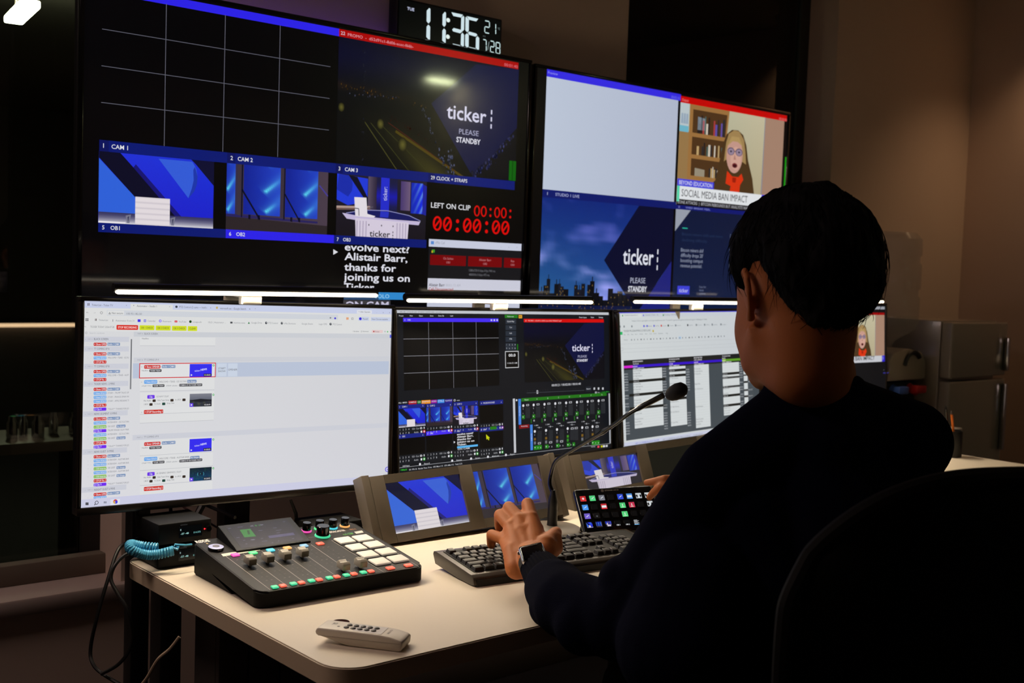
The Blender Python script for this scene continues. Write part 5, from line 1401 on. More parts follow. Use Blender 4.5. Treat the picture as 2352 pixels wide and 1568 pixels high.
# ------------------------------------------------------------------ rack preview panels
def rack_panel(cx, cy, cz, yaw, tilt, roll, W, H, label, screens):
    mx = Matrix.Translation((cx, cy, cz)) @ Matrix.Rotation(yaw, 4, 'Z') @ Matrix.Rotation(-tilt, 4, 'X') @ Matrix.Rotation(-roll, 4, 'Y')
    t = thing('preview_panel', label, 'preview monitor', T(cx, cy + 0.05, DZ), 'rack preview panels')
    w, h = W / 2, H / 2
    cv = Canvas(mx)
    # openings in the front plate
    ops = []
    for (pts, fn) in screens:
        q = [cv.p(*p) for p in pts]
        x0 = (q[0][0] + q[2][0]) / 2; x1 = q[1][0]; z1 = (q[0][1] + q[1][1]) / 2; z0 = q[2][1]
        ops.append((x0, z0, x1, z1, fn))
    ops.sort()
    f = MB()
    xs_ = [-w] + [v for o_ in ops for v in (o_[0], o_[2])] + [w]
    for k in range(0, len(xs_), 2): f.box(xs_[k], xs_[k + 1], -0.004, 0.006, -h, h, 0.0012)
    for o_ in ops:
        f.box(o_[0], o_[2], -0.004, 0.006, o_[3], h, 0.0).box(o_[0], o_[2], -0.004, 0.006, -h, o_[1], 0.0)
    mkobj('front_plate', f.xf(mx), M['panel'], t, world=True)
    mkobj('housing', MB().box(-w + .012, w - .012, 0.0062, 0.028, -h + .004, h - .004, 0.002).xf(mx), M['panel_dark'], t, world=True)
    for s in (-1, 1):
        e = MB().box(s * (w + 0.010) - 0.010, s * (w + 0.010) + 0.010, -0.003, 0.034, -h - 0.004, h + 0.004, 0.002)
        mkobj('side_bracket', e.xf(mx), M['panel'], t, world=True)
        # foot under each bracket reaching the desk
        R3 = mx.to_3x3()
        foot = MB()
        p0 = mx @ Vector((s * (w + 0.01), 0.018, -h))
        foot.box(p0.x - 0.009, p0.x + 0.009, p0.y + 0.0, p0.y + 0.09, DZ, p0.z + 0.018, 0.001)
        mkobj('foot', foot, M['black'], t, world=True)
    base = MB()
    p0 = mx @ Vector((0, 0.02, -h))
    base.box(p0.x - w, p0.x + w, p0.y + 0.03, p0.y + 0.05, DZ, p0.z + 0.004, 0.001)
    mkobj('base_strip', base, M['black'], t, world=True)
    for o_ in ops:
        c2 = Canvas(mx @ Matrix.Translation((0, 0.0015, 0)))
        c2.lrect(o_[0], o_[1], o_[2], o_[3], (10, 9, 9), 0)
        if o_[4]: o_[4](c2, o_[:4])
        c2.done('screen', M['screen'], t)
    return t
kk = lambda x, y: (800 + x / 4.704, 1020 + y / 4.704)
ll = lambda x, y: (1220 + x / 4.704, 980 + y / 4.704)
k_ = 1.072
rack_panel(1.5339 * k_, 1.89 * k_, 1.33 - (1.33 - 0.8428) * k_, R(-1.2), R(23.8), R(1.0), 0.4811 * k_, 0.1393 * k_, 'rack panel with two small screens beside the audio mixer, chair and blue light pictures', [
    ([kk(385, 430), kk(1190, 322), kk(515, 970)], lambda c, b: pic_cam1(c, b, 1, 0.10)), ([kk(1325, 302), kk(2045, 207), kk(1468, 805)], lambda c, b: pic_cam2(c, b, 1, 0.10))])
q_ = 1.058
rack_panel(2.1475 * q_, 1.95 * q_, 1.33 - (1.33 - 0.8337) * q_, R(-3.9), R(19.9), R(2.7), 0.4768 * q_, 0.135 * q_, 'rack panel behind the button pad, one desk picture and one dark screen', [
    ([ll(532, 370), ll(1133, 285), ll(618, 700)], lambda c, b: pic_cam3(c, b, 1, 0.16, False)), ([ll(1240, 265), ll(1790, 180), ll(1340, 600)], None)])

# ------------------------------------------------------------------ audio mixer
W_, D_, hf, hb = 0.350, 0.2762, 0.0291, 0.063
mxm = T(0.9577, 1.75, DZ, -0.025)
mixer = thing('audio_mixer', 'black podcast mixer with lit buttons, faders, pads and a tilted touchscreen', 'audio mixer', mxm)
b = bmesh.new()
pl = rounded(0, W_, 0, D_, 0.020, 6)
sl = (hb - hf) / D_
zt_of = lambda y: hf + sl * y
lo_ = lambda y: 0.002 + max(0.0, (y - 0.03)) * sl * 1.02
v0 = [b.verts.new((x, y, lo_(y))) for x, y in pl]
v1 = [b.verts.new((x, y, zt_of(y))) for x, y in pl]
n = len(pl)
for i in range(n): b.faces.new((v0[i], v0[(i + 1) % n], v1[(i + 1) % n], v1[i]))
tf = b.faces.new(v1); b.faces.new(v0[::-1])
bmesh.ops.bevel(b, geom=list(tf.edges), offset=0.003, segments=2, affect='EDGES')
mkobj('body', MB().bm(b), M['mixer'], mixer)
M['mixer_top'] = mat('mixer_top', (23, 21, 20), 0.5, spec=0.3, bump=0.06, bscale=1500)
mkobj('top_plate', MB().add([(x, y, zt_of(y) + .0003) for x, y in rounded(0.004, W_ - .004, 0.004, D_ - .004, 0.017, 6)], [list(range(28))]), M['mixer_top'], mixer)
mkobj('rear_foot', MB().prism([(0.11, 0.001), (0.262, 0.0005), (0.27, 0.004), (0.27, 0.03), (0.262, 0.034)], 0.004, W_ - 0.004, Matrix.Rotation(PI / 2, 4, 'Z') @ Matrix.Scale(-1, 4, (0, 1, 0))), M['mixer'], mixer)
ang = math.atan(sl)
MT = mxm @ Matrix(((1, 0, 0, 0), (0, math.sin(ang), math.cos(ang), 0), (0, -math.cos(ang), math.sin(ang), hf), (0, 0, 0, 1)))
fc = Canvas(MT)                      # print on the top face; local x across, z towards the back, -y up
fc.view(400, 1160, 3.92)
GL = (196, 188, 180)
pmat = MB()
def mline(a, b_, w_=0.0007): fc.line(*a, *b_, w_, GL, 3)
def top_mx(x, y):
    q = fc.p(x, y)
    return MT @ Matrix.Translation((q[0], 0, q[1])) @ Matrix.Rotation(PI / 2, 4, 'X'), q   # local z = up
M['ring'] = {}
def emi(name, c, e=1.0):
    return mat(name, tuple(int(q * .5) for q in c), 0.4, emit=c, est=e)
ringc = {'pink': emi('lit_pink', (255, 90, 190), .9), 'green': emi('lit_green', (96, 250, 150), .9), 'mint': emi('lit_mint', (80, 235, 170), .75), 'cyan': emi('lit_cyan', (90, 225, 240), .85), 'amber': emi('lit_amber', (255, 184, 104), .9), 'coral': emi('lit_coral', (255, 110, 84), .85), 'sky': emi('lit_sky', (150, 205, 236), .8), 'white': emi('lit_white', (210, 206, 236), .7)}
def knob(x, y, r, h, col):
    m_, q = top_mx(x, y)
    o_ = mkobj('knob', MB().lathe([(r * .9, 0.003), (r, 0.004), (r * .97, h - .001), (r * .9, h), (0.0001, h)], m_, 32), M['black_gloss'], mixer, world=True)
    mkobj('light_ring', MB().lathe([(r * 1.18, 0.0003), (r * 1.22, 0.0014), (r * 1.14, 0.003), (r * 0.95, 0.0032)], m_, 32), ringc[col], o_, world=True)
knob(1190, 236, 0.0088, 0.019, 'pink'); knob(1306, 216, 0.0088, 0.019, 'green'); knob(1425, 207, 0.0088, 0.019, 'cyan'); knob(1535, 190, 0.0088, 0.019, 'amber'); knob(1335, 278, 0.0132, 0.022, 'mint')
m_, q = top_mx(375, 400)
o_ = mkobj('headphone_dial', MB().lathe([(0.0145, 0.0), (0.0150, 0.004), (0.0142, 0.0062)], m_, 36), M['black_gloss'], mixer, world=True)
mkobj('light_ring', MB().lathe([(0.0142, 0.0062), (0.012, 0.0072), (0.0068, 0.0074), (0.0066, 0.0072)], m_, 36), ringc['white'], o_, world=True)
mkobj('dial_cap', MB().lathe([(0.0066, 0.0072), (0.0062, 0.0078), (0.0001, 0.0078)], m_, 24), mat('dial_grey', (120, 116, 124), 0.4), o_, world=True)
def cap(name, x, y, w_, d_, h, m, parent=mixer, r=0.0022):
    m2, q = top_mx(x, y)
    return mkobj(name, MB().box(-w_ / 2, w_ / 2, -d_ / 2, d_ / 2, 0.0002, h, r, 2, 0, m2), m, parent, world=True)
for x, y, c in ((550, 455, 'pink'), (710, 436, 'green'), (867, 412, 'cyan'), (1018, 392, 'amber'), (1168, 372, 'sky'), (1313, 353, 'coral')):
    cap('channel_button', x, y, 0.0155, 0.0125, 0.004, ringc[c])
for k, (x, y) in enumerate(((905, 744), (978, 732), (1072, 714), (1145, 704), (1235, 687), (1305, 677), (1396, 661), (1463, 651), (1550, 636), (1617, 625), (1702, 611), (1770, 601))):
    cap('mute_button' if k % 2 else 'listen_button', x, y, 0.0125, 0.0115, 0.004, ringc['coral' if k % 2 else 'mint'])
for x, y in ((1945, 573), (2108, 548)): cap('bank_button', x, y, 0.0170, 0.0120, 0.004, ringc['coral'])
for c in ((1535, 327), (1637, 389), (1743, 452), (1850, 517), (1697, 307), (1797, 364), (1905, 427), (2013, 492)):
    cap('pad', c[0], c[1], 0.0355, 0.0315, 0.005, M['pad'], r=0.003)
for (a, b_) in (((590, 490), (900, 705)), ((750, 470), (1062, 680)), ((910, 450), (1225, 655)), ((1065, 425), (1385, 628)), ((1215, 405), (1535, 606)), ((1365, 380), (1690, 586))):
    fc.line(*a, *b_, 0.0016, (2, 2, 2), 3)
for (a, b_) in (((455, 452), (865, 762)), ((622, 438), (1030, 738)), ((785, 410), (1190, 708)), ((935, 397), (1340, 686)), ((1085, 378), (1490, 660)), ((1232, 355), (1640, 634))):
    mline(a, b_)
for p in (((1417, 318), (1888, 603)), ((1888, 603), (2205, 555)), ((2205, 555), (1745, 270)), ((1745, 270), (1417, 318)), ((1210, 292), (1420, 270))): mline(*p, w_=0.0006)
for k, (x, y) in enumerate(((680, 545), (840, 520), (995, 495), (1150, 470), (1520, 590), (1675, 565))):
    m2, q = top_mx(x, y)
    m2 = m2 @ Matrix.Diagonal((1.2, 1.2, 1.2, 1.0))
    f = MB().prism([(-0.010, 0.004), (0.010, 0.004), (0.010, 0.013), (0.0055, 0.0165), (0.0012, 0.0145), (-0.0012, 0.0145), (-0.0055, 0.0165), (-0.010, 0.013)], -0.0065, 0.0065, m2 @ Matrix.Rotation(PI / 2, 4, 'Z'), 0, 0.0008)
    f.box(-0.001, 0.001, -0.004, 0.004, 0.0, 0.005, 0, 1, 0, m2)
    mkobj('fader', f, M['fader'], mixer, world=True)
    for j in range(9):
        a = fc.p(x, y)
for (a, b_) in (((590, 490), (900, 705)), ((750, 470), (1062, 680)), ((910, 450), (1225, 655)), ((1065, 425), (1385, 628)), ((1215, 405), (1535, 606)), ((1365, 380), (1690, 586))):
    for j in range(8):
        t_ = j / 7
        px, py = a[0] + (b_[0] - a[0]) * t_, a[1] + (b_[1] - a[1]) * t_
        for s_ in (-1, 1): fc.line(px - 22 * s_ - 8, py + 3 * s_ + 2, px - 22 * s_ + 8, py + 3 * s_ - 2, 0.0005, (104, 98, 92) if j % 3 else (150, 144, 136), 3)
fc.text('RØDE', 205, 342, (226, 222, 216), 22, 347, 3, 0.03); fc.ell(297, 345, 10, 5, (196, 170, 110), 3, 14)
fc.text('RØDECASTER', 1395, 252, (220, 214, 208), 15, 1582, 3, 0.02); fc.text('PRO II', 1592, 226, (176, 120, 70), 13, 1655, 3)
fc.poly([(1620, 240), (1690, 228), (1706, 246), (1640, 258)], (206, 202, 196), 3); fc.text('ON CAM', 1530, 272, (90, 170, 60), 12, 1636, 3, 0.01); fc.text('2 mics', 1545, 258, (80, 150, 140), 9, 1625, 3)
fm = display_mat('mixer_print', 0.5, 0.3, 0.0)
pn = fm.node_tree.nodes['Principled BSDF']
at_ = [n_ for n_ in fm.node_tree.nodes if n_.type == 'ATTRIBUTE'][0]
fm.node_tree.links.new(at_.outputs['Color'], pn.inputs['Base Color'])
fc.done('printed_markings', fm, mixer)
tape = Canvas(MT); tape.view(400, 1160, 3.92)
tape.poly([(422, 441), (758, 388), (778, 407), (442, 463)], (3, 3, 3), 5)
mkobj('paper_tape', MB().add(tape.mb.V, tape.mb.F), M['strip_white'], mixer, ang=0, world=True)
# touchscreen
nrm = MT.to_3x3() @ Vector((0, -1, 0))
ua = MT.to_3x3() @ Vector((1, 0, 0)); va = MT.to_3x3() @ Vector((0, 0, 1))
A = MT @ Vector((0.0516, -0.004, 0.1911))
th_ = 0.2405
up_ = va * math.cos(th_) + nrm * math.sin(th_)
nn = ua.cross(up_)
TM = Matrix(((ua.x, -nn.x, up_.x, A.x), (ua.y, -nn.y, up_.y, A.y), (ua.z, -nn.z, up_.z, A.z), (0, 0, 0, 1)))
TW, TL = 0.156, 0.088
h_ = MB()
bk = [TM @ Vector(p) for p in ((0, 0, 0), (TW, 0, 0), (TW, 0, TL), (0, 0, TL))]
dn = []
for p in bk:
    q = MT.inverted() @ p
    dn.append(MT @ Vector((q.x, 0.0005, q.z)))
h_.add([p + nn * -0.0003 for p in bk] + dn, [(0, 1, 2, 3), (7, 6, 5, 4), (0, 4, 5, 1), (1, 5, 6, 2), (2, 6, 7, 3), (3, 7, 4, 0)])
ts = mkobj('touchscreen', h_, M['mixer'], mixer, world=True)
c2 = Canvas(TM)
c2.lrect(0.001, 0.001, TW - .001, TL - .001, (12, 11, 11), 0)
c2.lgrid(0.012, 0.006, TW - .012, TL - .006, 6, 4, lambda u, v: (22 + 10 * v, 20 + 8 * v, 32 + 12 * v), 1)
c2.view(400, 1160, 3.92)
c2.poly([(590, 222), (685, 212), (738, 280), (632, 290)], (44, 124, 52), 2); c2.poly([(655, 228), (675, 226), (684, 262), (665, 264)], (26, 70, 36), 3)
c2.poly([(845, 276), (1072, 246), (1088, 268), (858, 298)], (72, 68, 104), 2)
for x, y, w_ in ((486, 212, 26), (570, 200, 48), (560, 294, 30), (620, 318, 20), (690, 312, 40), (788, 326, 50), (878, 340, 14), (756, 230, 40), (780, 300, 20), (890, 206, 34), (916, 228, 50), (922, 250, 30), (978, 150, 22), (936, 322, 10), (640, 350, 20), (1060, 300, 20)):
    c2.line(x, y, x + w_, y - w_ * .12, 0.0014, (92, 90, 112), 2)
c2.text('<   >', 690, 196, (150, 150, 170), 14, 820, 2); c2.ell(736, 184, 10, 8, (40, 110, 50), 2); c2.ell(766, 180, 8, 7, (40, 100, 50), 2)
c2.text('+23', 690, 318, (150, 150, 166), 10, 728, 2)
for x, y in ((1210, 0),): pass
c2.done('display', M['led'], ts)

# ------------------------------------------------------------------ wireless receivers
M['rx'] = mat('receiver_case', (5, 5, 6), 0.65, spec=0.25)
def receiver(x0, x1, y0, y1, z0, label, ants=()):
    t = thing('wireless_receiver', label, 'radio receiver', T((x0 + x1) / 2, (y0 + y1) / 2, z0), 'wireless receivers behind the mixer')
    w, d = (x1 - x0) / 2, (y1 - y0) / 2
    mkobj('body', MB().box(-w, w, -d, d, 0.002, 0.043, 0.003), M['rx'], t)
    fmx = T((x0 + x1) / 2, y0 - 0.0006, z0)
    c = Canvas(fmx)
    c.lrect(-w * .25, 0.012, w * .62, 0.034, (3, 5, 6), 0)
    c.ltext('-57 -48', -w * .18, 0.018, (150, 200, 196), 0.0034, w * .3, 1, .02); c.ltext('II', -w * .2, 0.026, (170, 200, 200), 0.0032, None, 1, .02)
    c.ltext('514.375', w * .30, 0.018, (110, 170, 168), 0.0030, w * .27, 1, .02); c.ltext('wireless', -w * .2, 0.036, (60, 60, 60), 0.003, None, 1)
    c.done('display', M['led'], t)
    mkobj('indicator', MB().ell((w * .72, -d - 0.0008, 0.024), (0.0016, 0.001, 0.0016), None, 12, 8), emi('red_led', (255, 40, 50), 2.0), t)
    mkobj('knob', MB().cyl((w * .85, -d, 0.024), (w * .85, -d - 0.006, 0.024), 0.006, 0.0055, 20), M['black_gloss'], t)
    for k, (ax, ay, tx_, ty_, tz_) in enumerate(ants):
        mkobj('antenna', MB().tube([(ax, ay, 0.02), (ax, ay + .006, 0.05), (tx_, ty_, tz_)], [0.004, 0.004, 0.003], 10), M['black_soft'], t)
    return t
receiver(0.925, 1.035, 2.085, 2.19, DZ, 'lower of the two stacked black receivers by the blue coiled cable')
receiver(0.925, 1.035, 2.085, 2.19, DZ + 0.045, 'upper of the two stacked black receivers at the left desk end', ((-0.05, 0.055, -0.085, 0.10, 0.135), (0.02, 0.055, -0.03, 0.11, 0.12)))
receiver(1.275, 1.395, 2.09, 2.18, DZ, 'black receiver with lit display standing behind the mixer knobs', ((-0.05, 0.047, -0.06, 0.06, 0.08),))

# ------------------------------------------------------------------ button pad
k_ = 1.03
dmx = Matrix.Translation(CAM + (Vector((1.8088, 1.7178, 0.8178)) - CAM) * k_) @ Matrix.Rotation(R(-26.5), 4, 'Z') @ Matrix.Rotation(R(-42.0), 4, 'X') @ Matrix.Rotation(R(-2.6), 4, 'Y')
pad = thing('button_pad', 'black pad of glowing picture keys standing behind the keyboard', 'control pad', T(dmx.translation.x, dmx.translation.y, DZ))
pw, ph = 0.0937, 0.0577
mkobj('body', MB().box(-pw, pw, 0.0, 0.016, -ph, ph, 0.006, 3).xf(dmx), M['black_gloss'], pad, world=True)
for s in (-1, 1):
    bs = MB()
    p0 = dmx @ Vector((s * pw * .7, 0.012, 0.03)); p1 = dmx @ Vector((s * pw * .7, 0.006, -ph))
    bs.tube([p0, Vector((p0.x + .02, p0.y + .035, DZ + .004)), Vector((p1.x, p1.y, DZ + .004)), p1], 0.004, 8)
    mkobj('stand_leg', bs, M['black'], pad, world=True)
pc = Canvas(dmx)
pc.view(1220, 980, 4.704)
a, b_, c = pc.p(595, 795), pc.p(1160, 765), pc.p(672, 1072)
pitch = (b_[0] - a[0]) / 6
rp = (a[1] - c[1]) / 3
print('deck pitch', pitch, rp, a, b_, c)
x00, z00 = -pitch * 3.5, 0.030
rp = 0.0222; pitch = 0.0222; x00 = -pitch * 3.5 - 0.0005
ICON = {(0, 0): ((186, 44, 46), 'dot'), (0, 1): ((80, 196, 120), 'x'), (0, 2): ((110, 112, 120), 'x'), (0, 4): ((46, 70, 190), 'x'), (0, 5): ((80, 140, 214), 'win'), (0, 6): ((190, 196, 200), 'blob'), (0, 7): ((200, 204, 206), 'blob'),
        (1, 0): ((70, 140, 220), 'x'), (1, 2): ((190, 44, 52), 'win'), (1, 4): ((76, 190, 112), 'I'), (1, 5): ((186, 50, 76), 'I'), (1, 7): ((196, 200, 202), 'blob'),
        (2, 0): ((110, 90, 190), 'x'), (2, 4): ((84, 200, 118), 'I'), (2, 7): ((190, 196, 198), 'blob'), (2, 1): ((20, 18, 18), 'gr'),
        (3, 0): (None, 1), (3, 1): (None, 2), (3, 2): (None, 3), (3, 5): ((14, 15, 18), 'txt'), (3, 3): ((10, 10, 10), 'ob'), (3, 4): ((10, 10, 10), 'ob'), (3, 6): ((10, 10, 10), 'ob')}
ks = 0.0078
for r_ in range(4):
    for c_ in range(8):
        cx, cz = x00 + pitch * c_, z00 - rp * r_
        kb_ = MB().box(cx - ks, cx + ks, -0.0022, 0.001, cz - ks, cz + ks, 0.0009, 2)
        nf = len(kb_.F)
        c2 = Canvas(dmx @ Matrix.Translation((0, -0.0023, 0)), None, 1)
        e = ks * 0.86
        it = ICON.get((r_, c_))
        bx = (cx - e, cz - e, cx + e, cz + e)
        if it is None: c2.lrect(*bx, (11, 10, 10), 0)
        elif it[0] is None: (pic_cam1, pic_cam2, pic_cam3)[it[1] - 1](c2, bx, 0, 0.05)
        else:
            col, ic = it
            c2.lrect(*bx, col, 0, tuple(min(255, q * 1.12) for q in col) if ic not in ('txt', 'ob', 'gr') else None)
            if ic == 'dot': c2.lell(cx, cz, e * .4, e * .4, (240, 210, 210), 1, 16)
            if ic == 'x': c2.lline((cx - e * .4, cz - e * .3), (cx + e * .5, cz + e * .35), e * .22, (220, 226, 230), 1)
            if ic == 'win': c2.lrect(cx - e * .8, cz - e * .5, cx + e * .8, cz + e * .35, (224, 228, 232), 1)
            if ic == 'I': c2.lrect(cx - e * .12, cz - e * .4, cx + e * .12, cz + e * .5, (230, 236, 230), 1); c2.lrect(cx - e * .5, cz - e * .75, cx + e * .5, cz - e * .55, (200, 230, 206), 1)
            if ic == 'blob': c2.lpoly([(cx - e, cz + e * .2), (cx - e * .5, cz + e * .5), (cx - e * .3, cz - e * .2), (cx - e * .7, cz - e)], (20, 20, 22), 1); c2.lpoly([(cx + e, cz + e * .2), (cx + e * .5, cz + e * .5), (cx + e * .3, cz - e * .2), (cx + e * .7, cz - e)], (20, 20, 22), 1)
            if ic == 'txt':
                for j in range(5): c2.lrect(cx - e * .9, cz + e * (.75 - .36 * j) - e * .1, cx + e * (.3 + .5 * (j % 2)), cz + e * (.75 - .36 * j) + e * .08, (190, 194, 198), 1)
                c2.lrect(cx - e, cz - e, cx + e, cz - e * .78, (90, 170, 226), 1)
            if ic == 'ob': c2.ltext('OB ' + str({3: 1, 4: 2, 6: 4}[c_]), cx, cz - e * .85, (226, 228, 230), e * .42, None, 1, 0.03, 'c')
            if ic == 'gr': c2.lell(cx, cz - e * .2, e * .35, e * .3, (80, 80, 84), 1, 8)
        kb_.xf(dmx)
        kb_.add(c2.mb.V, c2.mb.F, 1, c2.mb.C)
        mkobj('key', kb_, [M['black_gloss'], M['led']], pad, world=True)
lg = Canvas(dmx @ Matrix.Translation((0, -0.0003, 0)))
lz = z00 + 0.0175
lg.lell(-0.0275, lz + .0015, 0.0035, 0.0035, (150, 144, 134), 1, 20); lg.lell(-0.0275, lz + .0015, 0.0026, 0.0026, (10, 10, 11), 2, 18); lg.lell(-0.0275, lz + .0015, 0.0014, 0.0014, (150, 144, 134), 3, 12)
lg.ltext('STREAM DECK', -0.0215, lz, (150, 144, 134), 0.0032, 0.034, 1, 0.02)
lm_ = display_mat('pad_print', 0.5, 0.3, 0.0)
lm_.node_tree.links.new([n_ for n_ in lm_.node_tree.nodes if n_.type == 'ATTRIBUTE'][0].outputs['Color'], lm_.node_tree.nodes['Principled BSDF'].inputs['Base Color'])
lg.done('logo', lm_, pad)

# ------------------------------------------------------------------ keyboard
kmx = T(1.357, 1.654, DZ, R(-7.6))
kbd = thing('keyboard', 'grey and black full-size computer keyboard under the left hand', 'keyboard', kmx)
KW, KD = 0.482, 0.160
kzf, kzb = 0.021, 0.036
prof = [(0.0, 0.004), (0.004, 0.0165), (0.012, kzf), (0.145, kzb - .001), (0.157, kzb - .002), (0.160, kzb - .008), (0.150, 0.010), (0.06, 0.002), (0.006, 0.001)]
mkobj('case', MB().prism(prof, 0.0, KW, Matrix.Rotation(PI / 2, 4, 'Z') @ Matrix.Scale(-1, 4, (0, 1, 0)), 0, 0.0012, 2), M['kb'], kbd)
ksl = math.atan2(kzb - kzf, 0.133)
KM = Matrix.Translation((0, 0.012, kzf)) @ Matrix.Rotation(ksl, 4, 'X')
mkobj('front_lip', MB().prism([(-0.002, 0.0), (0.004, 0.0012), (0.0055, 0.0125), (-0.0005, 0.0125)], 0.006, KW - .006, Matrix.Rotation(PI / 2, 4, 'Z') @ Matrix.Scale(-1, 4, (0, 1, 0))), M['black'], kbd)
mkobj('key_bed', MB().box(0.012, KW - 0.012, 0.010, 0.128, -0.002, 0.0008, 0, 1, 0, KM), M['black_soft'], kbd)
un = 0.0194
rows = [(0, [(0, 1.25), (1.25, 1.25), (2.5, 1.25), (3.75, 6.25), (10, 1.25), (11.25, 1.25), (12.5, 1.25), (13.75, 1.25), (15.4, 1), (16.4, 1), (17.4, 1), (18.9, 2), (20.9, 1)]),
        (1, [(0, 2.25)] + [(2.25 + i, 1) for i in range(10)] + [(12.25, 2.75), (16.4, 1), (18.9, 1), (19.9, 1), (20.9, 1)]),
        (2, [(0, 1.75)] + [(1.75 + i, 1) for i in range(11)] + [(12.75, 2.25), (18.9, 1), (19.9, 1), (20.9, 1)]),
        (3, [(0, 1.5)] + [(1.5 + i, 1) for i in range(12)] + [(13.5, 1.5), (15.4, 1), (16.4, 1), (17.4, 1), (18.9, 1), (19.9, 1), (20.9, 1)]),
        (4, [(i, 1) for i in range(13)] + [(13, 2), (15.4, 1), (16.4, 1), (17.4, 1), (18.9, 1), (19.9, 1)]),
        (5.35, [(0, 1)] + [(2 + i, 1) for i in range(4)] + [(6.5 + i, 1) for i in range(4)] + [(11 + i, 1) for i in range(4)] + [(15.4, 1), (16.4, 1), (17.4, 1)])]
nk = sum(len(r[1]) for r in rows)
for r_, ks_ in rows:
    for c_, w_ in ks_:
        x0, x1 = 0.0145 + c_ * un * 0.985 + .0008, 0.0145 + (c_ + w_) * un * 0.985 - .0012
        y0 = 0.0115 + r_ * 0.0182
        b = bmesh.new()
        h_ = 0.0075
        lo = [(x0, y0), (x1, y0), (x1, y0 + .0168), (x0, y0 + .0168)]
        hi = [(x0 + .002, y0 + .0022), (x1 - .002, y0 + .0022), (x1 - .002, y0 + .0158), (x0 + .002, y0 + .0158)]
        v_ = [b.verts.new((x, y, 0.0004)) for x, y in lo] + [b.verts.new((x, y, h_ - (.0006 if j < 2 else 0))) for j, (x, y) in enumerate(hi)]
        for fcs in ((3, 2, 1, 0), (4, 5, 6, 7), (0, 1, 5, 4), (1, 2, 6, 5), (2, 3, 7, 6), (3, 0, 4, 7)): b.faces.new([v_[i] for i in fcs])
        bmesh.ops.bevel(b, geom=list(b.edges), offset=0.0006, segments=1, affect='EDGES')
        mkobj('key', MB().bm(b, 0, KM), M['key'], kbd)
lmx = kmx @ Matrix.Translation((0, 0.0, 0)) @ Matrix.Rotation(R(-14), 4, 'X')
hp = Canvas(kmx @ Matrix.Translation((0.196, 0.0115, kzf - 0.0035)) @ Matrix.Rotation(R(-55), 4, 'X'))
hp.lell(0, 0, 0.0052, 0.0052, (150, 146, 138), 2, 24); hp.ltext('hp', -0.0028, -0.0018, (40, 38, 36), 0.0046, 0.0056, 3, 0.01)
hp.done('logo', lm_, kbd)

# ------------------------------------------------------------------ gooseneck microphone
bp = CAM + ray(1268, 1206) * ((DZ + 0.016 - CAM.z) / ray(1268, 1206).z)
mic = thing('microphone', 'black gooseneck microphone on a grey dished base beside the button pad', 'microphone', T(bp.x, bp.y, DZ))
mkobj('base', MB().lathe([(0.066, 0.0), (0.070, 0.003), (0.069, 0.009), (0.060, 0.014), (0.020, 0.0165), (0.0001, 0.017)], None, 48), M['panel'], mic)
mkobj('socket', MB().lathe([(0.0125, 0.016), (0.0118, 0.02), (0.0112, 0.06), (0.0112, 0.072), (0.0062, 0.092), (0.0056, 0.098)], None, 24), M['black'], mic)
d0 = (bp - CAM).dot(FWD)
npx = [(1263.5, 1112, 0), (1266, 1090, .0), (1276, 1060, -.01), (1301, 1041, -.03), (1347, 1014, -.07), (1403, 980, -.12), (1451, 946, -.17), (1523, 908, -.22)]
cp = [Vector((bp.x, bp.y, DZ + .09))] + [at(x, y, d0 + dd) for x, y, dd in npx]
def spline(p, n=6):
    out = []
    for i in range(len(p) - 1):
        a, b, c, d = p[max(0, i - 1)], p[i], p[i + 1], p[min(len(p) - 1, i + 2)]
        for k in range(n):
            t_ = k / n
            out.append(0.5 * ((2 * b) + (c - a) * t_ + (2 * a - 5 * b + 4 * c - d) * t_ ** 2 + (3 * b - a - 3 * c + d) * t_ ** 3))
    out.append(p[-1])
    return out
sp = spline([Vector(p) for p in cp], 8)
rr = [0.0046] * len(sp)
for i in range(len(sp)):
    if 0.68 < i / len(sp) < 0.72: rr[i] = 0.0062
    if i > len(sp) - 8: rr[i] = 0.0062
mkobj('gooseneck', MB().tube(sp, rr, 14), M['black_gloss'], mic, world=True)
hd = at(1555, 899, d0 - .245)
dv = (sp[-1] - sp[-3]).normalized()
hx, hy = frame_of(dv)
HM = Matrix(((hx.x, hy.x, dv.x, hd.x), (hx.y, hy.y, dv.y, hd.y), (hx.z, hy.z, dv.z, hd.z), (0, 0, 0, 1)))
mkobj('windscreen', MB().lathe([(0.0001, -0.026), (0.008, -0.0255), (0.013, -0.019), (0.0165, -0.008), (0.0172, 0.004), (0.0145, 0.016), (0.008, 0.0225), (0.0001, 0.0245)], HM, 28), M['black_soft'], mic, world=True)
sc = Canvas(Matrix.Translation((bp.x - .0, bp.y, DZ)) @ Matrix.Rotation(R(38), 4, 'Z') @ Matrix.Translation((0, -0.0119, 0)))
sc.ltext('RØDE', 0, 0.045, (130, 126, 120), 0.0045, 0.0135, 1, 0.02, 'c'); sc.ltext('mic', 0, 0.039, (90, 88, 84), 0.0022, None, 1, 0, 'c')
sc.done('logo', lm_, mic)

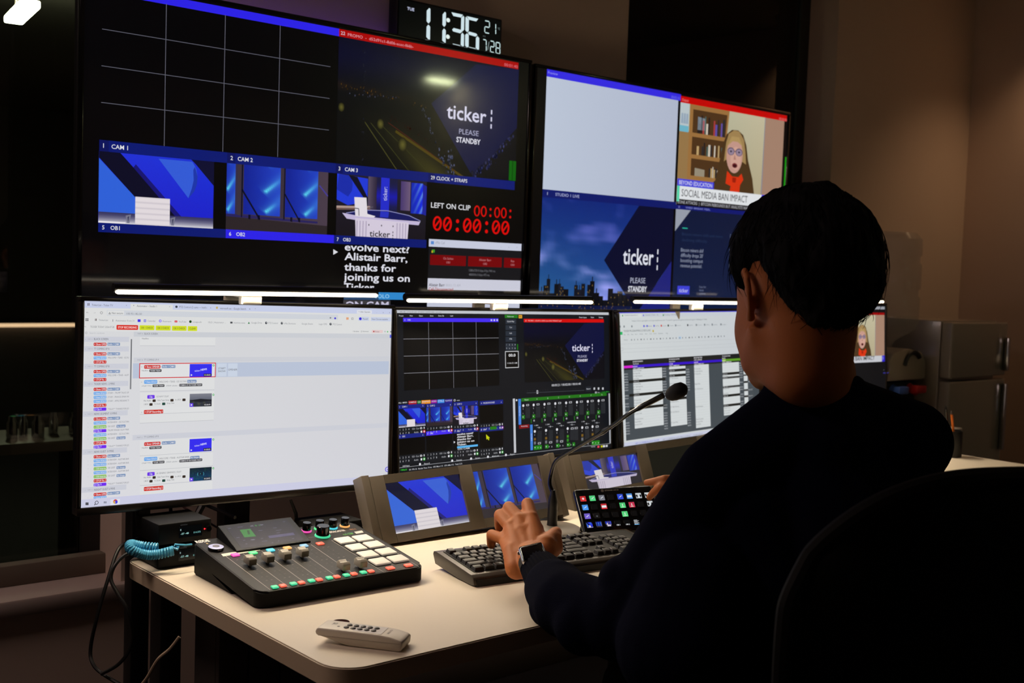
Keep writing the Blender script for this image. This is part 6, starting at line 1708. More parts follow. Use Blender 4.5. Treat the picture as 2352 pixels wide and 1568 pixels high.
# ------------------------------------------------------------------ white handset remote
axd = Vector((0.59, -0.807, 0)).normalized()
pR = CAM + ray(924, 1499) * ((DZ - CAM.z) / ray(924, 1499).z)
ang_r = math.atan2(axd.y, axd.x)
RL, RW = 0.146, 0.046
org = pR - axd * RL
rmx = Matrix.Translation((org.x, org.y, DZ)) @ Matrix.Rotation(ang_r, 4, 'Z') @ Matrix.Diagonal((0.97, 1.0, 0.86, 1.0))       # x along, y to the far side
rem = thing('remote_control', 'white handset remote with ten dark round buttons near the desk corner', 'remote control', rmx)
side = [(0.002, 0.016), (0.0, 0.022), (0.004, 0.029), (0.05, 0.0285), (0.108, 0.0275), (0.128, 0.0255), (0.146, 0.021), (0.150, 0.017), (0.149, 0.004), (0.145, 0.0005), (0.06, 0.001), (0.045, 0.004)]
mkobj('body', MB().prism(side, 0.0, RW, None, 0, 0.003, 3), M['remote'], rem)
mkobj('seam', MB().box(0.006, 0.146, -0.0003, 0.001, 0.0148, 0.0155), mat('seam_grey', (170, 160, 146), 0.6), rem)
mkobj('face_plate', MB().prism([(0.010, 0.0289), (0.112, 0.0277), (0.112, 0.0272), (0.010, 0.0284)], 0.006, RW - 0.006), M['remote_face'], rem)
for i in range(5):
    for j in range(2):
        x, y = 0.048 + i * 0.0118, 0.0165 + j * 0.0130
        z = 0.0289 - (x - .01) * 0.0118
        mkobj('button', MB().lathe([(0.0045, 0.0), (0.0043, 0.0018), (0.0032, 0.0026), (0.0001, 0.0028)], T(x + j * 0.001, y, z - .0004), 18), M['darkbtn'], rem)
ink = Canvas(rmx @ Matrix.Translation((0, 0, 0.0292)) @ Matrix.Rotation(R(-90), 4, 'X') @ Matrix.Rotation(R(0.7), 4, 'Y'))
ink2 = MB()
vs, fs = glyphs('SI.', 0.0)
ink2.add([rmx @ Vector((0.020 + v[1] * 0.011, 0.034 - v[0] * 0.0125, 0.0290 - (0.02 + v[1] * .011) * 0.0 + .0001)) for v in vs], fs)
vs, fs = glyphs('CLICKER', 0.01)
ink2.add([rmx @ Vector((0.119 + v[1] * 0.0048, 0.034 - v[0] * 0.0056, 0.0272 - v[1] * .0006)) for v in vs], fs)
mkobj('lettering', ink2, M['ink'], rem, ang=0, world=True)
mkobj('led_window', MB().lathe([(0.0024, 0.0), (0.0001, 0.0004)], T(0.034, 0.018, 0.0288), 14), M['ink'], rem)

# ------------------------------------------------------------------ cables
def cable(name, pts, r, m, label, cat='cable', group=None, n=8):
    o = mkobj(name, MB().tube(spline([Vector(p) for p in pts], 8), r, n), m)
    return tag(o, label, cat, group)
cable('cable', [at(436, 1236, 2.32), at(395, 1225, 2.33), at(345, 1228, 2.33), at(300, 1243, 2.28), at(272, 1262, 2.24), at(248, 1330, 2.2), at(222, 1420, 2.18), at(208, 1490, 2.18), at(214, 1525, 2.17), at(240, 1550, 2.16), at(300, 1585, 2.14)], 0.0035, M['cable'], 'outer black cable looping down past the left end of the desk')
cable('cable', [at(330, 1268, 2.22), at(292, 1272, 2.2), at(264, 1298, 2.18), at(255, 1330, 2.17), at(270, 1362, 2.16), at(292, 1400, 2.15), at(303, 1450, 2.15), at(298, 1490, 2.15), at(272, 1525, 2.15), at(232, 1548, 2.15)], 0.0035, M['cable'], 'inner black cable looping down past the left end of the desk')
cable('cable', [at(300, 1600, 2.12), at(335, 1560, 2.1), at(362, 1515, 2.09), at(390, 1490, 2.09), at(412, 1462, 2.09)], 0.0032, M['cable_white'], 'pale cable hanging in the dark under the desk')
cable('cable', [at(470, 1150, 2.5), at(452, 1185, 2.48), at(450, 1205, 2.46), at(466, 1245, 2.4)], 0.0075, M['cable'], 'thick black cable curving down behind the mixer')
cable('cable', [at(415, 1160, 2.5), at(500, 1212, 2.42)], 0.0022, mat('maroon_cable', (52, 16, 16), 0.5), 'thin dark red cable slanting behind the mixer')
cable('cable', [at(470, 1158, 2.52), at(540, 1188, 2.46)], 0.004, M['cable'], 'black cable slanting under the leftmost monitor')
# blue coiled lead
path = spline([at(398, 1264, 2.20), at(362, 1273, 2.19), at(330, 1273, 2.18), at(302, 1262, 2.17), at(300, 1250, 2.19), at(325, 1254, 2.20), at(362, 1258, 2.205)], 60)
coil = []
ex = Vector((0.75, -0.65, 0))
for i, p in enumerate(path):
    d = (path[min(i + 1, len(path) - 1)] - path[max(0, i - 1)]).normalized()
    x = d.cross(Vector((0, 0, 1))).normalized(); y = x.cross(d)
    a = i * 2 * PI * 40 / len(path) * 0.9
    coil.append(p + (x * math.cos(a) + y * math.sin(a)) * 0.0078)
coil = [at(440, 1250, 2.22), at(426, 1252, 2.205), at(402, 1250, 2.2), at(398, 1258, 2.195), at(408, 1262, 2.195), at(412, 1256, 2.2), at(390, 1257, 2.2), at(366, 1264, 2.19)][::1] + coil[::-1]
o = mkobj('coiled_cable', MB().tube([Vector(c) for c in coil], 0.0021, 8), M['coil'])
tag(o, 'blue coiled cable draped in front of the stacked receivers', 'cable')

# ------------------------------------------------------------------ cupboards under the desk, pencil cup
t = thing('cabinet', 'grey cabinet with upright panels in the dark under the left end of the desk', 'cabinet', T(1.06, 2.03, 0))
mkobj('carcass', MB().box(-0.05, 0.17, -0.02, 0.07, 0, 0.66, 0.003), M['cab'], t)
for k, (a, b_) in enumerate(((-0.05, 0.012), (0.016, 0.082), (0.086, 0.17))):
    mkobj('door', MB().box(a, b_, -0.036, -0.021, 0.03, 0.65, 0.002), M['cab'], t)
t = thing('drawer_pedestal', 'brown drawer pedestal under the far right end of the desk', 'cabinet', T(3.60, 1.80, 0))
mkobj('carcass', MB().box(-0.20, 0.17, -0.22, 0.25, 0, 0.66, 0.003), M['brown_cab'], t)
for k in range(3):
    d_ = mkobj('drawer', MB().box(-0.195, 0.165, -0.238, -0.221, 0.04 + .205 * k, 0.235 + .205 * k, 0.003), M['brown_cab'], t)
    mkobj('handle', MB().tube([(-0.06, -0.239, 0.19 + .205 * k), (-0.06, -0.255, 0.19 + .205 * k), (0.04, -0.255, 0.19 + .205 * k), (0.04, -0.239, 0.19 + .205 * k)], 0.005, 8), M['silver'], d_)
cpx = CAM + ray(2196, 1043) * ((DZ - CAM.z) / ray(2196, 1043).z)
cpx = Vector((3.79, 2.02, DZ))
t = thing('pencil_cup', 'black pencil cup on the far right end of the desk', 'cup', T(cpx.x, cpx.y, DZ))
mkobj('cup', MB().lathe([(0.036, 0.0), (0.037, 0.002), (0.037, 0.092), (0.034, 0.092), (0.034, 0.004), (0.0001, 0.004)], None, 32), M['black'], t)
def stick(name, dx, dy, tx_, ty_, tz_, r, m, tipm, label, cat):
    a = Vector((cpx.x + dx, cpx.y + dy, DZ + 0.006)); b = Vector((cpx.x + tx_, cpx.y + ty_, DZ + tz_))
    t = thing(name, label, cat, T(a.x, a.y, a.z))
    mkobj('barrel', MB().tube([a, b], r, 8), m, t, world=True)
    d = (b - a).normalized()
    mkobj('tip', MB().tube([b, b + d * 0.014], [r, r * .25], 8), tipm, t, world=True)
stick('pencil', 0.012, -0.014, -0.022, -0.008, 0.150, 0.0042, M['orange'], M['ink'], 'orange pencil leaning in the black pencil cup', 'pencil')
stick('pen', 0.012, 0.012, -0.026, 0.012, 0.165, 0.0048, M['black_gloss'], M['black'], 'black pen standing in the pencil cup beside the orange pencil', 'pen')

# ------------------------------------------------------------------ far end of the room
cx, cy = 3.84, 2.505
def rx(px, y): r_ = ray(px, 700); return r_.x * y / r_.y
cx = rx(2030, cy)
t = thing('water_cooler', 'white bottle water cooler against the back wall behind the monitors', 'water cooler', T(cx, cy, 0))
mkobj('cabinet', MB().box(-0.14, 0.14, -0.14, 0.145, 0, 0.80, 0.02, 3).box(-0.14, 0.14, -0.01, 0.145, 0.80, 1.06, 0.02, 3), M['cooler'], t)
mkobj('dispenser_head', MB().prism([(-0.138, 0.95), (0.138, 0.95), (0.136, 1.02), (0.10, 1.06), (0.0, 1.075), (-0.10, 1.06), (-0.136, 1.02)], -0.12, 0.0, None, 0, 0.01), M['cooler'], t)
mkobj('slot', MB().tube([(0.06 * math.cos(R(a_)) + .03, -0.122, 1.0 + 0.06 * math.sin(R(a_))) for a_ in range(40, 171, 10)], 0.010, 8), M['black'], t)
mkobj('recess', MB().box(-0.13, 0.13, -0.08, -0.011, 0.80, 0.94, 0.005), M['black_soft'], t)
mkobj('tap', MB().cyl((0.06, -0.13, 0.90), (0.06, -0.09, 0.92), 0.014, 0.018, 14).box(0.03, 0.10, -0.15, -0.12, 0.90, 0.93, 0.006), M['red_tap'], t)['label'] = 'red hot tap'
mkobj('tap', MB().cyl((-0.06, -0.13, 0.90), (-0.06, -0.09, 0.92), 0.014, 0.018, 14).box(-0.10, -0.03, -0.15, -0.12, 0.90, 0.93, 0.006), M['blue_tap'], t)['label'] = 'blue cold tap'
bt = [(0.03, 1.06), (0.05, 1.10), (0.115, 1.14), (0.135, 1.18), (0.135, 1.27), (0.128, 1.28), (0.128, 1.30), (0.135, 1.31), (0.135, 1.40), (0.128, 1.41), (0.128, 1.43), (0.135, 1.44), (0.133, 1.50), (0.11, 1.525), (0.0001, 1.53)]
o = mkobj('water_bottle', MB().lathe(bt, T(cx, cy, 0), 40), M['bottle'])
tag(o, 'clear ribbed water bottle upside down on the cooler', 'water bottle')
fy = 2.30
fx0, fx1 = rx(2192, fy), rx(2319, fy)
t = thing('refrigerator', 'small pale fridge with a top freezer door beside the water cooler', 'refrigerator', T((fx0 + fx1) / 2, fy, 0))
hw = (fx1 - fx0) / 2
mkobj('cabinet', MB().box(-hw, hw, 0.05, 0.42, 0.02, 1.185, 0.006), M['fridge'], t)
for z0, z1, nm in ((0.05, 0.945, 'fridge_door'), (0.957, 1.18, 'freezer_door')):
    d_ = mkobj(nm, MB().box(-hw, hw, 0.0, 0.048, z0, z1, 0.008, 3), M['fridge'], t)
    mkobj('handle', MB().box(hw - 0.03, hw - 0.012, -0.022, -0.0005, (z1 - .30) if z0 < .5 else z0 + .02, z1 - .02 if z0 < .5 else z0 + .16, 0.005), M['silver'], d_)
mkobj('foot', MB().box(-hw + .02, hw - .02, 0.05, 0.4, 0.0, 0.021), M['black'], t)
sy = 2.12
sx0, sx1 = 3.885, rx(2228, sy)
t = thing('side_table', 'small white side table between the desk end and the fridge', 'table', T((sx0 + sx1) / 2, sy + .06, 0))
hw2 = (sx1 - sx0) / 2
mkobj('top', MB().box(-hw2, hw2, -0.06, 0.06, 0.765, 0.80, 0.003), M['white_furn'], t)
for x in (-hw2 + .02, hw2 - .05):
    mkobj('leg', MB().box(x, x + .03, -0.05, 0.05, 0, 0.766, 0.003), M['white_furn'], t)

# ------------------------------------------------------------------ lamps of the room, and an added fill panel
def ceiling_light(x, y, lx, ly, label):
    t = thing('ceiling_light', label, 'ceiling light', T(x, y, ZC), 'ceiling lights of the room')
    mkobj('housing', MB().box(-lx / 2 - .02, lx / 2 + .02, -ly / 2 - .02, ly / 2 + .02, -0.035, 0.0, 0.004), M['white_furn'], t)
    mkobj('tube', MB().box(-lx / 2, lx / 2, -ly / 2, ly / 2, -0.041, -0.036, 0.002), M['tube'], t)
def mirror_spot(px, py, Y, zc):
    r_ = ray(px, py)
    t_ = (Y - CAM.y) / r_.y
    h = CAM + r_ * t_
    d = Vector((r_.x, -r_.y, r_.z))
    return h + d * ((zc - h.z) / d.z)
p = mirror_spot(1012, 187, TVY, ZC - .04)
ceiling_light(min(p.x, XR - .15), p.y, 0.22, 0.07, 'short ceiling light mirrored in the left wall television')
def on_ceiling(px, py, z):
    r_ = ray(px, py)
    return CAM + r_ * ((z - CAM.z) / r_.z)
a, b_ = on_ceiling(31, 47, ZC - .24), on_ceiling(70, 9, ZC - .24)
mid_ = (a + b_) / 2
t = thing('ceiling_light', 'bright ceiling light hung beyond the upper left window in place of a mirrored lamp', 'ceiling light', T(mid_.x, mid_.y, ZC, math.atan2(b_.y - a.y, b_.x - a.x)))  # placed past the pane to stand in for a lamp mirrored there
L_ = (b_ - a).length
for x in (-L_ / 3, L_ / 3): mkobj('hanger', MB().box(x - .004, x + .004, -.004, .004, -0.221, 0.0), M['white_furn'], t)
mkobj('tube', MB().box(-L_ / 2, L_ / 2, -.042, .042, -0.255, -0.222, 0.006), M['tube'], t)
M['fill_panel'] = mat('warm_fill_panel', (255, 240, 220), 0.5, emit=(255, 224, 212), est=12.0)  # unseen panel added to brighten the sill, desk edge and walls
t = thing('ceiling_light', 'square warm fill panel added on the left, outside the picture', 'ceiling light', T(-0.25, 2.3, ZC))
mkobj('housing', MB().box(-.32, .32, -.32, .32, -0.03, 0.0, 0.004), M['white_furn'], t)
mkobj('diffuser', MB().box(-.30, .30, -.30, .30, -0.036, -0.031, 0.002), M['fill_panel'], t)
# stand-ins beyond the left window for what its glass mirrors
t = thing('mirrored_desk_shelf', 'pale shelf beyond the left window standing in for the mirrored desk edge', 'table', T(1.30, 3.75, 0))
mkobj('top', MB().box(-.28, .12, -.15, .15, .715, .75, .004), M['white_furn'], t)
for x in (-.26, .07): mkobj('leg', MB().box(x, x + .03, -.14, .14, 0, .716, .003), M['steel_black'], t)
for k, (x, y, r_) in enumerate(((1.16, 3.70, .016), (1.20, 3.72, .013), (1.235, 3.69, .018), (1.30, 3.74, .014), (1.36, 3.71, .02))):
    o = mkobj('glass_jar', MB().lathe([(r_, 0), (r_ * 1.05, .01), (r_ * 1.05, .05), (r_ * .7, .06), (r_ * .7, .07), (.0001, .07)], T(x, y, .75), 18), M['silver'])
    tag(o, 'small shiny jar among five on the stand-in shelf beyond the left window', 'jar', 'jars beyond the left window')
a, b_ = ray(-30, 742), ray(172, 746)
p0, p1 = CAM + a * (8.6 / a.y), CAM + b_ * (8.6 / b_.y)
o = mkobj('mirrored_bar_strip', MB().box(p0.x, p1.x, 8.58, 8.62, p1.z - .012, p1.z + .012, .004), mat('mirrored_bar_glow', (255, 230, 190), .5, emit=(255, 214, 160), est=2.2))  # glowing box added in place of light bars mirrored in the glass
tag(o, 'thin warm glowing strip added beyond the left window for the mirrored light bars', 'light strip')
o = mkobj('counter', MB().box(p0.x - .5, p1.x + .3, 8.62, 9.2, 0, p1.z + .02, .01), M['cab'])
tag(o, 'dark counter edged by the added glowing strip beyond the left window', 'counter')
# warm recessed downlight close to the right wall, washing it
t = thing('downlight', 'warm recessed ceiling downlight above the fridge near the right wall', 'ceiling light', T(5.06, 2.14, ZC))
mkobj('ring', MB().lathe([(0.055, 0.0), (0.055, -0.012), (0.045, -0.012), (0.045, 0.0)], None, 32), M['white_furn'], t)
sl_ = bpy.data.lights.new('lamp_light', 'SPOT')
sl_.energy = SCONCE_W; sl_.color = (1.0, 0.62, 0.32); sl_.shadow_soft_size = 0.03
sl_.spot_size = R(112); sl_.spot_blend = 0.8
so = bpy.data.objects.new('lamp_light', sl_)
COL.objects.link(so); so.parent = t; so.location = (0, 0, -0.02)

# ------------------------------------------------------------------ the operator
def blob(name, prims, voxel, it=4, fac=0.5):
    """grow one continuous skin over overlapping round shapes"""
    mb = MB()
    for p in prims:
        if p[0] == 'c':
            _, a, b, r0, r1 = p
            a, b = Vector(a), Vector(b)
            m = max(2, int((b - a).length / (min(r0, r1) * .5)) + 1)
            mb.tube([a.lerp(b, i / m) for i in range(m + 1)], [r0 + (r1 - r0) * i / m for i in range(m + 1)], 18)
            mb.ell(a, (r0, r0, r0), None, 18, 12); mb.ell(b, (r1, r1, r1), None, 18, 12)
        else:
            _, c, r, mx = p
            mb.ell(c, r, mx, 28, 20)
    me = bpy.data.meshes.new(name)
    me.from_pydata([tuple(v) for v in mb.V], [], mb.F)
    o = bpy.data.objects.new(name, me)
    COL.objects.link(o)
    m = o.modifiers.new('skin', 'REMESH'); m.mode = 'VOXEL'; m.voxel_size = voxel; m.adaptivity = 0.0
    if it:
        sm = o.modifiers.new('soft', 'SMOOTH'); sm.factor = fac; sm.iterations = it
    dg = bpy.context.evaluated_depsgraph_get()
    ev = o.evaluated_get(dg)
    out = bpy.data.meshes.new_from_object(ev)
    bpy.data.objects.remove(o); bpy.data.meshes.remove(me)
    return out
def chain(pts, rs):
    return [('c', pts[i], pts[i + 1], rs[i], rs[i + 1]) for i in range(len(pts) - 1)]

az = R(24)
HF = Vector((math.sin(az), math.cos(az), 0)); HR = Vector((math.cos(az), -math.sin(az), 0)); HU = Vector((0, 0, 1))
tl = R(5)
HF2 = HF * math.cos(tl) - HU * math.sin(tl); HU2 = HU * math.cos(tl) + HF * math.sin(tl)
Hc = at(1838, 688, 1.86)
HS = 1.19
HROT = Matrix(((HR.x, HF2.x, HU2.x), (HR.y, HF2.y, HU2.y), (HR.z, HF2.z, HU2.z))).to_4x4()
def hd_(r, f, u): return Hc + (HR * r + HF2 * f + HU2 * u) * HS
Nb = at(1872, 885, 1.90)
SL_, SR_ = at(1652, 1095, 1.85), at(2088, 1016, 1.96)
EL, FL1, WL = at(1420, 1430, 1.86), at(1302, 1386, 1.95), at(1226, 1292, 2.13)
ER, WR = Vector((1.88, 1.30, 0.86)), at(1640, 1112, 2.42)
Hip = Vector((1.62, 1.03, 0.53))
BF = Vector((math.sin(R(20)), math.cos(R(20)), 0)); BR = Vector((math.cos(R(20)), -math.sin(R(20)), 0))
hipL, hipR = Hip - BR * 0.09, Hip + BR * 0.09
kneL, kneR = hipL + BF * 0.43 - BR * .05 + Vector((0, 0, 0.0)), hipR + BF * 0.43 + BR * .05
ankL, ankR = Vector((kneL.x, kneL.y - .02, 0.10)), Vector((kneR.x, kneR.y - .02, 0.10))
ftL, ftR = ankL + BF * .16 + Vector((0, 0, -.055)), ankR + BF * .16 + Vector((0, 0, -.055))

B = []
sc3 = lambda r: tuple(q * HS for q in r)
B += [('e', hd_(0, -0.005, 0.028), sc3((0.078, 0.098, 0.094)), HROT), ('e', hd_(0, 0.026, -0.040), sc3((0.069, 0.072, 0.086)), HROT), ('e', hd_(0, 0.036, 0.012), sc3((0.070, 0.066, 0.070)), HROT)]
for s in (-1, 1):
    B += chain([hd_(s * .060, 0.006, -.050), hd_(s * .048, 0.045, -.088), hd_(s * .012, 0.082, -.108)], [.018 * HS, .018 * HS, .016 * HS])
    B += [('e', hd_(s * .036, .044, -.040), sc3((.034, .046, .056)), HROT), ('e', hd_(s * .038, .014, -.060), sc3((.031, .056, .050)), HROT)]
    B += chain([hd_(s * .012, .094, .020), hd_(s * .048, .082, .022)], [.010 * HS, .009 * HS])
    # ear: rim, lobe and bowl
    rim = [(.074, .010, .018), (.083, .004, .034), (.089, -.010, .036), (.092, -.022, .024), (.090, -.024, .006), (.084, -.016, -.012), (.077, -.004, -.026), (.073, .004, -.026)]
    B += chain([hd_(s * a, b, c) for a, b, c in rim], [.0042 * HS] * 6 + [.0062 * HS, .0045 * HS])
    B += [('e', hd_(s * .077, -.006, .006), sc3((.006, .016, .026)), HROT)]
B += chain([hd_(0, .098, .012), hd_(0, .112, -.018), hd_(0, .121, -.034)], [.008 * HS, .009 * HS, .012 * HS])
B += chain([hd_(-.013, .104, -.036), hd_(.013, .104, -.036)], [.009 * HS, .009 * HS])
B += chain([hd_(-.022, .088, -.066), hd_(0, .099, -.064), hd_(.022, .088, -.066)], [.006 * HS, .0075 * HS, .006 * HS])
B += chain([hd_(-.019, .088, -.076), hd_(0, .098, -.077), hd_(.019, .088, -.076)], [.006 * HS, .008 * HS, .006 * HS])
B += [('e', hd_(0, .084, -.104), sc3((.024, .02, .018)), HROT)]
B += [('e', hd_(0, .004, -.085), sc3((.060, .066, .050)), HROT), ('e', hd_(0, -.006, -.055), sc3((.066, .056, .060)), HROT)]
B += chain([hd_(0, -.028, -.03), hd_(0, -.02, -.09), Nb + Vector((0, 0, .02)), Nb + Vector((0, 0, -.08))], [.062 * HS, .058 * HS, .066, .075])
# trunk, arms, legs under the clothes
B += chain([Nb + Vector((0, 0, -.06)), SL_], [.06, .046]) + chain([Nb + Vector((0, 0, -.06)), SR_], [.06, .046])
B += chain([Nb + Vector((0, 0, -.12)), Hip + Vector((0, 0, .28)), Hip + Vector((0, 0, .05))], [.085, .11, .12])
B += chain([SL_, EL], [.045, .038]) + chain([EL, FL1, WL], [.038, .036, .026])
B += chain([SR_, ER], [.045, .038]) + chain([ER, WR], [.038, .026])
B += chain([hipL, kneL, ankL], [.075, .05, .035]) + chain([hipR, kneR, ankR], [.075, .05, .035])
B += chain([ankL + Vector((0, 0, -.04)), ftL], [.035, .03]) + chain([ankR + Vector((0, 0, -.04)), ftR], [.035, .03])
# left hand above the keyboard, fingers bent down at the middle joints
h6 = lambda x, y, d: at(980 + x / 4.356, 1120 + y / 4.356, d)
WLh = h6(1050, 690, 2.165)
mI, mM, mR, mP = h6(1050, 305, 2.245), h6(930, 320, 2.25), h6(842, 395, 2.245), h6(782, 520, 2.235)
pI, pM, pR, pP = h6(1010, 160, 2.285), h6(822, 195, 2.29), h6(732, 270, 2.285), h6(650, 468, 2.262)
def fing(m, p, r0, r1, ln=0.022):
    rd = (p - CAM).normalized()
    d = (rd * .80 + Vector((0, 0, -.45))).normalized() * ln
    e = (rd * .45 + Vector((0, 0, -.80))).normalized() * ln * .85
    return chain([m, p, p + d, p + d + e], [r0, r1, r1 * .94, r1 * .82])
B += chain([WL, WLh], [.029, .030])
B += chain([h6(900, 800, 2.15), h6(868, 640, 2.185), mP], [.022, .0205, .0125])
B += chain([h6(1000, 780, 2.15), h6(985, 560, 2.205), mM], [.026, .0225, .0145]) + chain([h6(940, 700, 2.17), mR], [.024, .014])
B += chain([h6(1110, 720, 2.165), h6(1090, 520, 2.205), mI], [.026, .0225, .0145])
B += chain([h6(1080, 420, 2.225), h6(950, 450, 2.225), h6(850, 520, 2.22)], [.0185, .0185, .0165])
B += chain([mI, mM, mR, mP], [.0138, .0138, .0132, .012])
B += fing(mI, pI, .0140, .0128) + fing(mM, pM, .0140, .0126) + fing(mR, pR, .0132, .0120) + fing(mP, pP, .0122, .0108, .018)
for m in (mI, mM, mR, mP): B += [('e', m + Vector((0, 0, .003)), (.0136, .0136, .0118), None)]
B += chain([h6(1140, 700, 2.165), h6(1190, 590, 2.18), h6(1236, 520, 2.20), h6(1282, 462, 2.225), h6(1296, 446, 2.25)], [.025, .0235, .0165, .0135, .0115])
B += chain([h6(1180, 640, 2.17), h6(1285, 600, 2.19), h6(1290, 500, 2.21)], [.024, .0155, .0125])
# right hand: two fingers pressing keys on the pad, the others curled behind
l2 = lambda x, y, d: at(1220 + x / 4.704, 980 + y / 4.704, d)
k1, k2 = l2(1660, 570, 2.46), l2(1640, 640, 2.44)
B += chain([WR, k1], [.026, .014]) + chain([WR, k2], [.026, .014]) + chain([k1, k2, l2(1650, 700, 2.42)], [.0125, .0125, .012])
dk = (dmx.translation - CAM).dot(FWD)
B += chain([k1, l2(1445, 562, 2.46), l2(1330, 590, 2.475), l2(1248, 602, 2.49)], [.0105, .0092, .0085, .0072])
B += chain([k2, l2(1395, 650, 2.455), l2(1330, 700, 2.47), l2(1278, 760, 2.49)], [.0105, .0096, .0086, .0074])
B += chain([l2(1650, 700, 2.42), l2(1540, 720, 2.44), l2(1500, 780, 2.46), l2(1520, 830, 2.47)], [.0105, .009, .008, .007])
B += chain([l2(1680, 740, 2.41), l2(1590, 770, 2.43), l2(1560, 820, 2.44), l2(1580, 860, 2.44)], [.0095, .0085, .0075, .0065])
B += chain([WR + Vector((-.02, 0, -.01)), l2(1600, 820, 2.40), l2(1480, 800, 2.40), l2(1430, 790, 2.41)], [.018, .013, .011, .009])
bm_ = blob('person', B, 0.0026, 5, 0.5)
def relax(me, weight, it=40):
    # even out the flesh where weight(v) > 0
    n = len(me.vertices)
    co = np.empty(n * 3, 'f'); me.vertices.foreach_get('co', co); co = co.reshape(-1, 3).astype('d')
    ed = np.empty(len(me.edges) * 2, 'i'); me.edges.foreach_get('vertices', ed); ed = ed.reshape(-1, 2)
    w_ = weight(co)
    keep = (w_[ed[:, 0]] > 0) | (w_[ed[:, 1]] > 0)
    ed = ed[keep]
    deg = np.bincount(ed.ravel(), minlength=n).astype('d')
    ok = (w_ > 0) & (deg > 0)
    for _ in range(it):
        acc = np.zeros_like(co)
        np.add.at(acc, ed[:, 0], co[ed[:, 1]]); np.add.at(acc, ed[:, 1], co[ed[:, 0]])
        co[ok] += (acc[ok] / deg[ok][:, None] - co[ok]) * (w_[ok][:, None] * .6)
    me.vertices.foreach_set('co', co.astype('f').ravel()); me.update()
def face_w(co):
    q = (co - np.array(Hc)) / HS
    r_ = q @ np.array(HR); f_ = q @ np.array(HF2); u_ = q @ np.array(HU2)
    w_ = ((u_ > -.20) & (u_ < .04) & (np.abs(r_) < .2) & (np.abs(f_) < .2)).astype('d')
    ear = (np.abs(r_) > .060) & (f_ > -.036) & (f_ < .022) & (u_ > -.040) & (u_ < .05)
    front = (f_ > .082) & (np.abs(r_) < .045)
    w_[ear | front] = 0
    return w_
relax(bm_, face_w, 110)
bm_.materials.clear(); bm_.materials.append(M['skin'])
bm_.polygons.foreach_set('use_smooth', [True] * len(bm_.polygons))
per = bpy.data.objects.new('person', bm_)
COL.objects.link(per)
ROOTM[per] = Matrix.Identity(4)
tag(per, 'seated person seen from behind in a navy sweater, left hand over the keyboard', 'person')
def cloth(name, prims, voxel, m, it=6):
    me = blob(name, prims, voxel, it, 0.5)
    me.materials.clear(); me.materials.append(m)
    me.polygons.foreach_set('use_smooth', [True] * len(me.polygons))
    o = bpy.data.objects.new(name, me)
    COL.objects.link(o); o.parent = per
    ROOTM[o] = Matrix.Identity(4)
    return o
# sweater
K = []
K += chain([Nb + Vector((0, 0, -.055)), SL_ + Vector((0, 0, .0))], [.088, .068]) + chain([Nb + Vector((0, 0, -.055)), SR_], [.088, .073])
mid = (SL_ + SR_) / 2
K += chain([Nb + Vector((0, 0, -.10)) - BF * .02, mid + Vector((0, 0, -.12)) - BF * .01], [.10, .13])
K += chain([mid + Vector((0, 0, -.06)), Hip + Vector((0, 0, .30)), Hip + Vector((0, 0, .04))], [.135, .15, .155])
K += chain([SL_ + BR * .05 + Vector((0, 0, -.07)), hipL + Vector((0, 0, .22)), hipL + Vector((0, 0, .02))], [.10, .105, .11])
K += chain([SR_ - BR * .05 + Vector((0, 0, -.07)), hipR + Vector((0, 0, .22)), hipR + Vector((0, 0, .02))], [.10, .105, .11])
rnd = random.Random(2)
def sleeve(pts, rs, folds=()):
    out = chain(pts, rs)
    return out
K += sleeve([SL_, at(1590, 1180, 1.845), at(1500, 1330, 1.85), EL], [.068, .064, .064, .062])
K += sleeve([EL, FL1, at(1272, 1352, 2.02)], [.062, .059, .053])
K += chain([at(1600, 1330, 1.80), at(1560, 1480, 1.78)], [.085, .10])
# gathers of the sleeve above the cuff and inside the elbow
for px, py, d, r in ((1262, 1395, 1.97, .036), (1285, 1345, 2.0, .044), (1330, 1400, 1.92, .056), (1345, 1430, 1.89, .054), (1385, 1400, 1.89, .050), (1440, 1340, 1.86, .048)):
    K += [('e', at(px, py, d), (r, r, r), None)]
K += sleeve([SR_, ER + Vector((0.02, 0, 0)), WR + Vector((0.01, -.02, 0))], [.073, .064, .046])
cl = []
for i in range(21):
    a_ = 2 * PI * i / 20
    cl.append(Nb + HR * (0.070 * math.cos(a_)) + HF * (0.066 * math.sin(a_) + .004) + Vector((0, 0, .002 - .010 * math.sin(a_))))
K += chain(cl, [.0125] * len(cl))
swe = cloth('sweater', K, 0.006, M['knit'], 5)
# ribbed cuffs and collar
def ribbed(a, b, r0, r1, n=34, amp=.0010, segs=10):
    a, b = Vector(a), Vector(b)
    d = (b - a).normalized(); x, y = frame_of(d)
    vs, fs = [], []
    N = n * 4
    prof = [(i / segs, 1.0) for i in range(segs + 1)]
    for i, (t_, q) in enumerate(prof):
        c = a.lerp(b, t_); r = r0 + (r1 - r0) * t_
        for k in range(N):
            an = 2 * PI * k / N
            rr_ = r + amp * math.cos(an * n)
            vs.append(c + (x * math.cos(an) + y * math.sin(an)) * rr_)
    c = b
    for k in range(N):
        an = 2 * PI * k / N
        vs.append(b - d * .006 + (x * math.cos(an) + y * math.sin(an)) * (r1 - .005))
    m = len(prof) + 1
    for i in range(m - 1):
        for k in range(N): fs.append([i * N + k, i * N + (k + 1) % N, (i + 1) * N + (k + 1) % N, (i + 1) * N + k])
    return MB().add(vs, fs)
mkobj('cuff', ribbed(at(1278, 1358, 2.0), at(1238, 1303, 2.115), .048, .0335), M['rib'], swe)
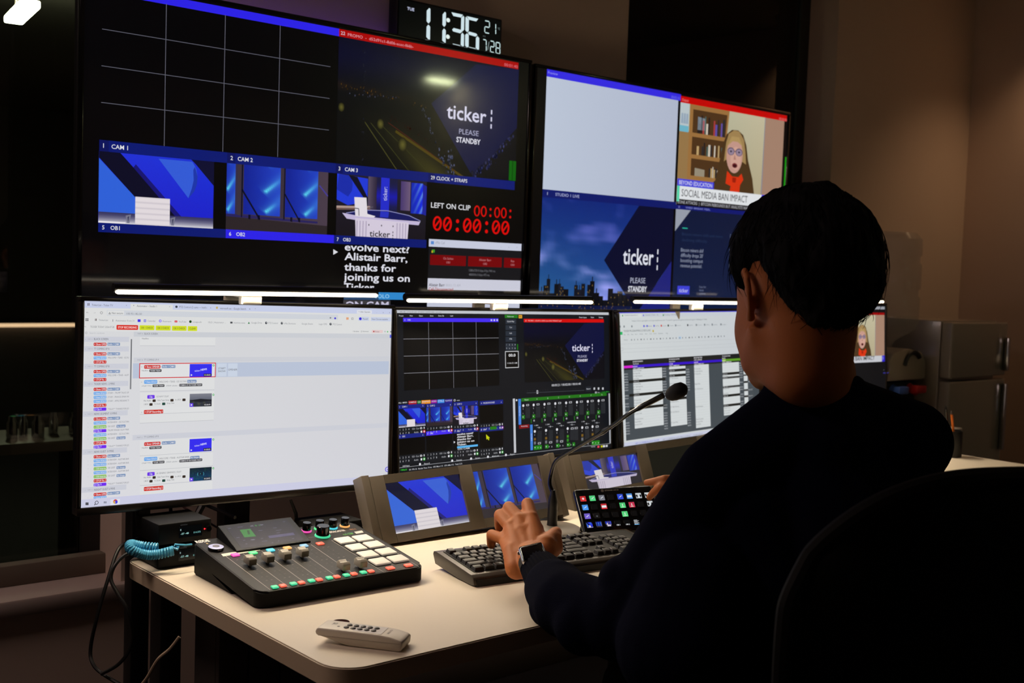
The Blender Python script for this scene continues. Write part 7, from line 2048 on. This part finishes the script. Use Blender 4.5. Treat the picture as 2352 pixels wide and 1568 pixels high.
mkobj('cuff', ribbed(WR + (ER - WR) * .18, WR + (ER - WR) * .02, .046, .034), M['rib'], swe)
# trousers and shoes
cloth('trousers', chain([hipL + Vector((0, 0, .02)), kneL, ankL], [.105, .072, .055]) + chain([hipR + Vector((0, 0, .02)), kneR, ankR], [.105, .072, .055]) + chain([hipL, hipR], [.11, .11]), 0.010, M['trouser'], 3)
for a_, f_ in ((ankL, ftL), (ankR, ftR)):
    cloth('shoe', chain([Vector((a_.x, a_.y, .05)), Vector((f_.x, f_.y, .042))], [.048, .040]), 0.006, M['black_soft'], 2)
# eyes
for s in (-1, 1):
    e = mkobj('eye', MB().ell(hd_(s * .031, .083, .004), (.0125 * HS,) * 3, None, 16, 12), M['eye_white'], per)
    mkobj('iris', MB().ell(hd_(s * .031, .0915, .004), (.0058 * HS,) * 3, None, 12, 8), M['eye_dark'], e)
# hair: a shell over the skull that thins out at the hairline
def hair_t(al, el):
    # al: 0 front, pi back; el: elevation. thickness of the hair there (negative: no hair)
    A_ = math.degrees(abs(al))
    pts_ = ((0, 34), (30, 32), (55, 22), (68, 2), (76, -12), (84, -4), (92, 12), (104, 12), (116, -8), (130, -28), (150, -46), (180, -52))
    lim = -52
    for (a0, e0), (a1, e1) in zip(pts_[:-1], pts_[1:]):
        if a0 <= A_ <= a1: lim = e0 + (e1 - e0) * (A_ - a0) / (a1 - a0); break
    d = math.degrees(el) - lim
    top = max(0, math.sin(el))
    th = 0.016 + 0.020 * top + 0.013 * max(0, -math.cos(al)) * math.cos(el) ** 2
    w_ = 26 if A_ > 110 else 16
    k = max(-0.35, min(1, d / w_))
    return -0.004 if k < -0.3 else th * (k if k < 0 else k ** 0.6) - .002
def hair_fn(d, q):
    al = math.atan2(d.x, d.y); el = math.asin(max(-1, min(1, d.z)))
    r = q.length
    t_ = hair_t(al, el)
    n_ = noise.noise(Vector((d.x * 5, d.y * 5, d.z * 3.2))) * 0.008 + noise.noise(Vector((al * 22, el * 5, 2))) * 0.0036 + noise.noise(Vector((al * 60, el * 9, 5))) * 0.0016
    k = (r + t_ * HS + (n_ if t_ > 0.004 else 0)) / r
    v = Vector((d.x * .078, d.y * .098, d.z * .094)) * HS * k
    if t_ < -.003: v *= 0.95
    return HROT.to_3x3() @ v
hm = MB().ell(hd_(0, -0.005, 0.028), (0.078 * HS, 0.098 * HS, 0.094 * HS), None, 220, 120, 0, hair_fn)
hair = mkobj('hair', hm, M['hair'], per, ang=0)
hair.data.polygons.foreach_set('use_smooth', [True] * len(hair.data.polygons))
# loose strands standing off the outline
rnd = random.Random(21)
sm_ = MB()
cc = hd_(0, -0.005, 0.028)
for i in range(2200):
    al = rnd.uniform(-PI, PI); el = R(rnd.uniform(-42, 88))
    t_ = hair_t(al, el)
    if t_ < 0.006: continue
    pts_ = []
    fly = rnd.random() < 0.16
    L = rnd.uniform(0.020, 0.045) * (1 if el > R(-6) else .5)
    da = rnd.uniform(-.25, .25)
    for k in range(6):
        u = k / 5
        e2 = el - u * L / .11 * (1 if el < R(60) else 0.7)
        a2 = al + da * u
        d = Vector((math.cos(e2) * math.sin(a2), math.cos(e2) * math.cos(a2), math.sin(e2)))
        tt = max(0.0, hair_t(a2, e2)) if k else t_
        r_ = 1 + 0
        base = Vector((d.x * .078, d.y * .098, d.z * .094)) * HS
        off = t_ * HS * (1 - .5 * u) + .0012 + (0.020 if fly else 0.006) * u * (1 - .3 * u)
        pts_.append(cc + HROT.to_3x3() @ (base * ((base.length + off) / base.length)))
    sm_.tube(pts_, [.0006, .0006, .0005, .0004, .0003, .0001], 4, 0, False)
mkobj('hair_strands', sm_, M['hair'], hair, ang=0)
# smart watch on the left wrist
wc = h6(1060, 655, 2.108)
wd_ = (mM - WL).normalized()
to_cam = (CAM - wc).normalized()
nrm_w = (to_cam * .62 + Vector((-.18, 0, .85))).normalized()
nrm_w = (nrm_w - wd_ * nrm_w.dot(wd_)).normalized()
sx_ = wd_.cross(nrm_w).normalized()
WM = Matrix(((sx_.x, wd_.x, nrm_w.x, wc.x), (sx_.y, wd_.y, nrm_w.y, wc.y), (sx_.z, wd_.z, nrm_w.z, wc.z), (0, 0, 0, 1)))
wt = mkobj('wristwatch', MB().box(-.0235, .0235, -.0215, .0215, -.0075, .0045, .0048, 3, 0, WM), M['silver'], per)
mkobj('watch_glass', MB().box(-.0212, .0212, -.0192, .0192, .0030, .0060, .0028, 3, 0, WM), mat('watch_glass', (6, 6, 10), 0.08, coat=.5), wt)
mkobj('crown', MB().cyl(WM @ Vector((-.0235, .010, -.001)), WM @ Vector((-.0262, .010, -.001)), .003, .003, 14), M['silver'], wt)
band = []
for i in range(25):
    a_ = 2 * PI * i / 24
    band.append((WM.translation - nrm_w * .0265) + sx_ * (.0285 * math.sin(a_)) + nrm_w * (.0275 * math.cos(a_)))
vs, fs = [], []
for i, p_ in enumerate(band[:-1]):
    o_ = (p_ - (WM.translation - nrm_w * .0265)).normalized()
    vs += [p_ - wd_ * .010, p_ + wd_ * .010, p_ + wd_ * .010 - o_ * .0022, p_ - wd_ * .010 - o_ * .0022]
for i in range(24):
    j = (i + 1) % 24
    for k in range(4): fs.append([i * 4 + k, i * 4 + (k + 1) % 4, j * 4 + (k + 1) % 4, j * 4 + k])
mkobj('watch_strap', MB().add(vs, fs), M['black_soft'], wt)

# ------------------------------------------------------------------ office chair behind the person
caz = R(22)
chm = T(1.545, 0.935, 0, -caz)
chair = thing('office_chair', 'black mesh-back office chair the person sits on', 'chair', chm)
cb = MB()
vs, fs = [], []
NU, NV = 24, 20
def bk_pt(u, v):
    # u across -1..1, v up 0..1
    hw_ = 0.275 * (0.80 + 0.24 * math.sin(PI * min(1, v * .62 + .12)))
    x = u * hw_ * (1 - 0.10 * max(0, v - .8) / .2 * abs(u) ** 2)
    z = 0.52 + 0.565 * v - 0.10 * (abs(u) ** 2.6) * v ** 3
    y = -0.235 - 0.02 * v - 0.05 * math.sin(PI * v) * .4 + 0.055 * u * u
    return Vector((x, y, z))
for j in range(NV + 1):
    for i in range(NU + 1): vs.append(bk_pt(-1 + 2 * i / NU, j / NV))
for j in range(NV):
    for i in range(NU):
        a_ = j * (NU + 1) + i
        fs.append([a_, a_ + 1, a_ + NU + 2, a_ + NU + 1])
n0 = len(vs)
vs += [v + Vector((0, -.006, 0)) for v in vs]
fs += [[q + n0 for q in f_][::-1] for f_ in fs]
mkobj('back_mesh', MB().add(vs, fs), M['mesh_fab'], chair)
ring = [bk_pt(-1 + 2 * i / 60, 1) for i in range(61)] + [bk_pt(1, 1 - i / 60) for i in range(1, 61)] + [bk_pt(1 - 2 * i / 40, 0) for i in range(1, 41)] + [bk_pt(-1, i / 60) for i in range(1, 60)]
for _ in range(3): ring = [(ring[i - 1] + ring[i] * 2 + ring[(i + 1) % len(ring)]) / 4 for i in range(len(ring))]
mkobj('back_frame', MB().tube(ring, 0.013, 10, closed=True), M['chair_frame'], chair)
mkobj('lumbar_bar', MB().tube([bk_pt(-1, .42) + Vector((0, -.012, 0)), bk_pt(-.4, .36) + Vector((0, -.02, 0)), bk_pt(.4, .36) + Vector((0, -.02, 0)), bk_pt(1, .42) + Vector((0, -.012, 0))], 0.011, 10), M['chair_frame'], chair)
mkobj('back_post', MB().tube([(0, -.29, .62), (0, -.31, .5), (0, -.25, .42), (0, -.05, .40)], [.020, .024, .028, .03], 12), M['chair_frame'], chair)
mkobj('seat', MB().box(-.245, .245, -.21, .27, .42, .475, .028, 4), M['mesh_fab'], chair)
for s in (-1, 1):
    ar = mkobj('armrest', MB().box(s * .29 - .04, s * .29 + .04, -.14, .10, .655, .685, .012, 3), M['black_soft'], chair)
    mkobj('arm_post', MB().tube([(s * .22, -.02, .41), (s * .285, -.02, .43), (s * .29, -.02, .655)], .017, 10), M['chair_frame'], ar)
mkobj('column', MB().cyl((0, 0, .10), (0, 0, .42), .028, .024, 20), M['chair_frame'], chair)
mkobj('lever', MB().tube([(.05, -.02, .405), (.29, -.04, .395)], .006, 8).ell((.29, -.04, .395), (.018, .012, .012), None, 14, 10), M['silver'], chair)
for k in range(5):
    a_ = R(72 * k + 18)
    d = Vector((math.cos(a_), math.sin(a_), 0))
    lg_ = mkobj('base_leg', MB().tube([d * .02 + Vector((0, 0, .10)), d * .30 + Vector((0, 0, .075))], [.028, .018], 10), M['chair_frame'], chair)
    mkobj('castor', MB().cyl(d * .30 + d.cross(Vector((0, 0, 1))) * .02 + Vector((0, 0, .028)), d * .30 - d.cross(Vector((0, 0, 1))) * .02 + Vector((0, 0, .028)), .028, .028, 18).cyl(d * .30 + Vector((0, 0, .04)), d * .30 + Vector((0, 0, .08)), .008, .008, 10), M['black_soft'], lg_)
